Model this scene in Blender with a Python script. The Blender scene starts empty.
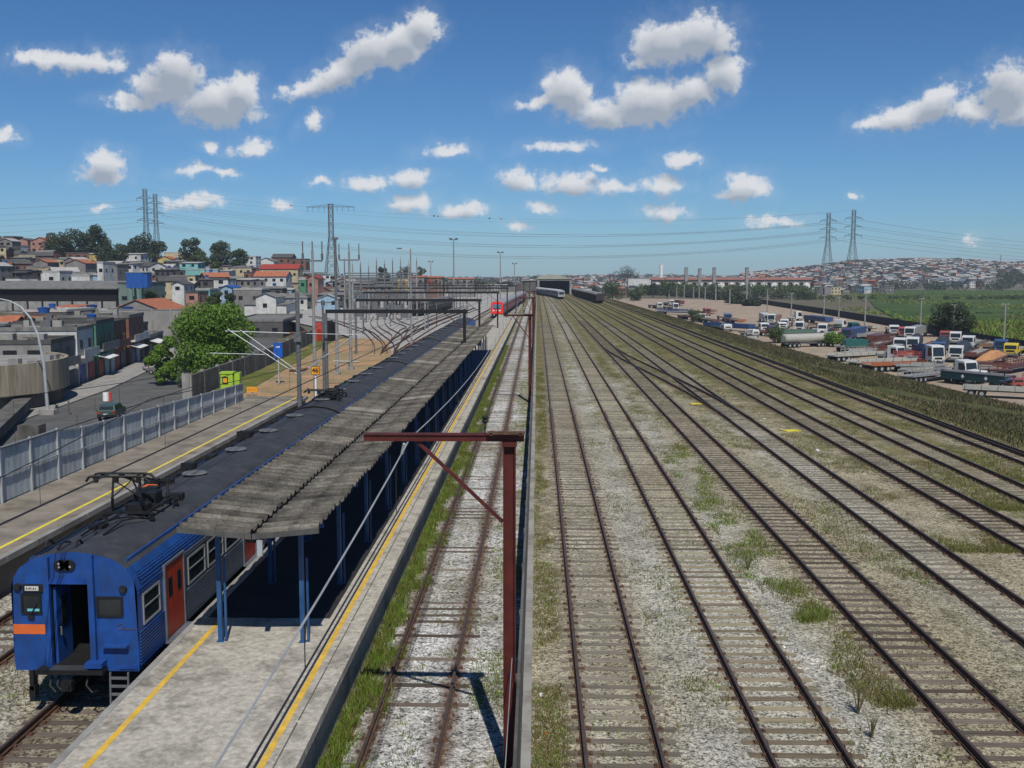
import bpy, math, random
import numpy as np
from mathutils import Vector, Matrix
R = math.radians
rnd = random.Random(7)
sc = bpy.context.scene
col = sc.collection
# ------------------------------------------------------------ camera, sky, sun, exposure
CAM_H = 10.4
PITCH, YAW = 6.22, 1.43
cd = bpy.data.cameras.new('camera'); cam = bpy.data.objects.new('camera', cd); col.objects.link(cam)
cam.location = (0, 0, CAM_H); cam.rotation_euler = (R(90 - PITCH), 0, R(YAW))
cd.sensor_width = 36; cd.lens = 1000 / 1024 * 36; cd.clip_start = .1; cd.clip_end = 30000
sc.camera = cam
sc.render.resolution_x, sc.render.resolution_y = 1024, 768
CM = cam.rotation_euler.to_matrix()
def ray(px, py): return CM @ Vector((px - 512, 384 - py, -1000))
def gp(px, py, z=0):                      # the point at height z seen at that pixel
    d = ray(px, py); t = (z - CAM_H) / d.z
    return Vector((d.x * t, d.y * t, z))
def dp(px, py, Y):                        # the point at distance Y seen at that pixel
    d = ray(px, py); t = Y / d.y
    return Vector((d.x * t, Y, CAM_H + d.z * t))

w = bpy.data.worlds.new("World"); sc.world = w; w.use_nodes = True
SUNV = Vector((.154, -.727, 1)).normalized()
sd = bpy.data.lights.new('sun', 'SUN'); sun = bpy.data.objects.new('sun', sd); col.objects.link(sun)
sd.energy = 5.0; sd.angle = R(.5); sd.color = (1, .95, .87)
sun.rotation_euler = SUNV.to_track_quat('Z', 'Y').to_euler(); sun.location = (0, 0, 60)
vs = sc.view_settings; vs.view_transform = 'Standard'; vs.look = 'None'; vs.gamma = 1; vs.use_curve_mapping = False
vs.exposure = -0.17
sc.cycles.max_bounces = 5; sc.cycles.transparent_max_bounces = 6; sc.cycles.diffuse_bounces = 3

class G:                                   # small node helper
    def __init__(s, nt): s.nt = nt
    def n(s, t, **k):
        o = s.nt.nodes.new(t)
        for a, b in k.items(): setattr(o, a, b)
        return o
    def l(s, a, b): s.nt.links.new(a, b)
    def inp(s, sock, v):
        if isinstance(v, bpy.types.NodeSocket): s.l(v, sock)
        elif v is not None: sock.default_value = v
    def m(s, op, a, b=None, c=None, clamp=False):
        o = s.n('ShaderNodeMath', operation=op, use_clamp=clamp)
        for i, v in enumerate((a, b, c)):
            if v is not None: s.inp(o.inputs[i], v)
        return o.outputs[0]
    def vm(s, op, a, b=None, out=0):
        o = s.n('ShaderNodeVectorMath', operation=op)
        s.inp(o.inputs[0], a)
        if b is not None: s.inp(o.inputs[1], b)
        return o.outputs[out]
    def mix(s, f, a, b, mode='MIX'):
        o = s.n('ShaderNodeMix', data_type='RGBA', blend_type=mode)
        s.inp(o.inputs[0], f); s.inp(o.inputs[6], c4(a)); s.inp(o.inputs[7], c4(b))
        return o.outputs[2]
    def noise(s, vec, scale, detail=3, rough=.6, dist=0):
        o = s.n('ShaderNodeTexNoise'); s.inp(o.inputs['Vector'], vec)
        o.inputs['Scale'].default_value = scale; o.inputs['Detail'].default_value = detail
        o.inputs['Roughness'].default_value = rough; o.inputs['Distortion'].default_value = dist
        return o.outputs[0]
    def mr(s, v, a, b, c=0, d=1, smooth=False):
        o = s.n('ShaderNodeMapRange', clamp=True)
        if smooth: o.interpolation_type = 'SMOOTHSTEP'
        for i, x in enumerate((v, a, b, c, d)): s.inp(o.inputs[i], x)
        return o.outputs[0]
def c4(v):
    if isinstance(v, (tuple, list)) and len(v) == 3: return (*v, 1)
    return v

# ---- sky: Nishita air plus cumulus field (all at infinity)
g = G(w.node_tree)
for nd in list(w.node_tree.nodes): w.node_tree.nodes.remove(nd)
sky = g.n('ShaderNodeTexSky', sky_type='NISHITA'); sky.sun_disc = False
sky.sun_elevation = math.asin(SUNV.z); sky.sun_rotation = math.atan2(SUNV.x, SUNV.y)
sky.altitude = 760; sky.air_density = 1.0; sky.dust_density = .4; sky.ozone_density = 3.0
tc = g.n('ShaderNodeTexCoord').outputs['Generated']
sx = g.n('ShaderNodeSeparateXYZ'); g.l(tc, sx.inputs[0])
yy = g.m('MAXIMUM', sx.outputs[1], .02)
cv = g.n('ShaderNodeCombineXYZ'); g.l(g.m('DIVIDE', sx.outputs[0], yy), cv.inputs[0]); g.l(g.m('DIVIDE', sx.outputs[2], yy), cv.inputs[1])
uv = cv.outputs[0]
CL = [(68,61,50,11,0),(34,56,22,7,0),(104,64,22,9,-10),(176,72,30,22,0),(165,88,34,20,0),(215,104,46,22,0),(135,104,34,8,-6),(240,92,20,17,0),
 (345,72,50,13,24),(318,84,34,9,20),(372,52,30,20,20),(402,44,30,18,35),(424,26,16,16,40),(300,88,22,6,15),
 (668,45,34,24,0),(700,38,34,22,10),(720,42,16,14,0),(640,62,12,7,0),
 (568,92,24,22,0),(540,102,24,7,5),(600,112,40,13,0),(650,104,40,22,0),(690,94,34,18,20),(724,74,20,18,50),(625,118,40,10,0),
 (1008,88,28,26,0),(1020,112,34,13,0),(972,110,30,11,0),(935,104,28,15,25),(900,118,36,12,14),(870,126,18,7,0),(950,96,10,6,0),
 (106,164,20,13,0),(103,176,24,7,0),(248,149,21,8,0),(312,122,13,8,35),(192,202,30,8,0),(205,198,14,7,0),(368,183,20,8,0),(410,177,22,9,8),(445,150,24,7,0),
 (407,203,26,10,0),(462,209,25,8,0),(470,205,12,7,0),(518,178,18,11,-10),(560,146,34,6,4),(575,183,34,11,0),(610,187,24,9,0),(597,167,7,4,0),(662,186,20,9,0),(664,211,22,8,0),
 (682,161,19,8,0),(744,187,22,12,0),(742,194,26,6,0),(541,208,18,6,0),(320,182,11,4,0),(5,136,13,6,0),(196,170,20,5,6),(775,222,28,5,0),
 (852,195,6,4,0),(970,242,8,4,0),(518,226,14,5,0),(210,146,10,5,0),(284,206,12,5,0),(100,206,12,4,0),(230,173,10,3,0)]
def cloud_group():
    ng = bpy.data.node_groups.new('cumulus_field', 'ShaderNodeTree')
    ng.interface.new_socket('P', in_out='INPUT', socket_type='NodeSocketVector')
    ng.interface.new_socket('F', in_out='OUTPUT', socket_type='NodeSocketFloat')
    h = G(ng); gi = h.n('NodeGroupInput'); go = h.n('NodeGroupOutput'); cur = None
    for (x, y, a, b, r) in CL:
        d = ray(x, y); u, v = d.x / d.y, d.z / d.y
        src = gi.outputs[0]
        if cur is not None:                 # chained, so that the shader compiler reuses its registers
            ma = h.n('ShaderNodeVectorMath', operation='MULTIPLY_ADD'); h.l(cur, ma.inputs[0]); ma.inputs[1].default_value = (1e-7, 1e-7, 0); h.l(gi.outputs[0], ma.inputs[2]); src = ma.outputs[0]
        mp = h.n('ShaderNodeMapping', vector_type='TEXTURE'); h.l(src, mp.inputs[0])
        mp.inputs[1].default_value = (u, v, 0); mp.inputs[2].default_value = (0, 0, R(r)); mp.inputs[3].default_value = (a / 900, b / 860, 1)
        ln = h.vm('LENGTH', mp.outputs[0], out=1)
        f = h.m('MULTIPLY', h.m('SUBTRACT', 1, ln), min(1.0, .45 + b / 36))
        cur = f if cur is None else h.m('SMOOTH_MAX', cur, f, .16)
    h.l(cur, go.inputs[0]); return ng
CG = cloud_group()
def field(vec):
    n1 = g.n('ShaderNodeTexNoise'); g.l(vec, n1.inputs['Vector']); n1.inputs['Scale'].default_value = 34; n1.inputs['Detail'].default_value = 6; n1.inputs['Roughness'].default_value = .62
    off = g.vm('MULTIPLY', g.vm('SUBTRACT', n1.outputs[1], (.5, .5, .5)), (.034, .026, 0))
    gn = g.n('ShaderNodeGroup'); gn.node_tree = CG; g.l(g.vm('ADD', vec, off), gn.inputs[0])
    n2 = g.noise(vec, 75, 6, .62)
    n3 = g.noise(vec, 16, 3, .5)
    return g.m('ADD', gn.outputs[0], g.m('ADD', g.m('MULTIPLY', g.m('SUBTRACT', n2, .5), 1.2), g.m('MULTIPLY', g.m('SUBTRACT', n3, .5), .5)))
F0 = field(uv)
ma = g.n('ShaderNodeVectorMath', operation='MULTIPLY_ADD'); g.l(F0, ma.inputs[0]); ma.inputs[1].default_value = (1e-7, 1e-7, 0); g.l(uv, ma.inputs[2])
gn2 = g.n('ShaderNodeGroup'); gn2.node_tree = CG; g.l(g.vm('ADD', ma.outputs[0], (.004, .014, 0)), gn2.inputs[0]); F1 = gn2.outputs[0]
dens = g.mr(F0, -.10, .44, 0, 1, True)
dens = g.m('MULTIPLY', dens, g.m('GREATER_THAN', sx.outputs[1], .03))
shade = g.mr(g.m('ADD', F1, g.m('MULTIPLY', g.m('SUBTRACT', .35, F0), .28)), -.12, .50, 0, 1)
ccol = g.mix(shade, (10.2, 10.3, 10.5), (4.7, 5.3, 6.2))
thin = g.mr(F0, -.7, .3, 0, .10, True)
elev = g.mr(sx.outputs[2], 0, .28, 0, 1)
hz = g.mix(elev, (.56, .86, 1.16), (.40, .73, 1.04))
skyc = g.mix(1, sky.outputs[0], hz, 'MULTIPLY')
fin = g.mix(g.m('MAXIMUM', g.m('MULTIPLY', dens, .93), thin), skyc, ccol)
bg = g.n('ShaderNodeBackground'); g.l(fin, bg.inputs[0]); bg.inputs[1].default_value = .085
w.cycles.sampling_method = 'NONE'
wo = g.n('ShaderNodeOutputWorld'); g.l(bg.outputs[0], wo.inputs[0])

# ------------------------------------------------------------ materials
MATS = {}
def newmat(name):
    m = bpy.data.materials.new(name); m.use_nodes = True
    b = m.node_tree.nodes['Principled BSDF']
    b.inputs['Specular IOR Level'].default_value = .3
    return m, G(m.node_tree), b
def mat(name, c, rough=.8, var=.22, scale=1.2, metal=0, dirt=None, dscale=.6, bump=0, bscale=20, spec=.3, obj=0, stretch=None):
    if name in MATS: return MATS[name]
    m, g, b = newmat(name)
    pos = g.n('ShaderNodeNewGeometry').outputs['Position']
    if stretch: pos = g.vm('MULTIPLY', pos, stretch)
    n = g.noise(pos, scale, 5, .65)
    f = g.mr(n, .3, .7)
    lo = tuple(x * (1 - var) for x in c); hi = tuple(min(1, x * (1 + var)) for x in c)
    cc = g.mix(f, lo, hi)
    if dirt:
        n2 = g.noise(g.vm('MULTIPLY', pos, (1, 1, .35)), dscale, 6, .7, .4)
        cc = g.mix(g.m('MULTIPLY', g.mr(n2, .48, .68), .8), cc, dirt)
    if obj:
        oi = g.n('ShaderNodeObjectInfo').outputs['Random']
        hs = g.n('ShaderNodeHueSaturation'); g.l(cc, hs.inputs['Color'])
        g.l(g.mr(oi, 0, 1, 1 - obj, 1 + obj), hs.inputs['Value']); cc = hs.outputs[0]
    g.inp(b.inputs['Base Color'], cc)
    b.inputs['Roughness'].default_value = rough; b.inputs['Metallic'].default_value = metal; b.inputs['Specular IOR Level'].default_value = spec
    if bump:
        bp = g.n('ShaderNodeBump'); bp.inputs['Strength'].default_value = bump; bp.inputs['Distance'].default_value = .02
        g.l(g.noise(pos, bscale, 4), bp.inputs['Height']); g.l(bp.outputs[0], b.inputs['Normal'])
    MATS[name] = m; return m
def leafmat(name, c1, c2, trans=.25):
    if name in MATS: return MATS[name]
    m, g, b = newmat(name)
    ge = g.n('ShaderNodeNewGeometry')
    n = g.noise(ge.outputs['Position'], .5, 3)
    f = g.m('ADD', g.m('MULTIPLY', ge.outputs['Random Per Island'], .6), g.m('MULTIPLY', n, .4))
    cc = g.mix(f, c1, c2); g.l(cc, b.inputs['Base Color']); b.inputs['Roughness'].default_value = .6
    tr = g.n('ShaderNodeBsdfTranslucent'); g.l(cc, tr.inputs[0])
    mx = g.n('ShaderNodeMixShader'); mx.inputs[0].default_value = trans
    g.l(b.outputs[0], mx.inputs[1]); g.l(tr.outputs[0], mx.inputs[2])
    g.l(mx.outputs[0], m.node_tree.nodes['Material Output'].inputs[0])
    MATS[name] = m; return m
M = dict(
 rust=mat('rusty steel', (.095,.052,.034), .75, .4, 6), railtop=mat('worn rail head', (.10,.075,.06), .45, .3, 5, .4),
 conc=mat('platform concrete', (.38,.355,.30), .9, .34, 7, dirt=(.12,.11,.09), dscale=.95, bump=.6),
 conc3=mat('brown stained concrete', (.21,.185,.15), .9, .3, .8, dirt=(.09,.075,.06), dscale=.6, bump=.3), floor=mat('canopy shade floor', (.022,.022,.024), .9, .3, 1),
 conc2=mat('grey concrete', (.26,.255,.24), .9, .2, .9, dirt=(.11,.1,.09), dscale=.4),
 stained=mat('stained beige concrete', (.30,.26,.19), .9, .25, .6, dirt=(.06,.052,.045), dscale=.35, stretch=(1.6,1.6,.35)),
 darkconc=mat('dark weathered concrete', (.11,.105,.095), .95, .35, .8, dirt=(.04,.04,.035)),
 yellow=mat('yellow line paint', (.60,.38,.05), .7, .2, 3, dirt=(.35,.27,.12), dscale=3),
 yellow2=mat('bright yellow line paint', (.62,.52,.06), .7, .2, 3),
 blue=mat('train blue paint', (.009,.058,.24), .45, .28, 2.2, dirt=(.016,.04,.12), dscale=2.2, spec=.5),
 bluedk=mat('dull blue paint', (.012,.05,.22), .5, .3, 2), roofgrey=mat('charcoal roof paint', (.033,.036,.043), .75, .3, .8, dirt=(.06,.062,.066), dscale=1.5),
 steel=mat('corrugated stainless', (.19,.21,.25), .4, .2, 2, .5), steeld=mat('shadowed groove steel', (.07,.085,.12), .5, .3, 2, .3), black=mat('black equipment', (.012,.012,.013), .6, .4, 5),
 dark=mat('dark void', (.008,.008,.009), .9), orange=mat('orange paint', (.62,.13,.03), .5, .15, 3), redd=mat('red door paint', (.30,.032,.012), .45, .25, 2),
 glass=mat('dark glass', (.015,.02,.022), .12, .2, 2, 0, spec=.7), white=mat('white paint', (.72,.72,.7), .5, .1, 2, dirt=(.45,.43,.4), dscale=.8),
 chrome=mat('bright metal', (.6,.6,.6), .3, .1, 3, .7), postblue=mat('post blue paint', (.016,.07,.18), .5, .25, 3, dirt=(.05,.1,.2), dscale=3),
 fascia=mat('weathered fascia', (.08,.08,.075), .9, .3, 3, dirt=(.05,.05,.045), dscale=2),
 poleR=mat('dark red pole paint', (.075,.014,.011), .6, .35, 3, dirt=(.06,.015,.01), dscale=1.5), galv=mat('galvanised steel', (.38,.40,.41), .55, .15, 3, .3),
 galvd=mat('dull grey steel', (.11,.115,.12), .7, .2, 3), tpole=mat('concrete pole', (.24,.24,.235), .85, .2, 1.2, dirt=(.17,.165,.16)),
 fence=mat('grey painted panel', (.42,.465,.475), .6, .15, .6, dirt=(.14,.16,.17), dscale=.9), wire=mat('dull wire', (.30,.31,.32), .6), wired=mat('dark wire', (.03,.03,.032), .6),
 asphalt=mat('asphalt', (.085,.085,.083), .9, .25, .5, dirt=(.13,.125,.115), dscale=.25), pave=mat('pale pavement', (.27,.26,.24), .9, .2, 1, dirt=(.14,.13,.12)),
 trunk=mat('bark', (.05,.038,.028), .9, .3, 3), tyre=mat('tyre rubber', (.015,.015,.016), .85), pylon=mat('pylon steel', (.10,.12,.13), .7, .15, .05),
 tank=mat('blue water tank', (.015,.08,.30), .5, .2, 2), signy=mat('orange sign', (.70,.30,.02), .6, .1, 3), redbox=mat('faded red paint', (.42,.06,.05), .7, .25, 1),
 lime=mat('lime green plastic', (.30,.46,.03), .5, .12, 2), bluesign=mat('blue sign board', (.01,.09,.42), .5, .1, 2),
)
def W(name, c, **k): return mat(name, c, .85, .18, .8, dirt=tuple(x * .55 for x in c), dscale=.3, **k)

# ------------------------------------------------------------ mesh builder
class MB:
    def __init__(s): s.v = []; s.f = []; s.mi = []
    def quad(s, pts, m=0):
        i = len(s.v); s.v += [tuple(p) for p in pts]; s.f.append(tuple(range(i, i + len(pts)))); s.mi.append(m)
    def box(s, x0, x1, y0, y1, z0, z1, m=0, top=None):
        i = len(s.v)
        s.v += [(x0,y0,z0),(x1,y0,z0),(x1,y1,z0),(x0,y1,z0),(x0,y0,z1),(x1,y0,z1),(x1,y1,z1),(x0,y1,z1)]
        for k, q in enumerate(((0,3,2,1),(4,5,6,7),(0,1,5,4),(1,2,6,5),(2,3,7,6),(3,0,4,7))):
            s.f.append(tuple(i + a for a in q)); s.mi.append(top if (top is not None and k == 1) else m)
        return s
    def beam(s, p0, p1, w, h=None, m=0):
        h = h or w; p0, p1 = Vector(p0), Vector(p1); d = (p1 - p0).normalized()
        up = Vector((0, 0, 1)) if abs(d.z) < .95 else Vector((0, 1, 0))
        a = d.cross(up).normalized(); b = a.cross(d).normalized(); i = len(s.v)
        for p in (p0, p1):
            for (u, v) in ((-1,-1),(1,-1),(1,1),(-1,1)): s.v.append(tuple(p + a * (u * w / 2) + b * (v * h / 2)))
        for q in ((0,1,2,3),(7,6,5,4),(0,4,5,1),(1,5,6,2),(2,6,7,3),(3,7,4,0)): s.f.append(tuple(i + k for k in q)); s.mi.append(m)
        return s
    def tube(s, pts, r, n=8, m=0, cap=True):
        pts = [Vector(p) for p in pts]; rs = r if isinstance(r, (list, tuple)) else [r] * len(pts); i0 = len(s.v)
        for k, p in enumerate(pts):
            d = (pts[min(k + 1, len(pts) - 1)] - pts[max(k - 1, 0)]).normalized()
            up = Vector((0, 0, 1)) if abs(d.z) < .9 else Vector((0, 1, 0))
            a = d.cross(up).normalized(); b = a.cross(d)
            for j in range(n):
                t = 2 * math.pi * j / n; s.v.append(tuple(p + (a * math.cos(t) + b * math.sin(t)) * rs[k]))
        for k in range(len(pts) - 1):
            for j in range(n):
                a0 = i0 + k * n + j; a1 = i0 + k * n + (j + 1) % n
                s.f.append((a0, a1, a1 + n, a0 + n)); s.mi.append(m)
        if cap:
            s.f.append(tuple(i0 + j for j in range(n))[::-1]); s.mi.append(m)
            e = i0 + (len(pts) - 1) * n; s.f.append(tuple(e + j for j in range(n))); s.mi.append(m)
        return s
    def prism(s, prof, y0, y1, m=0, caps=True, ms=None):   # prof: closed list of (x,z), extruded along y
        n = len(prof); i = len(s.v)
        for y in (y0, y1): s.v += [(x, y, z) for x, z in prof]
        for k in range(n):
            s.f.append((i + k, i + (k + 1) % n, i + n + (k + 1) % n, i + n + k)); s.mi.append(ms[k] if ms else m)
        if caps:
            s.f.append(tuple(i + k for k in range(n))); s.mi.append(m)
            s.f.append(tuple(i + n + k for k in range(n))[::-1]); s.mi.append(m)
        return s
    def build(s, name, mats, parent=None, smooth=False, loc=(0, 0, 0), rz=0):
        me = bpy.data.meshes.new(name); me.from_pydata(s.v, [], s.f)
        ms = mats if isinstance(mats, (list, tuple)) else [mats]
        for m in ms: me.materials.append(M[m] if isinstance(m, str) else m)
        me.polygons.foreach_set('material_index', s.mi)
        if smooth: me.polygons.foreach_set('use_smooth', [True] * len(s.f))
        me.update()
        o = bpy.data.objects.new(name, me); col.objects.link(o); o.location = loc; o.rotation_euler.z = rz
        if parent is not None: o.parent = parent
        return o
def tag(o, label=None, cat=None, group=None, kind=None):
    if label: o['label'] = label
    if cat: o['category'] = cat
    if group: o['group'] = group
    if kind: o['kind'] = kind
    return o
def empty(name, loc, rz=0, label=None, cat=None, group=None):
    o = bpy.data.objects.new(name, None); col.objects.link(o); o.location = loc; o.rotation_euler.z = rz; o.empty_display_size = .3
    return tag(o, label, cat, group)
def copy_part(o, parent, loc=None):
    c = o.copy(); col.objects.link(c); c.parent = parent
    if loc: c.location = loc
    for ch in o.children: copy_part(ch, c)
    return c
def copy_tree(root, loc, rz=0, label=None):
    kids = list(root.children); c = root.copy(); col.objects.link(c); c.location = loc; c.rotation_euler.z = rz
    if label: c['label'] = label
    for k in kids: copy_part(k, c)
    return c
def fastmesh(name, V, F, mats, mi=None):      # numpy arrays; F (n,k)
    me = bpy.data.meshes.new(name); k = F.shape[1]
    me.vertices.add(len(V)); me.vertices.foreach_set('co', V.astype('f').ravel())
    me.loops.add(F.size); me.loops.foreach_set('vertex_index', F.astype('i').ravel())
    me.polygons.add(len(F)); me.polygons.foreach_set('loop_start', np.arange(0, F.size, k, dtype='i'))
    me.polygons.foreach_set('loop_total', np.full(len(F), k, dtype='i'))
    for m in mats: me.materials.append(m)
    if mi is not None: me.polygons.foreach_set('material_index', mi.astype('i'))
    me.update(calc_edges=True); me.validate()
    o = bpy.data.objects.new(name, me); col.objects.link(o); return o
NR = np.random.RandomState(11)
# ------------------------------------------------------------ ground
def ramp(g, f, stops, vals):
    r = g.n('ShaderNodeValToRGB'); el = r.color_ramp.elements
    while len(el) < len(stops): el.new(.5)
    for e, p, v in zip(el, stops, vals): e.position = p; e.color = (v, v, v, 1) if not isinstance(v, tuple) else (*v, 1)
    g.l(f, r.inputs[0]); return r.outputs[0]
def gravel_mat(name, xw, weedstops, coolstops, grav1=(.39,.38,.335), grav2=(.30,.255,.165), far=(35, 150), weedmax=.55, grain=26, stain=(), stainamt=.6, farmax=.5, stainw=.26):
    m, g, b = newmat(name)
    pos = g.n('ShaderNodeNewGeometry').outputs['Position']
    s = g.n('ShaderNodeSeparateXYZ'); g.l(pos, s.inputs[0]); X, Y = s.outputs[0], s.outputs[1]
    nz = g.noise(pos, .45, 4, .6); nf = g.noise(pos, 2.2, 4, .7); nL = g.noise(pos, .11, 3, .5)
    Xw = g.m('ADD', X, g.m('MULTIPLY', g.m('SUBTRACT', nz, .5), 1.6))
    xf = g.m('DIVIDE', g.m('SUBTRACT', Xw, xw[0]), xw[1] - xw[0])
    weed = ramp(g, xf, *weedstops); cool = ramp(g, xf, *coolstops)
    vo = g.n('ShaderNodeTexVoronoi'); g.l(pos, vo.inputs['Vector']); vo.inputs['Scale'].default_value = grain
    hs = g.n('ShaderNodeSeparateColor'); g.l(vo.outputs['Color'], hs.inputs[0])
    vo2 = g.n('ShaderNodeTexVoronoi'); g.l(pos, vo2.inputs['Vector']); vo2.inputs['Scale'].default_value = grain * .45
    hs2 = g.n('ShaderNodeSeparateColor'); g.l(vo2.outputs['Color'], hs2.inputs[0])
    br = g.m('ADD', g.mr(hs.outputs[0], 0, 1, .25, 1.5), g.mr(hs2.outputs[0], 0, 1, -.3, .5))
    base = g.mix(g.m('MULTIPLY', cool, 1.0), grav2, grav1)
    base = g.mix(g.mr(nL, .35, .65, 0, .6), base, (.20,.178,.11))
    base = g.mix(g.mr(g.noise(pos, .9, 5, .75), .5, .66, 0, .45), base, (.11,.10,.058))
    gc = g.n('ShaderNodeVectorMath', operation='SCALE'); g.l(base, gc.inputs[0]); g.l(br, gc.inputs['Scale'])
    farw = g.mr(Y, far[0], far[1], 0, farmax)
    wf = g.m('ADD', g.m('ADD', weed, farw), g.m('ADD', g.m('MULTIPLY', g.m('SUBTRACT', nz, .5), .9), g.m('MULTIPLY', g.m('SUBTRACT', nf, .5), .9)))
    wm = g.mr(wf, .42, .75, 0, 1)
    wcol = g.mix(g.mr(g.noise(pos, .8, 5, .7), .35, .65), (.058,.066,.018), (.19,.155,.06))
    wc = g.n('ShaderNodeVectorMath', operation='SCALE'); g.l(wcol, wc.inputs[0]); g.l(g.mr(hs.outputs[1], 0, 1, .6, 1.35), wc.inputs['Scale'])
    fin = g.mix(g.m('MULTIPLY', wm, .85), gc.outputs[0], wc.outputs[0])
    if stain:
        dist = None
        for xr in stain:
            d_ = g.m('ABSOLUTE', g.m('SUBTRACT', g.m('ABSOLUTE', g.m('SUBTRACT', X, xr)), .835))
            dist = d_ if dist is None else g.m('MINIMUM', dist, d_)
        sm = g.m('MULTIPLY', g.mr(g.m('ADD', dist, g.m('MULTIPLY', g.m('SUBTRACT', nf, .5), .5)), .1, stainw, 1, 0), stainamt)
        fin = g.mix(sm, fin, g.mix(hs.outputs[0], (.06,.038,.026), (.16,.11,.08)))
    g.l(fin, b.inputs['Base Color']); b.inputs['Roughness'].default_value = .95; b.inputs['Specular IOR Level'].default_value = .1
    fq = g.n('ShaderNodeVectorMath', operation='SCALE'); g.l(fin, fq.inputs[0]); g.l(g.mr(g.noise(pos, .35, 6, .8), .35, .65, .72, 1.18), fq.inputs['Scale']); g.l(fq.outputs[0], b.inputs['Base Color'])
    bp = g.n('ShaderNodeBump'); bp.inputs['Strength'].default_value = .35; bp.inputs['Distance'].default_value = .03
    g.l(hs.outputs[0], bp.inputs['Height']); g.l(bp.outputs[0], b.inputs['Normal'])
    return m
def sheet(name, x0, x1, y0, y1, z, m, nx=1, ny=1):
    b = MB(); b.quad([(x0,y0,z),(x1,y0,z),(x1,y1,z),(x0,y1,z)]); return tag(b.build(name, m), kind='structure')
def patch_mat(name, c1, c2, c3, s1=.02, s2=.3, grain=6, thr=(.45, .6), rough=.95):
    m, g, b = newmat(name)
    pos = g.n('ShaderNodeNewGeometry').outputs['Position']
    a = g.mr(g.noise(pos, s1, 5, .6), *thr); d = g.mr(g.noise(pos, s2, 5, .7), .38, .62)
    e = g.mr(g.noise(pos, grain, 3, .7), .3, .7, .7, 1.3)
    cc = g.mix(d, g.mix(a, c1, c2), c3)
    sc_ = g.n('ShaderNodeVectorMath', operation='SCALE'); g.l(cc, sc_.inputs[0]); g.l(e, sc_.inputs['Scale'])
    g.l(sc_.outputs[0], b.inputs['Base Color']); b.inputs['Roughness'].default_value = rough; b.inputs['Specular IOR Level'].default_value = .1
    return m
gm = patch_mat('open ground', (.10,.09,.06), (.07,.08,.035), (.13,.115,.08), .01, .15, 3)
ZY, ZL, KL, KR = -5.0, -3.0, 1.29, 1.48       # the truck yard and the street lie below the railway
sheet('ground', -3400, 3400, -150, 4600, -5.4, gm)
land = [(-22.45,-40),(-22.45,78),(-29.3,84),(-30.9,110),(-36.2,165),(-62,250),(-85,380),(-100,700),(31.6,700),(31.6,-40)]
b = MB(); b.quad([(x, y, -.36) for x, y in land][::-1])
for (xa, ya), (xb, yb) in zip(land, land[1:] + land[:1]): b.quad([(xa, ya, -.36), (xb, yb, -.36), (xb, yb, -5.5), (xa, ya, -5.5)])
tag(b.build('railway_land', gm), kind='structure')
# street level left of the railway
b = MB(); b.quad([(x, y, ZL - .12) for x, y in [(-22.6,-40),(-22.6,77.8),(-29.4,84),(-31,110),(-36.3,165),(-62.1,250),(-85.1,380),(-100.1,700),(-900,700),(-900,-40)]]); tag(b.build('street_ground', gm), kind='structure')
# right hand yard, X from the fence line to the grass bank
xs = [0, .028, .075, .115, .14, .20, .25, .285, .32, .40, .435, .50, .56, .60, .68, .76, .82, .90, 1]
yard = gravel_mat('yard ballast', (-.4, 31),
    ([0, .03, .06, .105, .135, .17, .225, .25, .27, .30, .37, .405, .43, .52, .56, .60, .66, .70, .78, .82, .86, .92, 1],
     [.52, .48, .14, .19, .10, .06, .08, .26, .40, .18, .18, .18, .40, .24, .36, .50, .3, .54, .38, .58, .42, .42, .8]),
    ([0, .06, .10, .13, .16, .22, .26, .30, .40, .46, .55, .62, .75, .85, .9, 1],
     [.30, .65, .35, .95, .9, .7, .95, .30, .2, .8, .15, .45, .15, .35, .3, .1]), stain=(1.92, 5.98, 10.55, 14.85, 19.5, 23.5, 28.1), stainamt=.5)
sheet('yard_ground', -.4, 31.5, -20, 640, -.2, yard)
left = gravel_mat('main line ballast', (-18, -.3),
    ([0, .35, .70, .745, .77, .80, .84, .88, .93, .96, 1],
     [.2, .2, .2, .78, .52, .24, .10, .10, .16, .42, .6]),
    ([0, .3, .36, .5, .75, .8, .9, 1], [.7, .5, .15, .2, .8, 1, 1, .7]), grav1=(.46,.46,.455), grav2=(.17,.145,.115), far=(80, 400), farmax=.2, grain=20, stain=(-2.98, -11, -15.5), stainamt=.85, stainw=.42)
sheet('main_line_ground', -17.6, -.4, -20, 640, -.2, left)

# ------------------------------------------------------------ railway tracks
GA = 1.6
def sleeper_mat(name, c, c2):
    m, g, b = newmat(name)
    pos = g.n('ShaderNodeNewGeometry').outputs['Position']
    s = g.n('ShaderNodeSeparateXYZ'); g.l(pos, s.inputs[0])
    wn = g.n('ShaderNodeTexWhiteNoise', noise_dimensions='1D'); g.l(g.m('FLOOR', g.m('DIVIDE', g.m('ADD', s.outputs[1], 30), .6)), wn.inputs['W'])
    v = wn.outputs[0]
    cc = g.mix(v, c, c2)
    n = g.mr(g.noise(g.vm('MULTIPLY', pos, (1, 9, 9)), 1.6, 4, .7), .3, .7, .6, 1.25)
    k = g.m('MULTIPLY', n, g.mr(g.m('FRACT', g.m('MULTIPLY', v, 7.3)), 0, 1, .6, 1.2))
    q = g.n('ShaderNodeVectorMath', operation='SCALE'); g.l(cc, q.inputs[0]); g.l(k, q.inputs['Scale'])
    g.l(q.outputs[0], b.inputs['Base Color']); b.inputs['Roughness'].default_value = .95; b.inputs['Specular IOR Level'].default_value = .1
    return m
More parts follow.
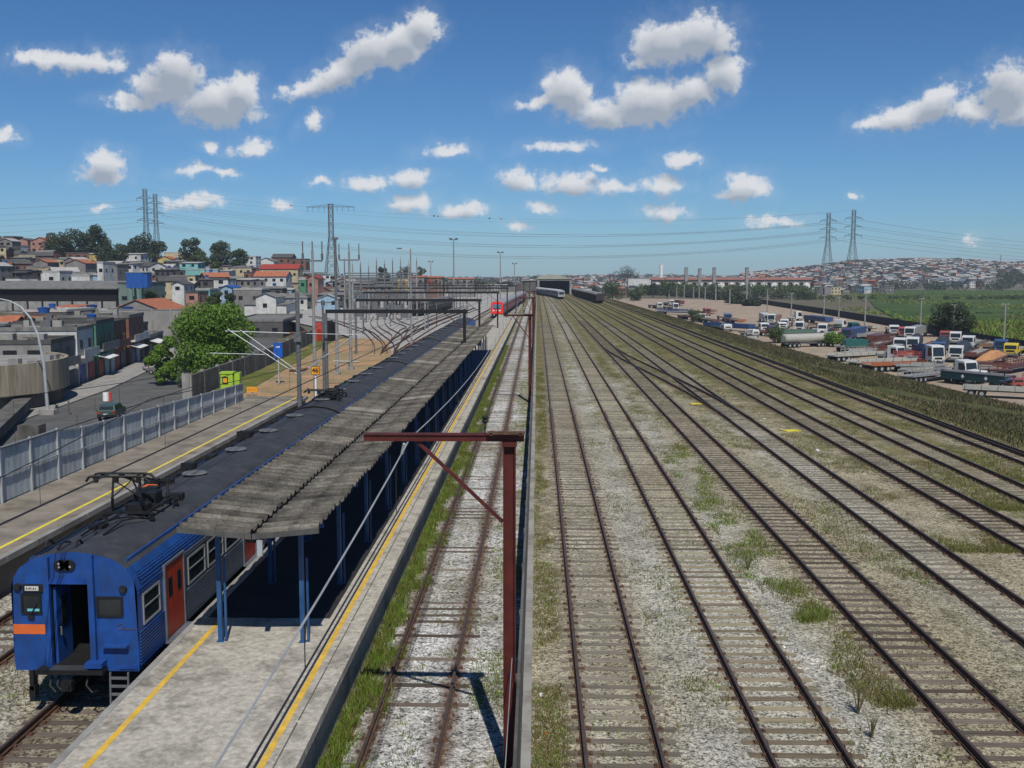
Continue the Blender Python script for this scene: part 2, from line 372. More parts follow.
SL = [sleeper_mat('sleeper weathered grey', (.25,.225,.185), (.17,.145,.115)), sleeper_mat('sleeper pale', (.31,.28,.18), (.16,.12,.09)), sleeper_mat('sleeper dark', (.10,.08,.065), (.19,.16,.13))]
RAIL = [(-.07,-.16),(.07,-.16),(.07,-.145),(.015,-.125),(.015,-.045),(.036,-.035),(.036,0),(-.036,0),(-.036,-.035),(-.015,-.045),(-.015,-.125),(-.07,-.145)]
def rail_mesh(path, off):
    b = MB(); n = len(RAIL)
    for k, (x, y) in enumerate(path):
        x0, y0 = path[max(k - 1, 0)]; x1, y1 = path[min(k + 1, len(path) - 1)]
        t = Vector((x1 - x0, y1 - y0, 0)).normalized(); nx = Vector((t.y, -t.x, 0))
        for (px, pz) in RAIL: q = Vector((x, y, 0)) + nx * (off + px); b.v.append((q.x, q.y, pz))
    for k in range(len(path) - 1):
        for j in range(n):
            b.f.append((k*n + j, k*n + (j+1) % n, (k+1)*n + (j+1) % n, (k+1)*n + j)); b.mi.append(1 if j == 6 else 0)
    b.f.append(tuple(range(n))); b.mi.append(0)
    return b
def sl_box(b, x, y, L, dz=0, wd=.22, tx=0, ang=0):
    c, s_ = math.cos(ang), math.sin(ang)
    i = len(b.v)
    for z in (-.34, -.162 + dz):
        for (u, v) in ((-L/2, -wd/2), (L/2, -wd/2), (L/2, wd/2), (-L/2, wd/2)): b.v.append((x + tx + u * c - v * s_, y + u * s_ + v * c, z))
    for q in ((4,5,6,7),(0,1,5,4),(1,2,6,5),(2,3,7,6),(3,0,4,7)): b.f.append(tuple(i + k for k in q)); b.mi.append(0)
def sl_unit(L, sm, seed):
    r = random.Random(seed); b = MB(); sl_box(b, 0, 0, L, 0, .2 + r.random() * .05)
    for s in (-1, 1):
        x = s * (GA / 2 + .035)
        b.box(x - .17, x + .17, -.09, .09, -.163, -.148, 1)
        for q in (-.12, .12): b.box(x + q - .03, x + q + .03, -.06 + .04 * s, .02 + .04 * s, -.15, -.10, 1)
    return b
def track(label, path, sl, y0=12.5, L=2.55, third=None, far=230, group='railway tracks', vis=100, sink=0):
    path = [(p if isinstance(p, tuple) else tuple(p)) for p in path]
    rx, ry = path[0]
    root = empty('railway_track', (rx, ry, 0), 0, label, 'railway track', group)
    loc = [(x - rx, y - ry) for x, y in path]
    for s in (-1, 1): rail_mesh(loc, s * (GA / 2 + .035)).build('rail', ['rust', 'railtop'], root)
    if third: rail_mesh(loc, third).build('rail', ['rust', 'railtop'], root)
    def at(y):
        for (xa, ya), (xb, yb) in zip(path, path[1:]):
            if ya <= y <= yb: t = (y - ya) / (yb - ya); return xa + (xb - xa) * t, math.atan2(-(xb - xa), (yb - ya))
        return path[-1][0], 0
    units = []; k = 0; y = y0; st = MB()
    while y < min(far, path[-1][1]):
        x, a = at(y); yc = math.floor((y + 30) / .6) * .6 - 30 + .3
        tx = rnd.uniform(-.07, .07); dz = rnd.choice((-.049, -.051, -.032, -.033, -.053)) if sink else rnd.choice((-.022, -.026, -.019, -.029, -.033)); da = rnd.gauss(0, .012)
        if k < vis:
            if len(units) < 3: o = sl_unit(L, sl, k + 5).build('sleeper', [SL[sl], M['rust']], root); units.append(o)
            else: o = rnd.choice(units).copy(); col.objects.link(o); o.parent = root
            o.location = (x + tx - rx, yc - ry + rnd.uniform(-.03, .03), dz); o.rotation_euler.z = a + da
        else: sl_box(st, x - rx, yc - ry, L, dz, .22, tx, a + da)
        y += .6; k += 1
    if st.v: tag(st.build('sleepers', SL[sl], root), kind='stuff')
    return root
def straight(x, y0=-2, y1=640): return [(x, y0), (x, 60), (x, 200), (x * .94 + .3, 380), (x * .8 + 1.5, y1)]
TR = {}
track('rusty main track between the platform and the red poles', [(-2.98, -2), (-2.98, 200), (-2.9, 640)], 2, y0=18, sink=1)
track('straight track nearest the fence line on the right side', [(1.92, -2), (1.92, 300), (1.7, 600)], 0, y0=19.5)
track('second track right of the fence, with pale sleepers', [(5.98, -2), (5.95, 200), (5.2, 380), (3.6, 560)], 1, y0=18)
track('third track right of the fence, ahead of the white train', [(10.55, 8), (10.5, 120), (10.3, 300), (10.6, 420), (9.5, 560)], 2, y0=20)
track('fourth track right of the fence, joined by the crossover', [(14.85, 10), (14.85, 200), (14.4, 380), (12, 600)], 0, y0=26)
track('fifth track right of the fence, in worn brown gravel', [(19.5, 10), (19.5, 200), (19, 400), (16, 620)], 2, y0=37)
track('sixth track right of the fence, leading to the dark wagons', [(23.5, 20), (23.5, 385), (21.2, 520), (18, 640)], 0, y0=47)
track('mixed gauge track with a third rail beside the grass bank', [(28.1, 30), (28.1, 300), (27, 500), (24, 640)], 2, y0=54, third=.42)
def scurve(xa, ya, xb, yb, n=16):
    return [(xa + (xb - xa) * (3*t*t - 2*t*t*t), ya + (yb - ya) * t) for t in [i / n for i in range(n + 1)]]
track('crossover track curving from the fourth track over to the third', scurve(14.85, 72, 10.5, 150), 2, y0=75, vis=60)
# left side tracks
T0 = [(-11, -2), (-11, 165), (-10.7, 200), (-9.8, 250), (-8.3, 320), (-6.2, 400), (-3.4, 520), (-2, 600)]
track('track the blue train stands on between the two platforms', T0, 2, y0=18, vis=30)
track('weedy track beside the left hand platform', [(-15.5, -2), (-15.5, 160), (-15.3, 220), (-13.5, 330), (-10, 500)], 2, y0=26, vis=60)

# ------------------------------------------------------------ weeds and grass (nobody could count it)
GR = [leafmat('fresh grass', (.08,.15,.012), (.20,.30,.04)), leafmat('olive grass', (.09,.095,.018), (.20,.175,.045)), leafmat('dry grass', (.14,.115,.05), (.24,.20,.10))]
def grass(name, label, spots, hmin, hmax, spread, nb, probs, wid=.02, lean=.5, z=-.2, gm_=None):
    sp = np.array(spots); n = len(sp); N = n * nb
    base = np.repeat(sp, nb, axis=0)[:, :2] + NR.normal(0, 1, (N, 2)) * spread
    h = NR.uniform(hmin, hmax, N) * np.repeat(NR.uniform(.6, 1.25, n), nb); a = NR.uniform(0, 2 * np.pi, N); ln = NR.normal(0, lean, (N, 2)) * h[:, None]
    d = np.stack([np.cos(a), np.sin(a)], 1) * (wid * NR.uniform(.6, 1.5, N))[:, None]
    zz = z if np.isscalar(z) else np.repeat(z, nb)
    V = np.zeros((N, 3, 3)); V[:, 0, :2] = base - d; V[:, 1, :2] = base + d; V[:, 2, :2] = base + ln
    V[:, 0, 2] = zz - .02; V[:, 1, 2] = zz - .02; V[:, 2, 2] = zz + h
    mi = np.repeat(NR.choice(len(probs), n, p=probs), nb)
    o = fastmesh(name, V.reshape(-1, 3), np.arange(N * 3).reshape(-1, 3), gm_ or GR, mi)
    return tag(o, label, 'weeds', kind='stuff')
def clumpy(x0, x1, y0, y1, n, thr=.5, sc_=.5, near=True, seed=0):
    from mathutils import noise as nz
    out = []
    tries = 0
    while len(out) < n and tries < n * 40:
        tries += 1
        t = rnd.random(); y = y0 + (y1 - y0) * (t * t if near else t); x = rnd.uniform(x0, x1)
        if nz.noise(Vector((x * sc_, y * sc_ * .5, seed))) * .5 + .5 > thr: out.append((x, y))
    return out
grass('trackside_weeds', 'bright green weeds along the foot of the platform edge', clumpy(-4.66, -4.25, 14, 150, 4200, .2, seed=1) + clumpy(-4.6, -3.7, 14, 110, 2600, .52, .9, seed=2), .05, .28, .09, 9, [.55,.35,.10], .016)
grass('track_bed_weeds', 'small weeds in the white ballast of the main track', clumpy(-3.9, -1.0, 16, 60, 380, .55, 1.2, seed=3) + clumpy(-1.7, -.5, 16, 120, 1300, .47, seed=4), .03, .12, .10, 9, [.5,.35,.15], .013)
grass('fence_side_weeds', 'dry and green weeds right of the fence line', clumpy(-.05, .75, 18, 110, 2600, .42, seed=5), .03, .13, .10, 9, [.2,.4,.4], .013)
grass('gravel_weeds', 'scattered olive weeds between the right hand tracks',
      clumpy(3.3, 4.8, 22, 120, 350, .56, seed=6) + clumpy(-14.4, -12.4, 16, 60, 700, .4, seed=44) + clumpy(7.3, 9.3, 24, 130, 1100, .56, .35, seed=7) + clumpy(11.8, 13.8, 30, 160, 1200, .52, .3, seed=8)
      + clumpy(16, 18.5, 38, 170, 1500, .5, .3, seed=9) + clumpy(20.6, 22.6, 45, 170, 1300, .5, .3, seed=10) + clumpy(24.5, 27, 50, 200, 1700, .48, .3, seed=11) + clumpy(29.6, 31.6, 50, 300, 1500, .35, .3, seed=19) + clumpy(8, 29, 70, 300, 5200, .42, .22, False, 17)
      + clumpy(1.2, 24, 20, 120, 700, .62, .4, seed=12), .04, .17, .16, 9, [.18,.36,.46], .016)
BE = [(-40, 53), (60, 60), (89, 60), (123, 56), (170, 53), (280, 50), (440, 48), (640, 46), (700, 46)]
def bank_e(y):
    for (ya, a), (yb, c) in zip(BE, BE[1:]):
        if ya <= y <= yb: return a + (c - a) * (y - ya) / (yb - ya)
    return 46
def bank_z(x, y):
    e = bank_e(y); m = (31.6 + e) / 2 + 1
    if x < 31.6: return -.21
    if x < m: return -.22 + (x - 31.6) / (m - 31.6) * -2.38
    return -2.6 + (x - m) / (e - m) * (ZY + 2.7)
BG = [(x, y) for x, y in clumpy(29.7, 60, 46, 460, 36000, .36, .16, seed=13) if x < bank_e(y) - .3]
grass('bank_grass', 'tall olive grass covering the bank beside the truck yard', BG, .08, .40, .4, 6, [.0,.66,.34], .045, z=np.array([bank_z(x, y) for x, y in BG]) - .03, gm_=[GR[0], leafmat('dark scrub', (.028,.036,.012), (.085,.080,.030), .15), leafmat('brown scrub', (.09,.07,.035), (.19,.15,.08), .15)])
grass('green_patch_weeds', 'fresh green weeds between the second and third tracks', clumpy(7.3, 9.2, 30, 62, 900, .5, .7, seed=31), .05, .22, .14, 10, [.5,.35,.15], .014)
def dead_shrub(x, y, h, n, label):
    b = MB()
    for i in range(n):
        a = rnd.uniform(0, 6.28); r = rnd.uniform(.05, .4) * h; p0 = Vector((0, 0, -.02)); p1 = Vector((math.cos(a) * r * .5, math.sin(a) * r * .5, h * .5)); p2 = Vector((math.cos(a) * r, math.sin(a) * r, h * rnd.uniform(.7, 1)))
        b.tube([p0, p1, p2], [.012, .009, .004], 4)
        for k in range(3):
            t = p1.lerp(p2, rnd.random()); b.tube([t, t + Vector((rnd.uniform(-.12, .12), rnd.uniform(-.12, .12), rnd.uniform(.05, .15)))], [.006, .003], 4)
    tag(b.build('dry_shrub', GR[2], loc=(x, y, -.2)), label, 'shrub')
p = gp(858, 714, -.2); dead_shrub(p.x, p.y, .75, 16, 'grey leafless shrub in gravel between the second and third tracks')
p = gp(872, 738, -.2); dead_shrub(p.x, p.y, .5, 12, 'small dry shrub just nearer than the grey leafless one')
p = gp(748, 570, -.2); dead_shrub(p.x, p.y, .55, 12, 'dry shrub in gravel midway along the second track')
def board(px, py, sx_, sy_, m, label, name='board', rz=0):
    q = gp(px, py, -.2); b = MB(); b.box(-sx_/2, sx_/2, -sy_/2, sy_/2, .012, .05); b.box(-sx_/2 + .05, -sx_/2 + .13, -sy_/2 + .02, sy_/2 - .02, .051, .075); b.box(sx_/2 - .13, sx_/2 - .05, -sy_/2 + .02, sy_/2 - .02, .051, .075)
    return tag(b.build(name, m, loc=tuple(q), rz=rz), label, 'board')
board(791, 431, 1.1, .8, 'yellow2', 'yellow painted board lying in the gravel between tracks', rz=.3)
board(695, 404, .9, .7, 'yellow2', 'flat yellow plate by the crossover', rz=.2)
def debris(px, py, s, m, label):
    q = gp(px, py, -.2); b = MB(); r = random.Random(px)
    pts = [(math.cos(a) * s * r.uniform(.6, 1.1), math.sin(a) * s * r.uniform(.5, 1)) for a in [i * 1.047 for i in range(6)]]
    b.quad([(x, y, .01 + r.random() * .02) for x, y in pts]); i = b.quad([(x * .75, y * .75, .03 + r.random() * s * .5) for x, y in pts])
    for k in range(6): b.quad([(pts[k][0], pts[k][1], .015), (pts[(k+1)%6][0], pts[(k+1)%6][1], .015), (pts[(k+1)%6][0]*.75, pts[(k+1)%6][1]*.75, .04), (pts[k][0]*.75, pts[k][1]*.75, .04)])
    tag(b.build('litter', m, loc=tuple(q)), label, 'litter')
debris(541, 696, .09, 'white', 'crumpled white scrap in the grass right of the fence')
debris(546, 734, .08, 'orange', 'orange scrap in the grass right of the fence')
debris(784, 648, .08, 'white', 'white scrap between the rails of the second track')
debris(757, 728, .09, 'white', 'white scrap on the left rail of the second track')
debris(764, 419, .16, 'white', 'white scrap near the yellow board')
debris(818, 451, .18, 'white', 'larger white scrap beyond the fourth track')
# white worn rail slab where the crossover begins
q0, q1, q2, q3 = gp(562, 324, -.19), gp(567, 324, -.19), gp(574, 340, -.19), gp(569, 340, -.19)
b = MB(); b.quad([q0, q3, q2, q1]); tag(b.build('pale_gravel_patch', 'conc2'), kind='structure')
# ------------------------------------------------------------ platforms
def platform(name, label, x0, x1, y0, y1, edge_ys, extra=None):
    root = empty(name, ((x0 + x1) / 2, y0, 0), 0, label, 'platform'); cm_ = extra or 'conc'
    ox, oy = (x0 + x1) / 2, y0
    b = MB(); b.box(x0 - ox, x1 - ox, 0, y1 - y0, -.5, 1.1); b.build('slab', cm_, root)
    return root, ox, oy
Z1 = 1.1
pr, ox, oy = platform('station_platform', 'stained concrete island platform with yellow lines under the long canopy', -9.12, -4.7, 2, 236, None)
b = MB(); b.box(-5.3 - ox, -5.16 - ox, 0, 210, Z1 + .001, Z1 + .006); b.build('yellow_line', 'yellow', pr)
b = MB(); b.box(-8.62 - ox, -8.48 - ox, 0, 24.2, Z1 + .001, Z1 + .006); b.build('yellow_line', 'yellow', pr)
b = MB()
for i in range(0, 190): b.box(-4.74 - ox, -4.55 - ox, i * 1.2 + .01, i * 1.2 + 1.19, .92, Z1 + .012)
b.build('edge_coping', 'conc', pr)
b = MB()
for i in range(0, 98): b.box(-9.26 - ox, -9.10 - ox, i * 2 + .02, i * 2 + 1.98, .92, Z1 + .010)
b.build('edge_coping', 'conc2', pr)
b = MB(); b.box(-8.95 - ox, -5.62 - ox, 24.25, 24.25 + 98, Z1 - .05, Z1 + .010); b.build('shade_sheet', 'floor', pr)  # near-black sheet laid out like the canopy's cast shadow, deepening the shade by colour
b = MB()
for y_ in range(70): b.box(-5.0 - ox + .0, -4.97 - ox, y_ * 3, y_ * 3 + 2.9, Z1 + .001, Z1 + .004)
b.build('joint', 'darkconc', pr)
pl, ox2, oy2 = platform('side_platform', 'weathered concrete platform with a yellow line beside the grey panel fence', -22.3, -17.8, 2, 76, None, 'conc3')
b = MB(); b.box(-18.45 - ox2, -18.3 - ox2, 0, 74, Z1 + .001, Z1 + .006); b.build('yellow_line', 'yellow2', pl)
b = MB()
for i in range(0, 37): b.box(-17.84 - ox2, -17.6 - ox2, i * 2 + .02, i * 2 + 1.98, .9, Z1 + .012)
b.build('edge_coping', 'conc2', pl)
# panel fence along the side platform
fr = empty('panel_fence', (-21.9, 20, Z1), 0, 'grey metal panel fence along the back of the left platform', 'fence')
def fz(y): return 2.3 if y < 22 + 24 else 2.05 - (y - 46) / 27 * .75
y = 20.0; k = 0
while y < 73:
    y2 = min(y + 2.45, 73.5); h1, h2 = fz(y + .01), fz(y2 - .01) if fz(y2 - .01) <= 2.3 else 2.3
    b = MB(); n = 10
    for i in range(n):                                   # trapezoid ribbed sheet
        ya = y + (y2 - y) * i / n - 20; yb = y + (y2 - y) * (i + 1) / n - 20
        ha = h1 + (h2 - h1) * i / n; hb = h1 + (h2 - h1) * (i + 1) / n
        xo = .012 if i % 2 else .018
        b.quad([(xo, ya, .05), (xo, yb - .03, .05), (xo, yb - .03, hb), (xo, ya, ha)])
        b.quad([(xo, yb - .03, .05), (.03 - xo, yb, .05), (.03 - xo, yb, hb), (xo, yb - .03, hb)])
    b.build('panel', 'fence', fr)
    b = MB(); b.beam((.06, y - 20, 0), (.06, y - 20, h1 + .08), .09); b.build('post', 'galv', fr)
    b = MB(); b.beam((.07, y - 20, h1 * .5), (.07, y2 - 20, h2 * .5), .05); b.beam((.06, y - 20, h1), (.06, y2 - 20, h2), .06); b.build('rail', 'galv', fr)
    y = y2
# ------------------------------------------------------------ canopy
CY0, CY1 = 23.45, 121
cr = empty('platform_canopy', (-6.9, CY0, Z1), 0, 'long butterfly canopy of weathered corrugated sheets on blue posts', 'canopy')
def cmat():
    m, g, b = newmat('corrugated fibre cement')
    pos = g.n('ShaderNodeNewGeometry').outputs['Position']; s = g.n('ShaderNodeSeparateXYZ'); g.l(pos, s.inputs[0])
    wn = g.n('ShaderNodeTexWhiteNoise', noise_dimensions='2D')
    cb = g.n('ShaderNodeCombineXYZ'); g.l(g.m('FLOOR', g.m('DIVIDE', g.m('SUBTRACT', s.outputs[1], CY0), .49)), cb.inputs[0]); g.l(g.m('FLOOR', g.m('DIVIDE', g.m('ADD', s.outputs[0], 6.87), 1.75)), cb.inputs[1]); g.l(cb.outputs[0], wn.inputs[0])
    n1 = g.mr(g.noise(g.vm('MULTIPLY', pos, (.5, 2.5, 1)), 1.8, 6, .75), .3, .7, .35, 1.3)
    n2 = g.mr(g.noise(pos, 9, 4, .8), .35, .7, .55, 1.3)
    v = g.m('MULTIPLY', g.m('MULTIPLY', n1, n2), g.mr(wn.outputs[0], 0, 1, .62, 1.25))
    q = g.n('ShaderNodeVectorMath', operation='SCALE'); q.inputs[0].default_value = (.150, .136, .112); g.l(v, q.inputs['Scale'])
    g.l(q.outputs[0], b.inputs['Base Color']); b.inputs['Roughness'].default_value = .95
    return m
M['cement'] = cmat(); M['cementnew'] = mat('pale replacement sheet', (.22,.205,.17), .85, .15, 1.5)
ZE, ZV = 4.32 - Z1, 4.16 - Z1
def corr(x0, x1, z0, z1, side):
    PT = .49; wave = [(0, 0), (.10, 0), (.17, .085), (.30, .085), (.37, 0)]
    ys_ = [k * PT + q for k in range(int((CY1 - CY0) / PT)) for q, _ in wave]; ds = [d for k in range(int((CY1 - CY0) / PT)) for _, d in wave]
    V = []; F = []; mi = []; rj = random.Random(side + 3)
    pale = [(21.0,21.9),(34,34.9),(46,47.2),(58,59.2),(66,66.9),(73,74.5),(80,81.2),(88,89.5)]; pale = [(a + side * 4.4, c + side * 4.4) for a, c in pale]
    for i, (y, d) in enumerate(zip(ys_, ds)):
        if i % 5 == 0: jt = rj.uniform(-.04, .04)
        V.append((x0 + jt, y, z0 + d)); V.append(((x0 + x1) / 2, y, (z0 + z1) / 2 + d + .014)); V.append(((x0 + x1) / 2, y, (z0 + z1) / 2 + d)); V.append((x1 + jt * .6, y, z1 + d))
    for i in range(len(ys_) - 1):
        a = i * 4; y = ys_[i]; m = 1 if any(p <= y <= q for p, q in pale) else 0
        F += [(a, a + 1, a + 5, a + 4), (a + 2, a + 3, a + 7, a + 6)]; mi += [m, m]
    o = fastmesh('roof_sheets', np.array(V), np.array(F), [M['cement'], M['cementnew']], np.array(mi)); o.parent = cr
    md = o.modifiers.new('t', 'SOLIDIFY'); md.thickness = .012
    return o
corr(-1.76, -.03, ZE, ZV, 0); corr(1.65, .13, ZE, ZV, 1)
b = MB(); b.quad([(-1.78, -.06, ZE - .10), (0.02, -.06, ZV - .10), (0.02, -.06, ZV + .03), (-1.78, -.06, ZE + .03)]); b.quad([(0.05, -.06, ZV - .10), (1.67, -.06, ZE - .10), (1.67, -.06, ZE + .03), (0.05, -.06, ZV + .03)])
o = b.build('fascia', 'fascia', cr); md = o.modifiers.new('t', 'SOLIDIFY'); md.thickness = .05
b = MB(); b.box(-.12, .22, .02, CY1 - CY0, ZV - .20, ZV - .06); b.build('gutter', 'black', cr)
b = MB(); b.box(.17, .30, -.1, -.02, ZV - .5, ZV - .12); b.tube([(.2,-.05,ZV-.14),(.2,.3,ZV-.35)], .05); b.build('gutter_outlet', 'galv', cr)
py = 1.05; i = 0
while py < CY1 - CY0 - 1:
    for x in (-1.15, .96):
        b = MB(); b.box(x - .055, x + .055, py - .055, py + .055, 0, ZE - .2); b.box(x - .09, x + .09, py - .09, py + .09, 0, .02)
        b.tube([(x + .14, py, 0.02), (x + .14, py, 2.2)], .035, 6); b.box(x-.2, x+.2, py-.05, py+.05, ZE-.35, ZE-.2)
        b.build('post', 'postblue', cr)
    b = MB(); b.beam((-1.5, py, ZE - .17), (0, py, ZV - .22), .08, .12); b.beam((0, py, ZV - .22), (1.55, py, ZE - .17), .08, .12); b.build('cross_beam', 'bluedk', cr)
    py += 4.8; i += 1
b = MB()
for x in (-1.3, -.6, .65, 1.35): b.box(x - .03, x + .03, .02, CY1 - CY0 - .02, ZV + (ZE - ZV) * abs(x) / 1.6 - .12, ZV + (ZE - ZV) * abs(x) / 1.6 - .06)
b.build('purlins', 'bluedk', cr)
# small brown shelter and bench further along
# ------------------------------------------------------------ blue train
def prof(hw=1.45):
    r = [(hw - .01, .96), (hw + .02, 1.25), (hw + .02, 2.95), (hw - .04, 3.22), (hw - .20, 3.48), (hw - .48, 3.69), (.55, 3.82), (0, 3.88)]
    return r + [(-x, z) for x, z in r[-2::-1]]
P = prof()
CARL = 26.3
def zat(x):
    x = abs(x); q = P[:8]
    for (a, za), (c, zc) in zip(q, q[1:]):
        if c <= x <= a and zc > 2.9: return zc + (za - zc) * (x - c) / max(a - c, 1e-6)
    return 3.22
def make_side(root, s):
    # windows, doors and ribbed panels on one flank; s=+1 right, -1 left
    X = s * 1.47
    doors = [2.35, 9.15, 15.95, 22.75]
    for dy in doors:
        b = MB(); xa, xb = sorted((X, X + s * .035)); b.box(xa, xb, dy - .64, dy + .64, 1.12, 2.98)
        d = b.build('door', 'redd', root)
        for q in (-.32, .32):
            b = MB(); xa, xb = sorted((X + s * .036, X + s * .045)); b.box(xa, xb, dy + q - .13, dy + q + .13, 2.15, 2.65); b.build('window', 'glass', d)
        b = MB(); xa, xb = sorted((X, X + s * .06))
        b.box(xa, xb, dy - .72, dy - .64, 1.08, 3.02); b.box(xa, xb, dy + .64, dy + .72, 1.08, 3.02); b.box(xa, xb, dy - .72, dy + .72, 3.02, 3.08); b.build('door_frame', 'steel', d)
        b = MB(); xa, xb = sorted((X - s * .02, X + s * .30)); b.box(xa, xb, dy - .75, dy + .75, 1.03, 1.09); b.build('step_plate', 'steel', d)
    spans = [(.18, 1.5)] + [(a + .95, c - .95) for a, c in zip(doors, doors[1:])] + [(23.7, 25.6)]
    for (ya, yb) in spans:
        n = max(1, int((yb - ya) / 1.25)); wd = (yb - ya) / n
        if yb - ya < 1: n, wd = 1, yb - ya
        for i in range(n):
            y0, y1 = ya + i * wd + .12, ya + (i + 1) * wd - .12
            b = MB(); xa, xb = sorted((X + s * .002, X + s * .03))
            for (p, q, r, t) in ((y0, y1, 2.0, 2.05), (y0, y1, 2.72, 2.77), (y0, y0 + .05, 2.05, 2.72), (y1 - .05, y1, 2.05, 2.72), (y0 + .05, y1 - .05, 2.4, 2.43)): b.box(xa, xb, p, q, r, t)
            f = b.build('window', 'chrome', root)
            b = MB(); xa, xb = sorted((X + s * .001, X + s * .012)); b.box(xa, xb, y0 + .05, y1 - .05, 2.05, 2.72); b.build('pane', 'glass', f)
    b = MB()
    segs = [(0.05, doors[0] - .75)] + [(a + .75, c - .75) for a, c in zip(doors, doors[1:])] + [(doors[-1] + .75, CARL - .35)]
    for (ya, yb) in segs:
        for k in range(11):
            z = 1.1 + k * .078; xa, xb = sorted((X, X + s * .034)); b.box(xa, xb, ya, yb, z, z + .036, 0 if ya > .1 else 1)
        for z in (2.86, 2.93): xa, xb = sorted((X, X + s * .02)); b.box(xa, xb, ya, yb, z, z + .035, 0 if ya > .1 else 1)
    b.build('ribbed_panel', ['steel', 'blue'], root)
def profile_body(first):
    b = MB(); n = len(P); y1 = CARL - .35; nose = 1.9
    # longitudinal skin: 0 blue,1 steel,2 roof, 3 dark
    for k in range(n - 1):
        (xa, za), (xb, zb) = P[k], P[k + 1]; zm = (za + zb) / 2
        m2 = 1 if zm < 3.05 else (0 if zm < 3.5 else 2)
        if first:
            b.quad([(xa,0,za),(xa,nose,za),(xb,nose,zb),(xb,0,zb)][::-1], 0 if m2 != 2 else 2)
            b.quad([(xa,nose,za),(xa,y1,za),(xb,y1,zb),(xb,nose,zb)][::-1], m2)
        else: b.quad([(xa,0,za),(xa,y1,za),(xb,y1,zb),(xb,0,zb)][::-1], m2)
    b.quad([(P[0][0],0,.96),(P[-1][0],0,.96),(P[-1][0],y1,.96),(P[0][0],y1,.96)], 3)
    b.quad([(x, y1, z) for x, z in P][::-1], 3)
    if not first: b.quad([(x, 0, z) for x, z in P], 3)
    # corrugated shoulders (blue ribs)
    for s in (-1, 1):
        for t in range(9):
            f = t / 8.; x = 1.455 - .33 * f ** 1.6; z = 3.05 + .46 * f ** .8
            b.tube([(s * x, .25, z), (s * x, y1 - .05, z)], .022, 5, 0, False)
    return b
def car(train, y, first=False):
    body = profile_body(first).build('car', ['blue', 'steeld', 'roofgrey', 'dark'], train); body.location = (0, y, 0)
    for s in (1, -1): make_side(body, s)
    b = MB()
    for s in (-1, 1):
        b.box(s * 1.13 - .025, s * 1.13 + .025, .3, CARL - .5, 3.56, 3.63)
    b.build('roof_edge_strip', 'blue', body)
    for k in range(int((CARL - 3) / 4.55) if not first else 4):
        yv = (2.5 if not first else 9.3) + k * 4.55; b = MB()
        b.tube([(-.25, yv, 3.86), (-.25, yv, 3.92), (-.25, yv, 3.95), (-.25, yv, 3.97)], [.34, .40, .36, .05], 18); b.build('roof_vent', 'galvd', body)
    b = MB()
    for x, r in ((-1.02, .03), (-.88, .02)): b.tube([(x, .3, 3.72), (x, 12, 3.73), (x, CARL - .6, 3.72)], r, 6)
    for k in range(7):
        yy_ = 4 + k * 3.0; b.box(-1.12, -.84, yy_, yy_ + rnd.uniform(.3, .7), 3.60, 3.72 + rnd.uniform(0, .10))
    b.build('roof_conduit', 'black', body)
    b = MB(); b.box(-1.3, 1.3, 7.5, 18, .45, .94); b.box(-1.35, -.3, 8.2, 11, .35, .95); b.box(.2, 1.35, 13, 16.4, .35, .95); b.build('underfloor_equipment', 'black', body)
    for by in (3.6, CARL - 4.1):
        bb = MB()
        for s in (-1, 1):
            bb.box(s * 1.1 - .07, s * 1.1 + .07, by - 1.6, by + 1.6, .38, .62)
            for wy in (-1.15, 1.15): bb.box(s * 1.1 - .12, s * 1.1 + .12, by + wy - .18, by + wy + .18, .28, .62)
        bb.box(-1.1, 1.1, by - .2, by + .2, .45, .8)
        bo = bb.build('bogie', 'black', body)
        for wy in (-1.15, 1.15):
            b = MB()
            for s in (-1, 1): b.tube([(s * .80, by + wy, .455), (s * .90, by + wy, .455)], .455, 20)
            b.tube([(-.8, by + wy, .455), (.8, by + wy, .455)], .08, 8); b.build('wheelset', 'rust', bo)
    return body
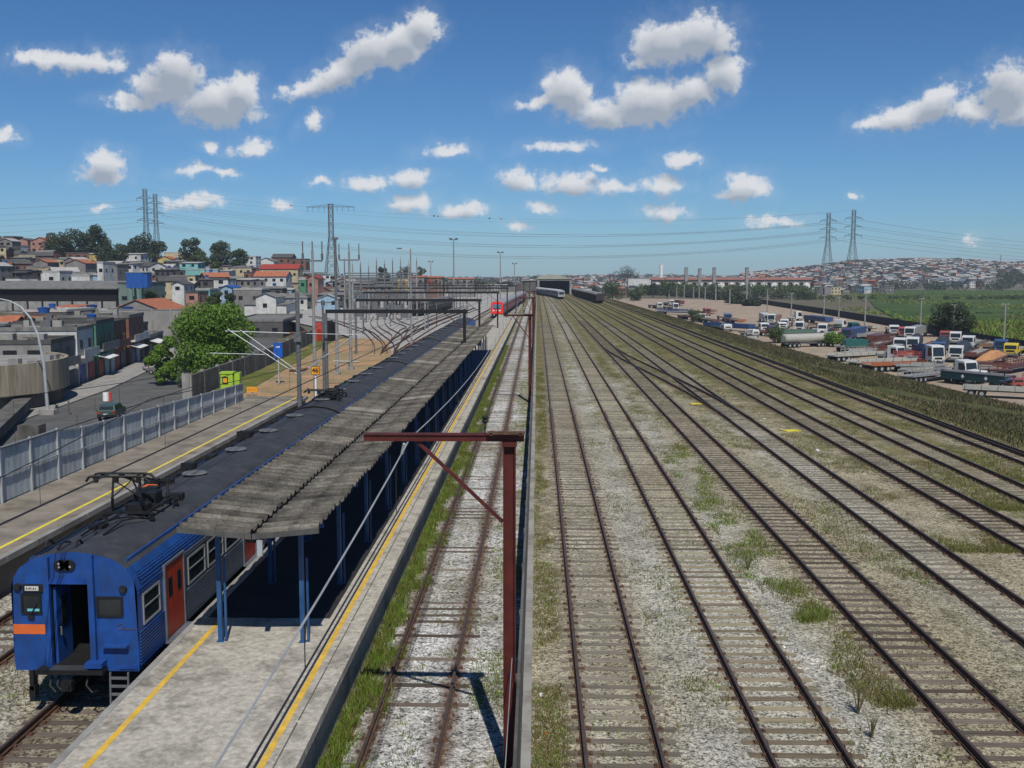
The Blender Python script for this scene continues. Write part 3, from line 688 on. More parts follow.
def pantograph(body, y, raised, name='pantograph'):
    b = MB(); Z = 3.9
    for s in (-1, 1): b.beam((s * .5, y - .9, Z + .14), (s * .5, y + .9, Z + .14), .07)
    for q in (-.9, 0, .9): b.beam((-.6, y + q, Z + .14), (.6, y + q, Z + .14), .08)
    for s in (-1, 1):
        for q in (-.9, .9):
            for k in range(3): b.tube([(s * .62, y + q, Z - .05 + k * .07), (s * .62, y + q, Z + .0 + k * .07)], .075 if k % 2 == 0 else .05, 8)
    b.box(-.3, .3, y + .25, y + .75, Z + .1, Z + .42); b.box(-.15, .4, y - .7, y - .3, Z + .1, Z + .3)
    kz = .36 if raised else .10; ky = -.35 if raised else -.6; hz_ = .98 if raised else .38
    for s in (-1, 1):
        b.tube([(s * .45, y + .8, Z + .2), (s * .38, y + .95 if raised else y + 1.25, Z + .2 + kz)], .04, 6)
        b.tube([(s * .45, y - .8, Z + .2), (s * .38, y - .95 if raised else y - 1.25, Z + .2 + kz)], .04, 6)
        b.tube([(s * .38, y + .95 if raised else y + 1.25, Z + .2 + kz), (s * .25 - .4, y + .2, Z + hz_ - .05)], .03, 6)
        b.tube([(s * .38, y - .95 if raised else y - 1.25, Z + .2 + kz), (s * .25 - .4, y - .2, Z + hz_ - .05)], .03, 6)
        b.tube([(s * .38, y + .95, Z + .2 + kz), (-s * .25 - .4, y + .2, Z + hz_ - .1)], .018, 5)
        b.tube([(s * .38, y - .95, Z + .2 + kz), (-s * .25 - .4, y - .2, Z + hz_ - .1)], .018, 5)
    for q in (-.22, .22):
        b.tube([(-1.38, y + q, Z + hz_ - .14), (-1.3, y + q, Z + hz_ - .02), (-1.2, y + q, Z + hz_), (.1, y + q, Z + hz_), (.2, y + q, Z + hz_ - .02), (.34, y + q, Z + hz_ - .16)], .035, 6)
    for x in (-1.1, -.55, .05): b.beam((x, y - .26, Z + hz_ - .04), (x, y + .26, Z + hz_ - .04), .05); b.box(x - .05, x + .05, y - .3, y - .2, Z + hz_ - .16, Z + hz_ - .02)
    return b.build(name, 'black', body)
train = empty('blue_train', (-11, 22.85, 0), 0, 'long blue and stainless commuter train with an open cab end door, beside the platform', 'train')
train.scale = (1.03, 1, 1)
c1 = car(train, 0, True); pantograph(c1, 4.2, True)
c2 = car(train, CARL + .2)
b = MB()
for (yy_, x, w_, h_) in ((6.4,-.75,.5,.2),(7.2,-.9,.35,.3),(8.0,-.7,.3,.15),(5.6,.35,.4,.2),(17.2,-.95,.5,.22),(10.6,-.95,.4,.16),(2.2,-.4,.35,.14)):
    b = MB(); b.box(x - w_/2, x + w_/2, yy_, yy_ + w_ * 1.1, 3.66, 3.80 + h_); b.box(x - w_/2 - .04, x + w_/2 + .04, yy_ + .1, yy_ + .16, 3.7, 3.82 + h_); b.tube([(x, yy_, 3.8), (x + .2, yy_ - .4, 3.9), (x + .3, yy_ - .8, 3.82)], .02, 5); b.build('roof_equipment', 'black', c1)
b = MB(); b.tube([(-.4, 1.4, 3.9), (-.35, 2.4, 3.98), (-.1, 3.0, 3.98)], .025, 6); b.tube([(.1, 1.5, 3.9), (.15, 2.6, 4.0), (.5, 3.1, 3.98)], .025, 6)
for s in (-.8, -.1): b.tube([(s, .35, 3.86), (s, .5, 4.0), (s, .65, 4.0), (s, .8, 3.86)], .03, 6)
b.tube([(-.45, .25, 3.88), (-.45, .55, 3.97), (-.45, .9, 3.88)], .03, 6)
b.build('roof_pipes', 'black', c1)
b = MB(); b.tube([(-1.05, 6.6, 3.66), (-1.0, 6.6, 3.95), (-.85, 6.9, 4.02), (-.7, 7.2, 3.95)], .035, 6); b.build('cable', 'orange', c1)
for i in range(3): copy_part(c2, train, (0, (CARL + .2) * (i + 2), 0))
pantograph(c2, 3.5, False)
b = MB()
for i in range(4):
    yb = (CARL + .2) * (i + 1); b.box(-1.0, 1.0, yb - .6, yb + .05, .95, 3.7)
b.build('gangway', 'black', train)
b = MB()
for i in range(4):
    yb = (CARL + .2) * (i + 1) - .3; b.tube([(x * 1.0, yb, z + .05) for x, z in P[3:-3]], .045, 6)
b.build('gangway_hoop', 'black', train)
# cab end face
ys = -.0
def facepoly(b, x0, x1, m=0, zlo=.96):
    pts = [(x0, ys, zlo), (x1, ys, zlo)]
    top = sorted([(x, z) for x, z in P if x0 < x < x1 and z > 2.9], key=lambda q: -q[0])
    if x1 < 1.4: pts.append((x1, ys, zat(x1)))
    else: pts += [(1.47, ys, 1.25)]
    for x, z in top: pts.append((x, ys, z))
    if x0 > -1.4: pts.append((x0, ys, zat(x0)))
    else: pts += [(-1.47, ys, 1.25)]
    b.quad(pts, m)
b = MB(); facepoly(b, -1.45, -.53); facepoly(b, .37, 1.45); facepoly(b, -.53, .37, 0, 3.12)
face = b.build('end_wall', 'blue', c1)
for (xa, xb) in ((-.66, -.53), (.37, .50)):
    b = MB(); b.box(xa, xb, -.11, .0, 1.0, zat(xa) - .02); b.build('door_pillar', 'blue', face)
b = MB(); b.box(-.53, .37, -.10, 0, 3.12, 3.18); b.box(-.53, .37, -.06, 0, 3.18, 3.22); b.build('door_header', 'bluedk', face)
b = MB()
b.quad([(-.53,.0,1.12),(-.53,2.5,1.12),(-.53,2.5,3.12),(-.53,0,3.12)]); b.quad([(.37,0,1.12),(.37,2.5,1.12),(.37,2.5,3.12),(.37,0,3.12)][::-1]); b.quad([(-.53,0,3.12),(-.53,2.5,3.12),(.37,2.5,3.12),(.37,0,3.12)]); b.quad([(-.53,2.5,1.12),(.37,2.5,1.12),(.37,2.5,3.12),(-.53,2.5,3.12)])
b.build('vestibule', 'dark', c1)
b = MB(); b.box(-.53, .37, -.02, 2.5, 1.06, 1.125); b.build('vestibule_floor', 'black', c1)
b = MB(); b.box(-.50, -.44, .03, .78, 1.13, 3.0); dl = b.build('end_door', 'blue', c1)
b = MB(); b.box(-.435, -.42, .25, .55, 2.0, 2.7); b.build('window', 'glass', dl)
b = MB(); b.tube([(-.42, .12, 2.0), (-.39, .12, 2.0), (-.39, .12, 1.8)], .02, 6); b.build('handle', 'galvd', dl)
b = MB(); b.beam((.34, .3, 1.13), (.34, .3, 2.9), .05); b.box(.28, .36, .4, .7, 1.5, 2.0); b.build('side_locker', 'bluedk', c1)
for (xa, xb, za, zb) in ((-1.24, -.76, 2.36, 2.87), (.52, 1.14, 2.30, 2.80)):
    b = MB(); t = .05
    b.box(xa, xb, -.035, -.003, za, za + t); b.box(xa, xb, -.035, -.003, zb - t, zb); b.box(xa, xa + t, -.035, -.003, za + t, zb - t); b.box(xb - t, xb, -.035, -.003, za + t, zb - t)
    f = b.build('cab_window', 'black', face)
    b = MB(); b.box(xa + t, xb - t, -.018, -.002, za + t, zb - t); b.build('pane', 'glass', f)
    if xa < 0:
        b = MB(); b.beam((-1.02, -.05, 2.34), (-.86, -.05, 2.62), .02); b.box(-1.08, -.94, -.06, -.03, 2.25, 2.34); b.build('wiper', 'black', f)
        b = MB(); b.box(-1.10, -.80, -.024, -.019, 2.43, 2.49); b.build('cab_card', mat('turquoise card', (.15,.5,.55), .5), f)
b = MB(); b.box(-1.18, -.70, -.04, -.003, 2.9, 3.09); dpn = b.build('destination_box', 'black', face)
b = MB(); b.box(-1.12, -.80, -.047, -.041, 2.94, 3.05); b.build('destination_plate', mat('pale plate', (.5,.5,.45), .6), dpn)
b = MB()
for k, (u, h_) in enumerate(((0,.05),(.035,.03),(.07,.05),(.105,.05),(.15,.02),(.17,.05),(.21,.04))): b.box(-1.09 + u, -1.07 + u, -.050, -.0475, 2.97, 2.97 + h_)
b.build('destination_marks', 'black', dpn)
for x, z in ((-1.30, 3.02), (1.16, 2.98)):
    b = MB(); b.tube([(x, -.005, z), (x, -.07, z)], [.095, .08], 14); h_ = b.build('headlight', 'black', face)
    b = MB(); b.tube([(x, -.068, z), (x, -.076, z)], .055, 12); b.build('lens', 'glass', h_)
b = MB(); b.tube([(-.29, -.004, 3.56), (-.29, -.05, 3.56)], .13, 16); b.tube([(-.06, -.004, 3.56), (-.06, -.05, 3.56)], .13, 16); b.box(-.29, -.06, -.05, -.004, 3.43, 3.69); mk = b.build('marker_light_box', 'black', face)
b = MB()
for (x, z) in ((-.30, 3.60), (-.29, 3.52), (-.04, 3.53)): b.tube([(x, -.05, z), (x, -.058, z)], .028, 8)
b.build('marker_lens', 'chrome', mk)
b = MB(); b.box(-1.46, -.70, -.006, -.002, 1.86, 2.10); b.build('orange_stripe', 'orange', face)
b = MB(); b.box(.66, 1.24, -.15, -.003, 1.58, 1.63); b.box(.66, 1.24, -.03, -.003, 1.48, 1.58); b.build('foot_step', 'blue', face)
b = MB(); b.box(.30, .70, -.30, -.003, 1.13, 1.25); b.build('buffer_box', 'bluedk', face)
b = MB(); b.box(-.85, .72, -.30, -.003, .97, 1.08); b.build('end_sill', 'black', face)
b = MB(); b.box(-.53, .37, -.29, -.02, 1.081, 1.10); b.build('tread_plate', 'roofgrey', face)
b = MB(); b.box(1.0, 1.42, -.03, -.003, 1.02, 1.10); b.build('number_plate', 'bluedk', face)
b = MB()
b.tube([(-.1, .5, .72), (-.1, -.25, .72)], .08, 8); b.box(-.22, .02, -.40, -.24, .60, .84); b.box(-.16, -.02, -.46, -.4, .64, .78)
for s in (-.55, -.38, .3): b.tube([(s, -.05, .95), (s, -.25, .7), (s + .15, -.3, .55), (s + .2, -.1, .5)], .025, 6)
b.build('coupler', 'black', c1)
b = MB()
for x in (.82, 1.24): b.beam((x, -.12, .98), (x, -.16, .22), .035, .05)
for k in range(4): b.beam((.82, -.14, .84 - k * .2), (1.24, -.14, .84 - k * .2), .03, .06)
b.build('ladder', 'galvd', c1)
b = MB(); b.beam((-1.1, .1, .96), (-1.1, .1, .45), .10, .2); b.box(-1.17, -1.03, .0, .2, .28, .55); b.beam((-.95, -.05, .9), (-.4, -.05, .9), .03); b.build('rail_guard', 'black', c1)
b = MB(); b.tube([(.98, -.012, 2.07), (1.08, -.012, 2.14), (1.16, -.012, 2.06), (1.08, -.012, 1.99), (1.0, -.012, 2.0)], .008, 5); b.tube([(1.1, -.012, 2.0), (1.42, -.012, 2.0)], .008, 5); b.build('scratch_mark', 'rust', face)
# ------------------------------------------------------------ red train
def red_train():
    q = [p for p in T0 if p[1] >= 245]
    r = empty('red_train', (-9.85, 247, 0), 0, 'distant train with a bright red cab approaching the platform', 'train')
    P2 = [(1.45,.95),(1.48,1.2),(1.48,3.2),(1.3,3.6),(.9,3.8),(-.9,3.8),(-1.3,3.6),(-1.48,3.2),(-1.48,1.2),(-1.45,.95)]
    def xat(y):
        for (xa, ya), (xb, yb) in zip(T0, T0[1:]):
            if ya <= y <= yb: return xa + (xb - xa) * (y - ya) / (yb - ya)
    for k in range(7):
        y0 = 247 + k * 24; y1 = y0 + 23.4; xa, xb = xat(y0), xat(y1); rz = -math.atan2(xb - xa, y1 - y0)
        b = MB(); b.prism(P2, 0, 23.4, 0, ms=[0, 0, 1, 1, 1, 1, 1, 0, 0, 0]); c = b.build('car', [mat('train flank grey', (.19,.185,.19), .5, .1), mat('train roof pale', (.26,.26,.27), .7, .1)], r, loc=(xa + 9.85, y0 - 247, 0), rz=rz)
        b = MB()
        for dy in (3, 9, 15, 21):
            for s in (-1, 1): a_, c_ = sorted((s * 1.48, s * 1.5)); b.box(a_, c_, dy - .7, dy + .7, 1.1, 3.0)
        b.build('door', 'redbox', c)
        b = MB()
        for s in (-1, 1): a_, c_ = sorted((s * 1.48, s * 1.49)); b.box(a_, c_, .8, 22.6, 1.95, 2.75)
        b.build('window_band', 'glass', c)
        b = MB(); b.box(-1.2, 1.2, 1.5, 22, .3, .94); b.build('underframe', 'black', c)
        if k == 0:
            red = mat('bright red paint', (.75,.035,.02), .4, .05)
            b = MB(); b.prism([(1.5,.9),(1.52,1.2),(1.52,3.2),(1.3,3.65),(.9,3.85),(-.9,3.85),(-1.3,3.65),(-1.52,3.2),(-1.52,1.2),(-1.5,.9)], -.6, .9); cb = b.build('cab', red, c)
            b = MB(); b.box(-1.1, 1.1, -.64, -.605, 2.2, 3.25); b.build('windscreen', mat('blue grey glass', (.12,.17,.25), .2), cb)
            b = MB(); b.box(-.75, .75, -.67, -.642, 2.1, 2.2); b.build('wiper_panel', 'black', cb)
            for s in (-.85, .05, .7): b2 = MB(); b2.box(s - .25, s + .25, -.64, -.603, 1.55, 1.85); b2.build('headlight', 'white', cb)
            b = MB(); b.box(-1.3, 1.3, -.5, .8, .35, .9); b.build('bumper', 'black', cb)
            for s in (-.7, .7): b2 = MB(); b2.tube([(s, -.5, .62), (s, -.62, .62)], .16, 10); b2.build('buffer_lamp', 'white', cb)
red_train()
# ------------------------------------------------------------ boundary wall between the lines
wr = empty('boundary_wall', (-.36, 0, -.2), 0, 'thin dark boundary wall with concrete kerb running away beside the red poles', 'wall')
b = MB()
for k in range(150):
    y = 8 + k * 4; b.box(-.03, .03, y, y + 3.88, 0, 2.35, 0)
b.build('wall_panel', 'darkconc', wr)
b = MB()
for k in range(300): b.box(.032, .25, 8 + k * 2 + .01, 10 + k * 2 - .01, -.1, .17 + rnd.uniform(-.01, .01))
b.build('kerb', 'conc2', wr)
for k in range(60):
    y = 7.94 + k * 4; b = MB(); b.box(-.06, .04, y, y + .09, 0, 2.36); b.build('wall_post', 'darkconc', wr)
# ------------------------------------------------------------ red cantilever poles with their overhead wires
def red_pole(y, x, H=7.15, arm=3.0, label='', tip=.3):
    r = empty('cantilever_pole', (x, y, -.2), 0, label, 'catenary pole', 'red cantilever poles along the boundary wall'); H += .2
    b = MB(); b.box(-.13, -.105, -.13, .13, 0, H - .15); b.box(.105, .13, -.13, .13, 0, H - .15); b.box(-.105, .105, -.02, .02, 0, H - .15); b.box(-.16, .16, -.16, .16, 0, .06); b.box(-.15, .15, -.15, .15, H - .25, H - .15); b.build('post', 'poleR', r)
    b = MB(); b.box(-arm, tip, -.09, -.02, H - .148, H - .02); b.box(-arm, tip, .02, .09, H - .148, H - .02); b.box(-arm, tip, -.12, .12, H - .02, H); b.build('arm', 'poleR', r)
    b = MB(); b.beam((-arm * .64, 0, H - .15), (-.14, 0, H - 1.85), .07, .07); b.build('brace', 'poleR', r)
    b = MB(); b.box(-.45, .32, -.25, -.15, H + .02, H + .08); b.box(-.4, -.34, -.25, .1, H, H + .05); b.box(.2,.26,-.25,.1,H,H+.05); b.build('bracket', 'rust', r)
    b = MB(); b.tube([(-.5, 0, H + .0), (-.5, 0, H + .3)], .015, 5); b.tube([(-.5,0,H+.22),(-.5,0,H+.26),(-.5,0,H+.3),(-.5,0,H+.34),(-.5,0,H+.38)], [.03,.075,.045,.075,.03], 8); b.build('insulator', 'black', r)
    b = MB(); b.tube([(-arm * .72, -.1, H - .2), (-arm * .74, -.02, H - .42)], .035, 6); b.build('hanger', 'galv', r)
    return r
red_pole(20.35, -.56, label='nearest dark red cantilever pole, standing against the boundary wall')
for i, (y, nm) in enumerate(((83, 'second red cantilever pole along the wall, far down the line'), (145, 'third red cantilever pole, small beyond the platform end'), (207, 'fourth red cantilever pole, level with the red train'))):
    red_pole(y, -.58, 7.15, 2.2, nm)
def wire(name, pts, r, m, label, group=None, parent=None):
    b = MB(); b.tube(pts, r, 5); o = b.build(name, m, parent); return tag(o, label, 'overhead wire', group) if parent is None else o
def catenary(x, zc, zm, sag, ys, label, rr=.014, step=7.5, mm='wire'):
    r = empty('overhead_line', (x, ys[0], zc), 0, label, 'overhead line')
    up = []; 
    for a, c in zip(ys, ys[1:]):
        n = 14
        for i in range(n + (c == ys[-1])):
            t = i / n; up.append((0, a + (c - a) * t - ys[0], zm - zc - sag * 4 * t * (1 - t)))
    b = MB(); b.tube([(0, 0, 0), (0, ys[-1] - ys[0], 0)], rr, 5); b.tube([(.07, 0, 0.01), (.07, ys[-1] - ys[0], .01)], rr, 5); b.build('contact_wire', 'wired', r)
    b = MB(); b.tube(up, rr * 1.0, 5); b.build('messenger_wire', mm, r)
    b = MB()
    y = 1.0
    while y < ys[-1] - ys[0]:
        for (p, q) in zip(up, up[1:]):
            if p[1] <= y <= q[1]: zt = p[2] + (q[2] - p[2]) * (y - p[1]) / (q[1] - p[1])
        b.tube([(0, y, 0), (0, y, zt)], rr * .5, 4, cap=False); y += step
    b.build('droppers', 'wired', r)
catenary(-2.65, 5.9, 7.0, .75, [-20, 20.6, 83, 145, 207], 'overhead line held by the red cantilever poles')
catenary(-11.0, 5.32, 6.9, .8, [-2, 28, 91, 132, 180, 230], 'overhead line above the blue train', .013, mm='wired')
catenary(-15.5, 5.4, 6.9, .8, [-2, 28, 72, 132, 180, 230], 'overhead line above the weedy track by the left platform', .012, mm='wired')
b = MB(); b.tube([(-.33, 1, 5.0), (-.42, 9, 3.6), (-.5, 20, 2.5)], .008, 4); tag(b.build('guy_wire', 'wire'), 'pale slack wire running along the near face of the wall', 'wire')
# ------------------------------------------------------------ black beam gantries over the station
def gantry(y, xl, xr, H, label, zb=-.2, mid=None):
    r = empty('catenary_gantry', (xr, y, 0), 0, label, 'gantry', 'dark beam gantries across the left tracks')
    b = MB(); b.beam((xl - xr, 0, H), (.3, 0, H), .16, .34); b.build('beam', 'black', r)
    for x, z0 in ((0, zb), (xl - xr, -.2)):
        b = MB(); b.box(x - .13, x + .13, -.13, .13, z0, H - .17); b.box(x-.25,x+.25,-.25,.25,z0,z0+.06); b.build('post', 'black' if x == 0 else 'galvd', r)
    b = MB(); b.beam((-.1, 0, H - 1.5), (-1.9, 0, H - .1), .07); b.build('brace', 'poleR', r)
    n = 3
    for i in range(n):
        x = (xl - xr) * (i + .6) / n
        b = MB(); b.beam((x, 0, H + .2), (x, 0, H - 1.4), .07, .07); b.build('hanger', 'poleR' if i % 2 == 0 else 'galvd', r)
        b = MB(); b.beam((x, 0, H - 1.3), (x + 1.2, 0, H - .9), .04); b.tube([(x, 0, H + .1), (x, 0, H + .6)], .06, 6); b.build('insulator_arm', 'galvd', r)
gantry(91, -19.3, -6.6, 7.1, 'nearest black beam gantry, its right post rising through the canopy', zb=1.1)
gantry(132, -24, -7.6, 7.1, 'second black beam gantry behind the nearest one', zb=1.1)
gantry(178, -31, -7.0, 7.3, 'third black beam gantry beyond the platform end', zb=1.1)
gantry(222, -38, -6.6, 7.5, 'fourth black beam gantry just nearer than the red train')
gantry(275, -46, -5.8, 7.5, 'fifth black gantry standing over the red train')
gantry(335, -54, -4.5, 7.5, 'sixth black gantry over the rear of the red train')
gantry(410, -62, -3, 7.5, 'farthest black gantry near the depot shed')
# ------------------------------------------------------------ poles on the left
def pole(name, base, top_px_y, r, m, label, cat, rt=.6, z=None):
    H = dp(0, top_px_y, base.y).z - base.z
    root = empty(name, tuple(base), 0, label, cat); root['h'] = 0; del root['h']
    b = MB(); b.tube([(0, 0, 0), (0, 0, H)], [r, r * rt], 10); b.build('shaft', m, root)
    b = MB(); b.box(-r * 1.8, r * 1.8, -r * 1.8, r * 1.8, -.05, .25); b.build('footing', 'conc2', root)
    return root, H
def tpole(px, py, ty, label, half=2.0, up=1.6, r=.19, m='tpole'):
    root, H = pole('feeder_pole', gp(px, py, 0), ty, r, m, label, 'utility pole')
    b = MB(); b.beam((-half, 0, H - .9), (half, 0, H - .9), .13)
    for x in (-half, 0, half): b.tube([(x, 0, H - .9), (x, 0, H + up - .6)], .05, 6)
    b.build('crossarm', 'galvd', root)
    b = MB()
    for x in (-half, 0, half): b.tube([(x, 0, H - .8), (x, 0, H - .3)], .1, 6)
    b.build('insulator', 'galvd', root); return root
tpole(315.5, 400, 250, 'left feeder pole with a three pronged crossarm, behind the orange number sign', .8, 1.3, .16)
tpole(351, 369, 252, 'right feeder pole with a three pronged crossarm, against the curved tracks', 1.1, 1.5, .19)
r, H = pole('lamp_mast', gp(337.5, 374, 0), 240, .17, 'tpole', 'tall pale mast with a dark upper half, between the feeder poles', 'mast', .7)
b = MB(); b.tube([(0, 0, H * .55), (0, 0, H)], .15, 8); b.box(-.3, .3, -.15, .15, H, H + .25); b.build('upper_tube', 'galvd', r)
r, H = pole('concrete_post', gp(324.5, 392, 0), 300, .15, 'galvd', 'plain grey post close right of the orange number sign', 'post')
b = MB(); b.beam((-.8, 0, H - .2), (.8, 0, H - .2), .1); b.build('crossarm', 'galvd', r)
r, H = pole('lamp_post', gp(411.5, 343, 0), 249, .16, 'tpole', 'pale lamp post with one arm pointing left above the curved tracks', 'lamp post', .6)
b = MB(); b.tube([(0, 0, H - .4), (-.6, 0, H), (-1.4, 0, H + .05)], .05, 6); b.build('arm', 'galv', r); b = MB(); b.box(-2.1, -1.3, -.14, .14, H - .05, H + .12); b.build('lamp_head', 'galvd', r)
for (px, py, ty, lab) in ((454, 310, 240, 'tallest floodlight mast left of the red train'), (500.4, 301, 253, 'floodlight mast rising behind the red train'), (514.5, 296, 264, 'smaller floodlight mast right of the one behind the red train'), (431, 296, 262, 'small distant floodlight mast left of the tallest one'), (403, 300, 268, 'thin mast in front of the substation right end')):
    r, H = pole('floodlight_mast', gp(px, py, 0), ty, .28, 'tpole', lab, 'floodlight mast', .6)
    b = MB(); b.beam((-1.1, 0, H), (1.1, 0, H), .25); b.box(-1.3, -.5, -.3, .1, H, H + .5); b.box(.5, 1.3, -.3, .1, H, H + .5); b.build('floodlight', 'galvd', r)
# catenary pole at the end of the left platform, with tube arms both ways
base = gp(293, 405, 0); base = Vector((-17.3, 72, 0))
r, H = pole('catenary_pole', base, 293, .17, 'galvd', 'stout grey pole with pale tube arms both ways, at the end of the left platform', 'catenary pole', .9)
b = MB()
z0 = 3.2; xl = -5.1
b.tube([(-.1, 0, z0), (xl, -.1, z0 + 3.3)], .035, 6); b.tube([(-.1, 0, z0 + .25), (xl + .9, -.1, z0 + 3.25)], .035, 6); b.tube([(xl - 1.4, 0, z0 + 1.55), (-2.2, 0, z0 + 1.45)], .035, 6); b.tube([(xl - .2, 0, z0 + 3.15), (-.1, 0, z0 + 3.0)], .045, 6)
b.build('left_arm', 'galv', r)
b = MB(); b.tube([(.1, 0, z0 + .05), (4.7, 0, z0 + 3.3)], .045, 6); b.tube([(.1, 0, z0 + 3.0), (4.4, 0, z0 + 2.9)], .03, 6); b.tube([(2.5, 0, z0 + 1.0), (4.4, 0, z0 + .95)], .03, 6); b.build('right_arm', 'galv', r)
b = MB()
for x, z in ((-.45, z0 + .3), (.4, z0 + .3), (-.35, z0 + 3.0), (.4, z0 + 3.0)): b.tube([(x - .25, 0, z), (x + .25, 0, z + (.15 if x > 0 else -.0))], .1, 8)
b.build('insulator', 'rust', r)
b = MB(); b.box(-.26, .26, -.3, -.2, 5.6, 6.3); b.build('junction_box', 'galvd', r)
# signs
def post_sign(px, py, z, wpx, hpx, name, m, label, Y, pole_m='galv', cat='sign', text=None, legs=True, zb=None):
    c = dp(px, py, Y); sw, sh = wpx * Y / 1000, hpx * Y / 1000
    zb = 0 if zb is None else zb
    r = empty(name, (c.x, Y, zb), 0, label, cat); cz = c.z - zb
    b = MB(); b.box(-sw/2, sw/2, -.04, .04, cz - sh/2, cz + sh/2); b.build('board', m, r)
    if legs: b = MB(); b.box(-.06, .06, .045, .16, 0, cz + sh/2); b.build('post', pole_m, r)
    return r, sw, sh, cz
def textobj(s, size, m, parent, loc, ext=.004):
    cu = bpy.data.curves.new('lettering', 'FONT'); cu.body = s; cu.size = size; cu.extrude = ext; cu.align_x = 'CENTER'; cu.align_y = 'CENTER'; cu.offset = size * .02
    t = bpy.data.objects.new('lettering', cu); col.objects.link(t); dg = bpy.context.evaluated_depsgraph_get(); dg.update()
    me = bpy.data.meshes.new_from_object(t.evaluated_get(dg)); bpy.data.objects.remove(t); me.materials.clear(); me.materials.append(M[m] if isinstance(m, str) else m)
    o = bpy.data.objects.new('lettering', me); col.objects.link(o); o.parent = parent; o.location = loc; o.rotation_euler = (R(90), 0, 0); return o
r, sw, sh, cz = post_sign(278, 350, 0, 9, 15, 'blue_sign', 'bluesign', 'blue upright rectangular sign with a white mark near the tree', 95)
b = MB()
for k in range(4): b.box(-.2 + k * .1, -.13 + k * .1, -.05, -.042, cz + .22, cz + .34 + .05 * (k % 2))
b.build('white_mark', 'white', r)
r, sw, sh, cz = post_sign(315.3, 370.5, 0, 7.5, 7.5, 'number_sign', 'signy', 'square orange sign with black figures 46 on a white post', 76, 'white')
textobj('46', sh * .85, 'black', r, (0, -.05, cz)); b = MB(); b.box(-sw/2-.03, sw/2+.03, -.03, .03, cz - sh/2 - .03, cz + sh/2 + .03); b.build('frame', 'black', r)
r, sw, sh, cz = post_sign(252, 389.5, 0, 10.5, 5.5, 'low_sign', 'signy', 'low wide orange board on short legs past the fence end', 86)
b = MB()
for k in range(5): b.box(-.36 + k * .15, -.28 + k * .15, -.05, -.042, cz - .1, cz + .08)
b.build('faded_marks', mat('faded brown', (.4,.2,.04), .7), r)
# portable cabin (lime)
def lime_cabin():
    y = 80; c = dp(222, 392, y); x1 = dp(236, 392, y).x; zb = .2
    r = empty('portable_cabin', (c.x, y, zb), R(8), 'lime green portable cabin with a yellow and black panel behind the fence end', 'portable cabin')
    w_ = x1 - dp(221, 392, y).x; h_ = dp(0, 372, y).z - zb
    b = MB(); b.box(-.1, w_ - .35, 0, 1.2, 0, h_ - .12); b.box(-.16, w_ - .3, -.05, 1.25, h_ - .12, h_); b.build('shell', 'lime', r)
    b = MB(); b.box(w_ - .34, w_ - .25, .1, 1.1, .2, h_ - .3); b.build('side_door', 'galvd', r)
    b = MB(); b.box(w_ - .22, w_ + .2, 0, 1.1, 0, h_ - .05); b.build('annex', 'lime', r)
    b = MB(); b.box(.05, .5, -.03, -.005, h_ - .95, h_ - .35); p_ = b.build('panel', 'black', r)
    b = MB(); b.box(.12, .43, -.045, -.032, h_ - .82, h_ - .46); b.build('panel_mark', 'signy', p_)
lime_cabin()
# ------------------------------------------------------------ curved yard tracks (traced on the ground)
zx = lambda x, y: (340 + x / 4.268, 260 + y / 4.268)
yg = patch_mat('yard pale gravel', (.30,.29,.27), (.25,.24,.225), (.34,.33,.315), .05, .6, 9)
def poly_sheet(name, pix, z, m, scale=None, kind='structure'):
    b = MB(); pts = [gp(x, y, z) for x, y in pix]; b.quad(pts); return tag(b.build(name, m), kind=kind)
poly_sheet('yard_apron', [(357, 372), (396, 356), (440, 336), (472, 318), (500, 303), (516, 292), (430, 293), (370, 300), (320, 305), (290, 312), (285, 320), (330, 330), (372, 345), (365, 360)], -.10, yg)
def siding(pts, label, k):
    path = [tuple(gp(x, y, 0).xy) for x, y in pts]
    # catmull smoothing
    sm = []
    for i in range(len(path) - 1):
        p0, p1, p2, p3 = [Vector(path[max(0, min(len(path) - 1, i + j))]) for j in (-1, 0, 1, 2)]
        for t in (0, .25, .5, .75): sm.append(tuple(.5 * ((2*p1) + (p2-p0)*t + (2*p0-5*p1+4*p2-p3)*t*t + (3*p1-p0-3*p2+p3)*t**3)))
    sm.append(path[-1])
    rx, ry = sm[0]; r = empty('siding_track', (rx, ry, .12), 0, label, 'railway track', 'curved siding tracks')
    loc = [(x - rx, y - ry) for x, y in sm]
    for s in (-1, 1): rail_mesh(loc, s * .835).build('rail', ['rust', 'rust'], r)
    b = MB()
    for (a, c) in zip(loc, loc[1:]):
        A, C_ = Vector(a), Vector(c); L_ = (C_ - A).length; n = max(1, int(L_ / 1.2)); ang = math.atan2(-(C_ - A).x, (C_ - A).y)
        for i in range(n): p = A.lerp(C_, i / n); sl_box(b, p.x, p.y, 2.2, -.115, .22, 0, ang)
    b.build('sleepers', SL[0], r)
S = [([(200,405),(205,360),(160,320),(120,285),(115,265),(130,240)], 'first curved siding, bending sharply left beside the mast'),
     ([(205,395),(235,350),(240,320),(190,290),(175,262),(185,225)], 'second curved siding with a tight double bend'),
     ([(175,400),(165,355),(120,310),(60,290),(-20,262),(-120,240)], 'outermost curved siding sweeping left to the red shed'),
     ([(205,385),(260,330),(330,290),(430,250),(560,205)], 'long siding running alongside the blue train roof'),
     ([(240,345),(275,300),(300,285),(240,262),(225,235),(260,215)], 'third curved siding folding back on itself'),
     ([(200,400),(290,345),(390,285),(470,250),(590,205)], 'siding nearest the train, following the low brick wall'),
     ([(265,330),(340,270),(430,232),(540,195)], 'straight siding entering the yard from the far gantries')]
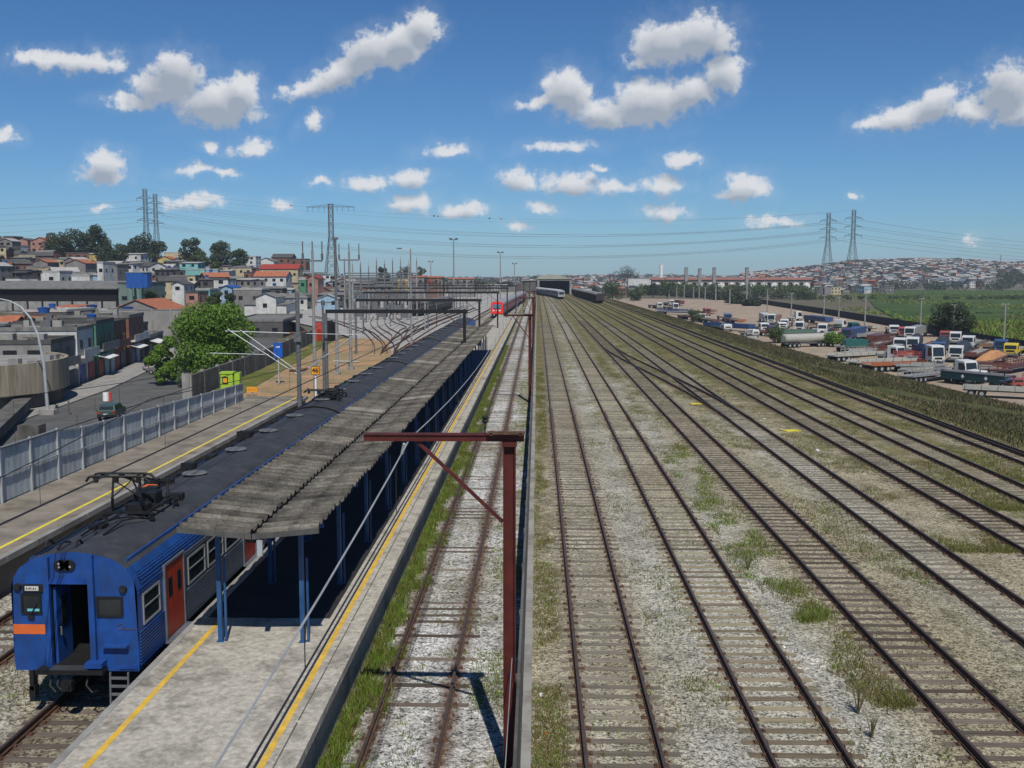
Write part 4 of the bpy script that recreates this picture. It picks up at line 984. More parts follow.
for pts, lab in S: siding([zx(*p) for p in pts], lab, 0)
# low brick retaining wall left of the train
b = MB(); q = [gp(405, 357, 0), gp(455, 328, 0)]
b.beam(q[0] + Vector((0, 0, .5)), q[1] + Vector((0, 0, .5)), .5, 1.5); tag(b.build('retaining_wall', mat('brown brick', (.16,.085,.055), .9, .3, 2)), 'low brown brick wall between the sidings and the train roof', 'wall')
# red shed
def red_shed():
    y = gp(323, 341, 0).y; x0 = dp(314, 330, y).x; x1 = dp(332, 330, y).x; h = dp(0, 321, y).z
    r = empty('red_shed', (x0, y, 0), R(-6), 'faded red shed with white frames beside the dirt yard', 'shed'); w_ = x1 - x0
    b = MB(); b.box(.0, w_ * .65, 0, 4, 0, h); b.build('wall', 'redbox', r)
    b = MB(); b.box(-.1, w_ * .7, -.1, 4.1, h, h + .15); b.build('roof', 'galv', r)
    b = MB(); b.box(w_ * .66, w_ * .95, .4, 4, 0, h - .2); b.build('annex', 'dark', r)
    b = MB(); b.box(w_ * .62, w_ * .66, -.05, .0, 0, h); b.box(-.05, 0, -.05, 0, 0, h); b.build('frame', 'white', r)
    b = MB(); b.box(w_*.2, w_*.45, -.04, -.005, 0, 1.9); b.build('door', 'redd', r)
red_shed()
# dirt yard and verge beyond the left platform
dirt = patch_mat('bare orange dirt', (.42,.245,.14), (.33,.23,.145), (.20,.17,.085), .09, .25, 5, (.42, .6))
vg = patch_mat('verge grass', (.12,.13,.035), (.24,.19,.09), (.08,.10,.02), .08, .5, 8)
b = MB()
for (p) in ([(-17.7, 75.9), (-17.7, 90), (-22.5, 140), (-27, 165), (-36, 165), (-31, 110), (-29, 84), (-22.35, 75.9)],): b.quad([(x, y, -.06) for x, y in p][::-1])
tag(b.build('dirt_yard', dirt), kind='structure')
b = MB(); b.quad([(x, y, -.02) for x, y in [(-29, 84), (-31, 110), (-36, 165), (-33, 165), (-28.2, 112), (-26, 88)]]); tag(b.build('grass_verge', vg), kind='structure')
b = MB(); b.quad([(x, y, -.03) for x, y in [(-17.7, 84), (-16.9, 84), (-18, 125), (-24, 160), (-26, 160), (-20.5, 118)]]); tag(b.build('dirt_strip', dirt), kind='structure')
# street
b = MB(); b.quad([(x, y, ZL - .04) for x, y in [(-22.7, 10), (-39, 10), (-50.3, 116), (-77, 258), (-67, 264), (-45, 165), (-36.6, 160), (-31.4, 110), (-29.6, 84.2), (-22.7, 78.4)]][::-1]); tag(b.build('road', 'asphalt'), kind='structure')
b = MB()
L0 = [(-39, 10), (-50.3, 116), (-60, 168), (-77, 258)]
for (xa, ya), (xb, yb) in zip(L0, L0[1:]):
    i = len(b.v); b.v += [(xa, ya, ZL-.2), (xb, yb, ZL-.2), (xb, yb, ZL+.1), (xa, ya, ZL+.1), (xa - 4.4, ya, ZL+.1), (xb - 4.4, yb, ZL+.1)]
    b.f += [(i, i+1, i+2, i+3), (i+3, i+2, i+5, i+4)]; b.mi += [0, 0]
tag(b.build('pavement', 'pave'), kind='structure')
# weathered wall between street and dirt yard
wl = empty('yard_wall', (-28.9, 84, 0), 0, 'dark weathered wall between the street and the dirt yard, under the big tree', 'wall')
pts = [(-30.2, 84.5), (-29.6, 84.3), (-30.8, 110), (-33.5, 140), (-36, 165)]
b = MB()
for (xa, ya), (xb, yb) in zip(pts, pts[1:]): b.beam((xa + 28.9, ya - 84, -.7), (xb + 28.9, yb - 84, -.7), .3, 5.2)
b.build('wall_face', 'darkconc', wl)
for i in range(22):
    t = i / 21 * (len(pts) - 1.001); k = int(t); p = Vector(pts[k]).lerp(Vector(pts[k + 1]), t - k); b = MB(); b.box(p.x + 28.9 - .16, p.x + 28.9 + .16, p.y - 84 - .16, p.y - 84 + .16, -.3, 2.05); b.build('pillar', 'conc2', wl)
# street lamp (curved arm)
bp_ = gp(48, 414, ZL); H = dp(0, 300, bp_.y).z
r = empty('street_lamp', tuple(bp_), 0, 'tall street lamp with a long curved arm reaching left over the houses', 'street lamp')
b = MB(); H -= ZL
b.tube([(0,0,0),(-.15,0,H*.45),(-.6,0,H*.70),(-1.2,0,H*.84),(-2.1,0,H*.94),(-3.1,0,H*.99),(-4.6,0,H*1.02)], [.17,.14,.12,.1,.085,.07,.06], 10); b.build('mast', 'galv', r)
b = MB(); b.box(-5.4, -4.5, -.15, .15, H*1.01, H*1.035); b.build('lamp_head', 'galvd', r)
b = MB(); b.box(-.7, .8, -.5, .5, -.05, .45); b.build('footing', 'conc2', r)
# curved concrete ramp wall with its pillar
r = empty('concrete_ramp', (-62.6, 101.5, ZL), 0, 'curved beige concrete ramp wall, stained, on a thick pillar at the left edge', 'ramp')
def arc(rad, z0, z1, t0, t1, th=.4, n=40, m=0, b=None):
    b = b or MB(); 
    for i in range(n):
        a, c = R(t0 + (t1 - t0) * i / n), R(t0 + (t1 - t0) * (i + 1) / n)
        P_ = [(rad * math.cos(q), rad * math.sin(q)) for q in (a, c)]; Q_ = [((rad - th) * math.cos(q), (rad - th) * math.sin(q)) for q in (a, c)]
        b.quad([(*P_[0], z0), (*P_[1], z0), (*P_[1], z1), (*P_[0], z1)]); b.quad([(*P_[0], z1), (*P_[1], z1), (*Q_[1], z1), (*Q_[0], z1)])
        b.quad([(*Q_[1], z0), (*Q_[0], z0), (*Q_[0], z1), (*Q_[1], z1)]); b.quad([(*P_[1], z0), (*P_[0], z0), (*Q_[0], z0), (*Q_[1], z0)])
    return b
arc(13, 1.6, 4.7, -150, 60).build('parapet', 'stained', r); arc(12.4, .2, 1.6, -150, 60, 2.4).build('deck_edge', 'darkconc', r)
b = MB(); n = 30; b.quad([(12.7 * math.cos(R(a)), 12.7 * math.sin(R(a)), 4.4) for a in range(-170, 190, 12)]); b.build('deck', 'conc2', r)
b = MB(); b.beam((12, -5, .9), (20.3, -27, .9), 1.6, .9)
b.box(21.6, 23.3, -24.4, -23.2, -.1, 1.6); b.build('pillar', 'darkconc', r)
b = MB()
for i in range(14): a = R(-150 + i * 13); b.box(11.6 * math.cos(a) - .5, 11.6 * math.cos(a) + .5, 11.6 * math.sin(a) - .4, 11.6 * math.sin(a) + .4, 4.41, 4.6 + rnd.random() * .6)
b.build('rubble', 'conc2', r)
b = MB(); b.beam((9.4, -4, 5.4), (4.2, -8.5, 7.4), .16); b.build('stay', 'galv', r)
# street bollards, drums, striped barrel
for (px, py, lab) in ((106, 401, 'white and red drum on the kerb beyond the green car'),):
    q = gp(px, py, ZL); r = empty('road_drum', tuple(q), 0, lab, 'drum'); b = MB(); b.tube([(0,0,0),(0,0,.35)], .32, 12); b.build('lower_band', 'white', r); b = MB(); b.tube([(0,0,.35),(0,0,.9)], .31, 12); b.build('upper_band', 'white', r); b = MB(); b.tube([(.42,.1,0),(.42,.1,.9)], .16, 10); b.build('red_side', 'redbox', r)
for i, (px, py) in enumerate(((69, 414), (77, 429), (95, 411), (37, 440))):
    q = gp(px, py, ZL); b = MB(); b.tube([(0,0,-.1),(0,0,1.3)], .08, 8); b.box(-.14,.14,-.14,.14,-.1,.1)
    tag(b.build('bollard', 'darkconc', loc=tuple(q)), ['short dark post on the pavement just right of the street lamp foot', 'short dark post at the road edge left of the green car', 'short dark post on the pavement behind the green car', 'short dark post beside the ramp pillar'][i], 'post')
# green car
def hatchback(loc, rz, paint, label, name='parked_car'):
    r = empty(name, loc, rz, label, 'car')
    def shell(pr, hw, taper):     # profile in y,z
        b = MB(); n = len(pr); i = 0
        for s, hh in ((-1, 1), (1, 1)): b.v += [(s * (hw - (taper if z > .95 else 0)), y, z) for y, z in pr]
        for k in range(n): b.f.append((k, (k+1) % n, n + (k+1) % n, n + k)); b.mi.append(0)
        b.f.append(tuple(range(n))[::-1]); b.f.append(tuple(range(n, 2*n))); b.mi += [0, 0]; return b
    body = shell([(-1.95,.35),(-2.0,.6),(-1.95,.95),(-1.75,1.38),(-1.5,1.45),(.35,1.45),(1.0,1.0),(1.85,.88),(2.0,.6),(1.95,.3)], .84, .14)
    bo = body.build('body', paint, r); md = bo.modifiers.new('b', 'BEVEL'); md.width = .06; md.segments = 2
    b = MB(); b.quad([(-.66,-1.93,1.03),(.66,-1.93,1.03),(.58,-1.785,1.34),(-.58,-1.785,1.34)]); b.quad([(x, y - .012, z) for x, y, z in b.v]); b.build('rear_window', 'glass', r)
    for s in (-1, 1):
        b = MB(); x0 = s * .855; x1 = s * .715; b.quad([(x0, -1.6, .99), (x0, .75, .99), (x1 + s*.015, .35, 1.38), (x1 + s*.015, -1.5, 1.38)]); b.build('side_window', 'glass', r)
        b = MB(); b.box(s * .62 - .12, s * .62 + .12, -2.03, -1.97, .65, .9); b.build('tail_light', 'redd', r)
        for wy in (-1.25, 1.25): b = MB(); b.tube([(s * .72, wy, .3), (s * .87, wy, .3)], .3, 14); w_ = b.build('wheel', 'tyre', r); b = MB(); b.tube([(s * .87, wy, .3), (s * .88, wy, .3)], .17, 10); b.build('rim', 'galv', w_)
    b = MB(); b.box(-.8, .8, -2.06, -1.98, .38, .55); b.build('bumper', 'black', r); b = MB(); b.box(-.24, .24, -2.075, -2.062, .58, .68); b.build('number_plate', 'white', r)
    b = MB(); b.quad([(-.62,.42,1.41),(.62,.42,1.41),(.7,.98,1.04),(-.7,.98,1.04)]); b.quad([(x, y + .015, z + .015) for x, y, z in b.v]); b.build('windscreen', 'glass', r)
    return r
q = gp(103, 421, ZL); hatchback(tuple(q + Vector((0, 2, 0))), R(9), mat('dark green car paint', (.035,.065,.05), .3, .1, spec=.6), 'dark green hatchback with pale rear window reflections on the street')
q = gp(163, 374, ZL); hatchback(tuple(q), R(70), mat('grey car paint', (.12,.12,.12), .35, .1, spec=.6), 'grey car parked across the far end of the street, under the tree')
q = gp(151, 371, ZL); hatchback(tuple(q), R(30), mat('white car paint', (.5,.5,.5), .35, .1, spec=.6), 'white car at the far street corner beside the brown shop')
# ------------------------------------------------------------ trees
LEAF = [leafmat('bright leaf', (.05,.11,.010), (.19,.32,.045), .32), leafmat('dark leaf', (.018,.03,.012), (.05,.07,.025), .15), leafmat('mid leaf', (.03,.055,.014), (.09,.12,.035), .2)]
def leaves(centres, n, size, seed=0):
    rs = np.random.RandomState(seed); c = np.array([p[:3] for p in centres]); rr = np.array([p[3] for p in centres]); k = rs.choice(len(c), n, p=rr**2 / (rr**2).sum())
    d = rs.normal(0, 1, (n, 3)); d /= np.linalg.norm(d, axis=1)[:, None]; rad = rs.uniform(.55, 1.05, n) ** .7
    pos = c[k] + d * (rr[k] * rad)[:, None] * np.array([1, 1, .85])
    u = rs.normal(0, 1, (n, 3)); u /= np.linalg.norm(u, axis=1)[:, None]; nn = d + rs.normal(0, .6, (n, 3)); v = np.cross(nn, u); v /= np.linalg.norm(v, axis=1)[:, None] + 1e-9; u = np.cross(v, nn); u /= np.linalg.norm(u, axis=1)[:, None] + 1e-9
    s = size * rs.uniform(.6, 1.3, n)[:, None]
    V = np.stack([pos - u * s, pos + v * s * .5, pos + u * s, pos - v * s * .5], 1); return V.reshape(-1, 3)
def tree(name, loc, h, w_, label, lm=1, n=2500, size=.3, trunk=.25, seed=0, group=None, nl=9, low=.30):
    rr = random.Random(seed + 3); r = empty(name, loc, 0, label, 'tree', group)
    cs = []
    for i in range(nl * 3):
        a = rr.uniform(0, 6.28); q = rr.random() ** .5 * w_ * .36; z = h * rr.uniform(low + .12, .86); sh = max(.55, 1 - abs(z / h - .5) * 1.0)
        cs.append((math.cos(a) * q * sh, math.sin(a) * q * sh, z, w_ * rr.uniform(.09, .19)))
    V = leaves(cs, n, size, seed)
    o = fastmesh('crown', V, np.arange(len(V)).reshape(-1, 4), [LEAF[lm]]); o.parent = r
    b = MB(); b.tube([(0,0,-.5),(.1,0,h*low),(0,.1,h*.6)], [trunk, trunk*.7, trunk*.3], 8)
    for i in range(7):
        c = cs[i * 2]; b.tube([(0, 0, h * (low * .7 + .03 * i)), (c[0] * .5, c[1] * .5, (h * low + c[2]) * .55), c[:3]], [trunk * .4, trunk * .25, trunk * .08], 5)
    b.build('trunk', 'trunk', r); return r
b_ = gp(212, 384, 0)
tree('broadleaf_tree', (-39.2, 119, ZL), 10.2, 12.6, 'large bright green tree leaning over the street and dark wall', 0, 30000, .19, .32, 5, nl=20, low=.0)
tree('broadleaf_tree', (-45.8, 121, ZL), 6.2, 4.6, 'smaller bright tree at the left foot of the large one', 0, 8000, .17, .15, 9, low=.0)
# ------------------------------------------------------------ terrain of the left hill
HU = [(-.9, 24), (-.56, 20), (-.45, 14.5), (-.38, 12), (-.28, 10.5), (-.2, 5.5), (-.12, 1), (-.05, 0), (0, 0)]
def hill_left(x, y):
    u = x / max(y, 1)
    if u > -.05: return -3.02
    h = HU[0][1]
    for (a, ha), (c, hc) in zip(HU, HU[1:]):
        if a <= u <= c: h = ha + (hc - ha) * (u - a) / (c - a)
    t = min(1, max(0, (math.hypot(x, y) / KL - 190) / 230)); return 10.4 + (h * t * t * (3 - 2 * t) - 10.4) * KL
def terrain(name, f, x0, x1, y0, y1, nx, ny, m, z=-.3):
    V = np.array([(x0 + (x1 - x0) * i / nx, y0 + (y1 - y0) * j / ny, f(x0 + (x1 - x0) * i / nx, y0 + (y1 - y0) * j / ny) + z) for j in range(ny + 1) for i in range(nx + 1)])
    F = np.array([(j*(nx+1)+i, j*(nx+1)+i+1, (j+1)*(nx+1)+i+1, (j+1)*(nx+1)+i) for j in range(ny) for i in range(nx)])
    return tag(fastmesh(name, V, F, [m]), kind='structure')
terrain('hillside', hill_left, -760, -100, 195, 1150, 80, 100, patch_mat('hill soil', (.10,.085,.06), (.05,.06,.025), (.14,.12,.10), .03, .2, 2), z=-.31)
# ------------------------------------------------------------ houses
WALLS = dict(grey=W('grey block wall', (.20,.19,.18)), white=W('white render', (.52,.52,.50)), brick=W('bare brick wall', (.17,.085,.06)), cream=W('cream render', (.45,.38,.24)), pink=W('salmon render', (.36,.19,.15)),
  turquoise=W('turquoise render', (.18,.42,.39)), blue=W('pale blue render', (.26,.38,.48)), green=W('green render', (.07,.19,.12)), yellow=W('yellow render', (.45,.36,.13)), dark=W('dark weathered wall', (.085,.08,.075)), greygreen=W('grey green render', (.15,.19,.175)))
ROOFS = {'dark sheet': mat('dark sheet roof', (.07,.068,.065), .9, .3, .8), 'orange tile': mat('orange tile roof', (.33,.115,.06), .9, .25, 1), 'grey sheet': mat('grey sheet roof', (.17,.165,.155), .9, .3, .7, dirt=(.07,.07,.065)), 'red': mat('red roof', (.28,.04,.03), .8, .2, 1), 'pale sheet': mat('pale sheet roof', (.34,.33,.31), .8, .25, 1)}
M['winddark'] = mat('dark window opening', (.012,.014,.016), .35, .2, 1)
def house(loc, w_, d, h, rz, wall, roof, label, group=None, rtype='gable', storeys=1, detail=2, tank=False, name='house', seed=0):
    rr = random.Random(seed); r = empty(name, loc, rz, label, 'house', group); wm, rm = WALLS[wall], ROOFS[roof]
    b = MB(); b.box(-w_/2, w_/2, -d/2, d/2, -7, h)
    if rtype == 'gable':
        gh = w_ * .2 if w_ < d else d * .2
        if w_ < d: b.quad([(-w_/2, -d/2, h), (w_/2, -d/2, h), (0, -d/2, h + gh)]); b.quad([(w_/2, d/2, h), (-w_/2, d/2, h), (0, d/2, h + gh)])
        else: b.quad([(w_/2, -d/2, h), (w_/2, d/2, h), (w_/2, 0, h + gh)]); b.quad([(-w_/2, d/2, h), (-w_/2, -d/2, h), (-w_/2, 0, h + gh)])
    b.build('wall', wm, r)
    b = MB(); o = .35
    if rtype == 'gable':
        t = .12
        if w_ < d:
            for s in (-1, 1): b.quad([(0, -d/2 - o, h + gh), (s * (w_/2 + o), -d/2 - o, h - o * gh * 2 / w_), (s * (w_/2 + o), d/2 + o, h - o * gh * 2 / w_), (0, d/2 + o, h + gh)][::s])
        else:
            for s in (-1, 1): b.quad([(-w_/2 - o, 0, h + gh), (-w_/2 - o, s * (d/2 + o), h - o * gh * 2 / d), (w_/2 + o, s * (d/2 + o), h - o * gh * 2 / d), (w_/2 + o, 0, h + gh)][::s])
        ro = b.build('roof', rm, r); ro.location.z = .07; md = ro.modifiers.new('t', 'SOLIDIFY'); md.thickness = .12
    elif rtype == 'mono':
        b.quad([(-w_/2 - o, -d/2 - o, h + .05), (w_/2 + o, -d/2 - o, h + .05), (w_/2 + o, d/2 + o, h + .65), (-w_/2 - o, d/2 + o, h + .65)]); ro = b.build('roof', rm, r); md = ro.modifiers.new('t', 'SOLIDIFY'); md.thickness = .12
    else:
        b.box(-w_/2 - .1, w_/2 + .1, -d/2 - .1, d/2 + .1, h, h + .15)
        for (xa, xb, ya, yb) in ((-w_/2-.1, w_/2+.1, -d/2-.1, -d/2+.1), (-w_/2-.1, w_/2+.1, d/2-.1, d/2+.1), (-w_/2-.1, -w_/2+.1, -d/2+.1, d/2-.1), (w_/2-.1, w_/2+.1, -d/2+.1, d/2-.1)): b.box(xa, xb, ya, yb, h + .15, h + .5)
        b.build('roof', rm, r)
    if detail:
        for st in range(storeys):
            z0 = h / storeys * st + .95; n = max(1, int(w_ / 3))
            for i in range(n):
                x = -w_/2 + w_ * (i + .5) / n + rr.uniform(-.3, .3); ww = rr.choice((.5, .6, .75))
                if st == 0 and i == 0 and detail > 1:
                    b = MB(); b.box(x - .45, x + .45, -d/2 - .04, -d/2 - .003, 0, 2.1); b.build('door', rr.choice((M['winddark'], M['redd'], M['galvd'], M['bluedk'])), r); continue
                b = MB(); b.box(x - ww, x + ww, -d/2 - .05, -d/2 - .003, z0, z0 + 1.15); wo_ = b.build('window', 'winddark', r)
                if detail > 1: b = MB(); b.box(x - ww - .08, x + ww + .08, -d/2 - .10, -d/2 - .052, z0 - .1, z0 - .01); b.build('sill', 'conc2', wo_)
            n = max(1, int(d / 3.2))
            for i in range(n):
                y = -d/2 + d * (i + .5) / n; b = MB(); b.box(w_/2 + .003, w_/2 + .05, y - .55, y + .55, z0, z0 + 1.1); b.build('window', 'winddark', r)
    if tank:
        b = MB(); x, y = rr.uniform(-w_/4, w_/4), rr.uniform(-d/4, d/4); zt = h + (gh if rtype == 'gable' else .15 if rtype == 'flat' else .4); b.box(x - .6, x + .6, y - .6, y + .6, zt - .4, zt + .45); b.build('tank_stand', 'conc2', r)
        b = MB(); b.tube([(x, y, zt + .46), (x, y, zt + 1.15), (x, y, zt + 1.2), (x, y, zt + 1.35)], [.55, .68, .72, .3], 14); b.build('water_tank', 'tank', r)
    return r
def at_px(px0, px1, ybase, ytop, Y, z=None):
    a, c = dp(px0, ybase, Y), dp(px1, ybase, Y); zb = a.z if z is None else z; return (a.x + c.x) / 2, c.x - a.x, zb, dp((px0 + px1) / 2, ytop, Y).z - zb
def H_(px0, px1, yb, yt, Y, wall, roof, label, d=8, rtype='flat', st=1, tank=False, seed=1, rz=0, z=None, detail=2):
    if z is None: Y *= KL; d *= 1.2
    elif z == 0: Y *= KL; z = ZL; d *= KL
    elif z < 0: Y *= 1.44; z = ZY; d *= 1.3
    x, w_, zb, h = at_px(px0, px1, yb, yt, Y, z); return house((x, Y + d/2, zb), w_, d, h, rz, wall, roof, label, None, rtype, st, detail, tank, seed=seed)
# the street row (nearest)
LN = [(-43.4, 10), (-54.7, 116), (-64.4, 168), (-81, 258)]
def lx(y):
    for (xa, ya), (xb, yb) in zip(LN, LN[1:]):
        if ya <= y <= yb: return xa + (xb - xa) * (y - ya) / (yb - ya)
def street_house(y0, y1, h, wall, roof, label, st=2, depth=9, off=.4, seed=0, awn=None, tank=False, extra=None):
    ym = (y0 + y1) / 2; a = math.atan2(-(lx(y1) - lx(y0)), y1 - y0); x = lx(ym) - off - depth / 2
    r = house((x, ym, ZL), depth, y1 - y0 - .1, h, a, wall, roof, label, None, 'flat', st, 2, tank, seed=seed); rr = random.Random(seed)
    W2, D = depth / 2, y1 - y0 - .1; n = max(2, int(D / 3)); 
    for k in range(n):
        yy_ = -D/2 + D * (k + .5) / n; b = MB(); b.box(W2 + .055, W2 + .1, yy_ - D/n*.36, yy_ + D/n*.36, 0, 2.3); sh = b.build('shutter', rr.choice((M['galvd'], M['bluedk'], M['fence'], M['darkconc'], M['redbox'])), r)
        b = MB(); [b.box(W2 + .1, W2 + .12, yy_ - D/n*.36, yy_ + D/n*.36, z, z + .05) for z in np.arange(.2, 2.2, .22)]; b.build('slats', 'galvd', sh)
    if awn:
        b = MB(); b.quad([(W2 + .05, -D/2 + .4, 2.9), (W2 + 1.5, -D/2 + .4, 2.5), (W2 + 1.5, -D/2 + .4 + D * .55, 2.5), (W2 + .05, -D/2 + .4 + D * .55, 2.9)]); o = b.build('awning', awn, r); md = o.modifiers.new('t', 'SOLIDIFY'); md.thickness = .06
    if st > 1: b = MB(); b.box(W2 + .01, W2 + .8, -D/2 + .2, D/2 - .2, h / 2 - .1, h / 2 + .06); b.box(W2 + .74, W2 + .8, -D/2 + .2, D/2 - .2, h / 2 + .06, h / 2 + .95); b.build('balcony', WALLS[rr.choice(('grey', 'white', 'cream', wall))], r)
    for k in range(5):
        cx, cy = rr.uniform(-W2 + 1, W2 - 1), rr.uniform(-D/2 + .8, D/2 - .8); q = rr.uniform(.3, 1.1); b = MB(); b.box(cx - q, cx + q, cy - q * .7, cy + q * .7, h + .15, h + .15 + rr.uniform(.2, 1.1)); b.build('roof_clutter', rr.choice(('conc2', 'galvd', 'pave', 'darkconc', 'cementnew')), r)
    return r
street_house(104, 111, 3.2, 'green', 'orange tile', 'small green kiosk with an orange edged roof, next to the curved ramp', 1, 5, .2, 1)
street_house(111.5, 120, 5.6, 'grey', 'dark sheet', 'grey two storey house with roof clutter just beyond the green kiosk', 2, 9, 1.2, 2, 'pave')
street_house(120, 128, 6.6, 'white', 'grey sheet', 'white tiled two storey house beyond the grey street house', 2, 10, .8, 3)
street_house(128, 138, 7.0, 'green', 'dark sheet', 'tall dark green street house with blank side wall', 2, 10, .5, 5, 'white')
street_house(138, 147, 6.4, 'brick', 'dark sheet', 'bare brick street house right beyond the green one', 2, 9, .9, 6, tank=True)
street_house(147, 158, 7.0, 'brick', 'grey sheet', 'brown corner house carrying the yellow panel', 2, 10, .4, 8, 'white')
street_house(158, 170, 3.4, 'dark', 'grey sheet', 'low dark corner shop with a pale awning at the street end', 1, 8, -.4, 9, 'white')
def back_house(x, y, w_, d, h, wall, roof, label, seed, st=2, tank=False, rt='flat'):
    r = house((x, y, ZL), w_, d, h, R(5), wall, roof, label, None, rt, st, 2, tank, seed=seed); rr = random.Random(seed)
    for k in range(7 if rt == 'flat' else 0):
        cx, cy = rr.uniform(-w_/2 + 1, w_/2 - 1), rr.uniform(-d/2 + .8, d/2 - .8); q = rr.uniform(.3, 1.2); b = MB(); b.box(cx - q, cx + q, cy - q * .7, cy + q * .7, h + .15, h + .15 + rr.uniform(.2, 1.3)); b.build('roof_clutter', rr.choice(('conc2', 'galvd', 'pave', 'darkconc', 'cementnew')), r)
back_house(-69, 124, 11, 11, 5.4, 'grey', 'grey sheet', 'grey flat roofed house behind the curved ramp carrying two blue tanks', 21)
back_house(-82, 126, 11, 12, 5.0, 'dark', 'dark sheet', 'dark flat roofed house at the left edge behind the ramp', 22)
back_house(-72, 138, 11, 10, 5.8, 'dark', 'dark sheet', 'dark walled house with a littered roof, second row from the street', 23)
back_house(-84, 143, 10, 11, 5.0, 'grey', 'pale sheet', 'pale roofed house at the left edge in the second row', 24, 2, False, 'mono')
back_house(-75, 152, 11, 12, 5.6, 'cream', 'dark sheet', 'cream sided house behind the bare brick street house', 25, 2, True)
back_house(-90, 160, 12, 10, 4.6, 'brick', 'orange tile', 'orange tiled gable house in the third row at the left edge', 26, 1, False, 'gable')
back_house(-76, 167, 11, 11, 4.8, 'grey', 'grey sheet', 'grey sheet roofed house behind the brown corner house', 27, 1, False, 'mono')
back_house(-92, 175, 11, 9, 4.4, 'white', 'pale sheet', 'white house with a pale sloping roof in the third row', 28, 1, False, 'mono')
back_house(-79, 182, 12, 9, 4.2, 'dark', 'dark sheet', 'low dark house nearest the long blank wall', 29, 1)
H_(-30, 22, 345, 322, 150, 'cream', 'orange tile', 'long orange tiled house at the left edge below the long grey hall', 12, 'mono', 1, z=0, seed=8)
H_(25, 68, 345, 312, 150, 'dark', 'pale sheet', 'dark house with a white flat roof between the orange roofs', 10, 'flat', 2, z=0, seed=9, tank=True)
H_(46, 68, 330, 309, 163, 'brick', 'orange tile', 'small orange tiled roof right of the white flat roof', 8, 'mono', 2, z=0, seed=10)
H_(112, 163, 340, 310, 190, 'grey', 'orange tile', 'low orange roof showing above the long blank grey wall', 14, 'gable', 1, z=0, seed=12)
x, w_, zb, h = at_px(119.5, 124.5, 351, 334, 146.6); b = MB(); b.box(-w_/2, w_/2, 0, .25, 0, h); b.box(-w_/2 - .08, w_/2 + .08, -.05, .3, h, h + .12); tag(b.build('advert_column', 'yellow2', loc=(x, 146.5, zb)), 'tall yellow panel fixed to the brown corner building', 'sign')
H_(-40, 50, 378, 346, 96, 'dark', 'grey sheet', 'low grey roofed building behind the curved ramp, with blue tanks', 16, 'flat', 2, z=0, seed=7)
H_(-30, 22, 345, 322, 140, 'cream', 'orange tile', 'orange tiled house at the left edge below the long grey hall', 12, 'mono', 1, z=0, seed=8)
# rooftop tanks standing free on the near roofs
TANK = None
def rtank(px, py, Y, label, r_=.75, square=False):
    Y *= KL; r_ *= 1.2; p = dp(px, py, Y); root = empty('water_tank', tuple(p), 0, label, 'water tank', 'blue rooftop water tanks')
    b = MB(); b.tube([(0,0,0),(0,0,.85),(0,0,.9)], [r_*.8, r_, r_*1.05], 16); b.build('drum', 'tank', root); b = MB(); b.tube([(0,0,.9),(0,0,1.08)], [r_*1.06, r_*.4], 16); b.build('lid', 'bluedk', root)
rtank(8, 347, 97, 'left of the two blue tanks on the roof behind the ramp'); rtank(19.5, 347, 97, 'right of the two blue tanks on the roof behind the ramp')
rtank(6, 328, 128, 'blue tank on the roof at the left edge above the pair'); rtank(76, 332, 108, 'blue tank on the flat roof just left of the green building', .85); rtank(44, 313, 139, 'blue tank on the white roof below the long hall', .9); rtank(92, 309, 180, 'blue tank by the top edge of the long blank wall', 1.0); rtank(128, 311, 185, 'blue tank beside the orange roof above the blank wall', 1.1); rtank(151, 309, 200, 'rightmost blue tank above the long blank wall', 1.1)
r = empty('roof_shelter', tuple(dp(33, 346, 97 * KL)), 0, 'open white topped shelter on the roof beside the blue tanks', 'shelter'); b = MB(); b.box(-1, 1, -.8, .8, 1.9, 2.05); b.build('top', 'white', r); b = MB()
for sx_ in (-.9, .9):
    for sy_ in (-.7, .7): b.beam((sx_, sy_, 0), (sx_, sy_, 1.9), .09)
b.build('frame', 'galvd', r)
# long blank grey wall across the middle
x, w_, zb, h = at_px(70, 200, 345, 311, 222, ZL)
wl2 = empty('blank_wall', (x, 222, ZL), 0, 'long blank grey wall crossing behind the street houses', 'wall'); b = MB(); b.box(-w_/2, w_/2, 0, .4, -.3, h + .3); b.build('wall_face', mat('plain grey wall', (.25,.24,.225), .95, .15, .4, dirt=(.17,.165,.155), dscale=.15), wl2)
b = MB(); b.box(-w_/2, w_/2, -.12, .5, h + .3, h + .42); b.build('coping', 'conc2', wl2)
for k in range(7): b = MB(); xx = -w_/2 + w_ * (k + .5) / 7; b.box(xx - .18, xx + .18, -.16, -.003, -.3, h + .28); b.build('pilaster', 'conc2', wl2)
# long grey hall
x, w_, zb, h = at_px(-60, 118, 318, 287, 277, ZL)
hl = empty('long_hall', (x, 277, ZL), 0, 'long low hall with a wide grey roof and a row of pale panels', 'hall')
b = MB(); b.box(-w_/2, w_/2, 0, 20, -.3, h - .2); b.build('wall', 'dark', hl)
b = MB(); b.quad([(-w_/2 - 1, -1.2, h - .3), (w_/2 + .6, -1.2, h - .3), (w_/2 + .6, 20, h + 1.6), (-w_/2 - 1, 20, h + 1.6)]); o = b.build('roof', ROOFS['grey sheet'], hl); md = o.modifiers.new('t', 'SOLIDIFY'); md.thickness = .3
for k in range(12):
    xx = -w_/2 + w_ * (k + .5) / 12; b = MB(); b.box(xx - w_/12 * .43, xx + w_/12 * .43, -.3, -.01, h - 6.6, h - 4.0); b.build('panel', 'conc2', hl)
b = MB(); b.box(-w_/2, w_/2, -.5, -.02, h - 7.4, h - 6.8); b.build('ledge', 'conc2', hl)
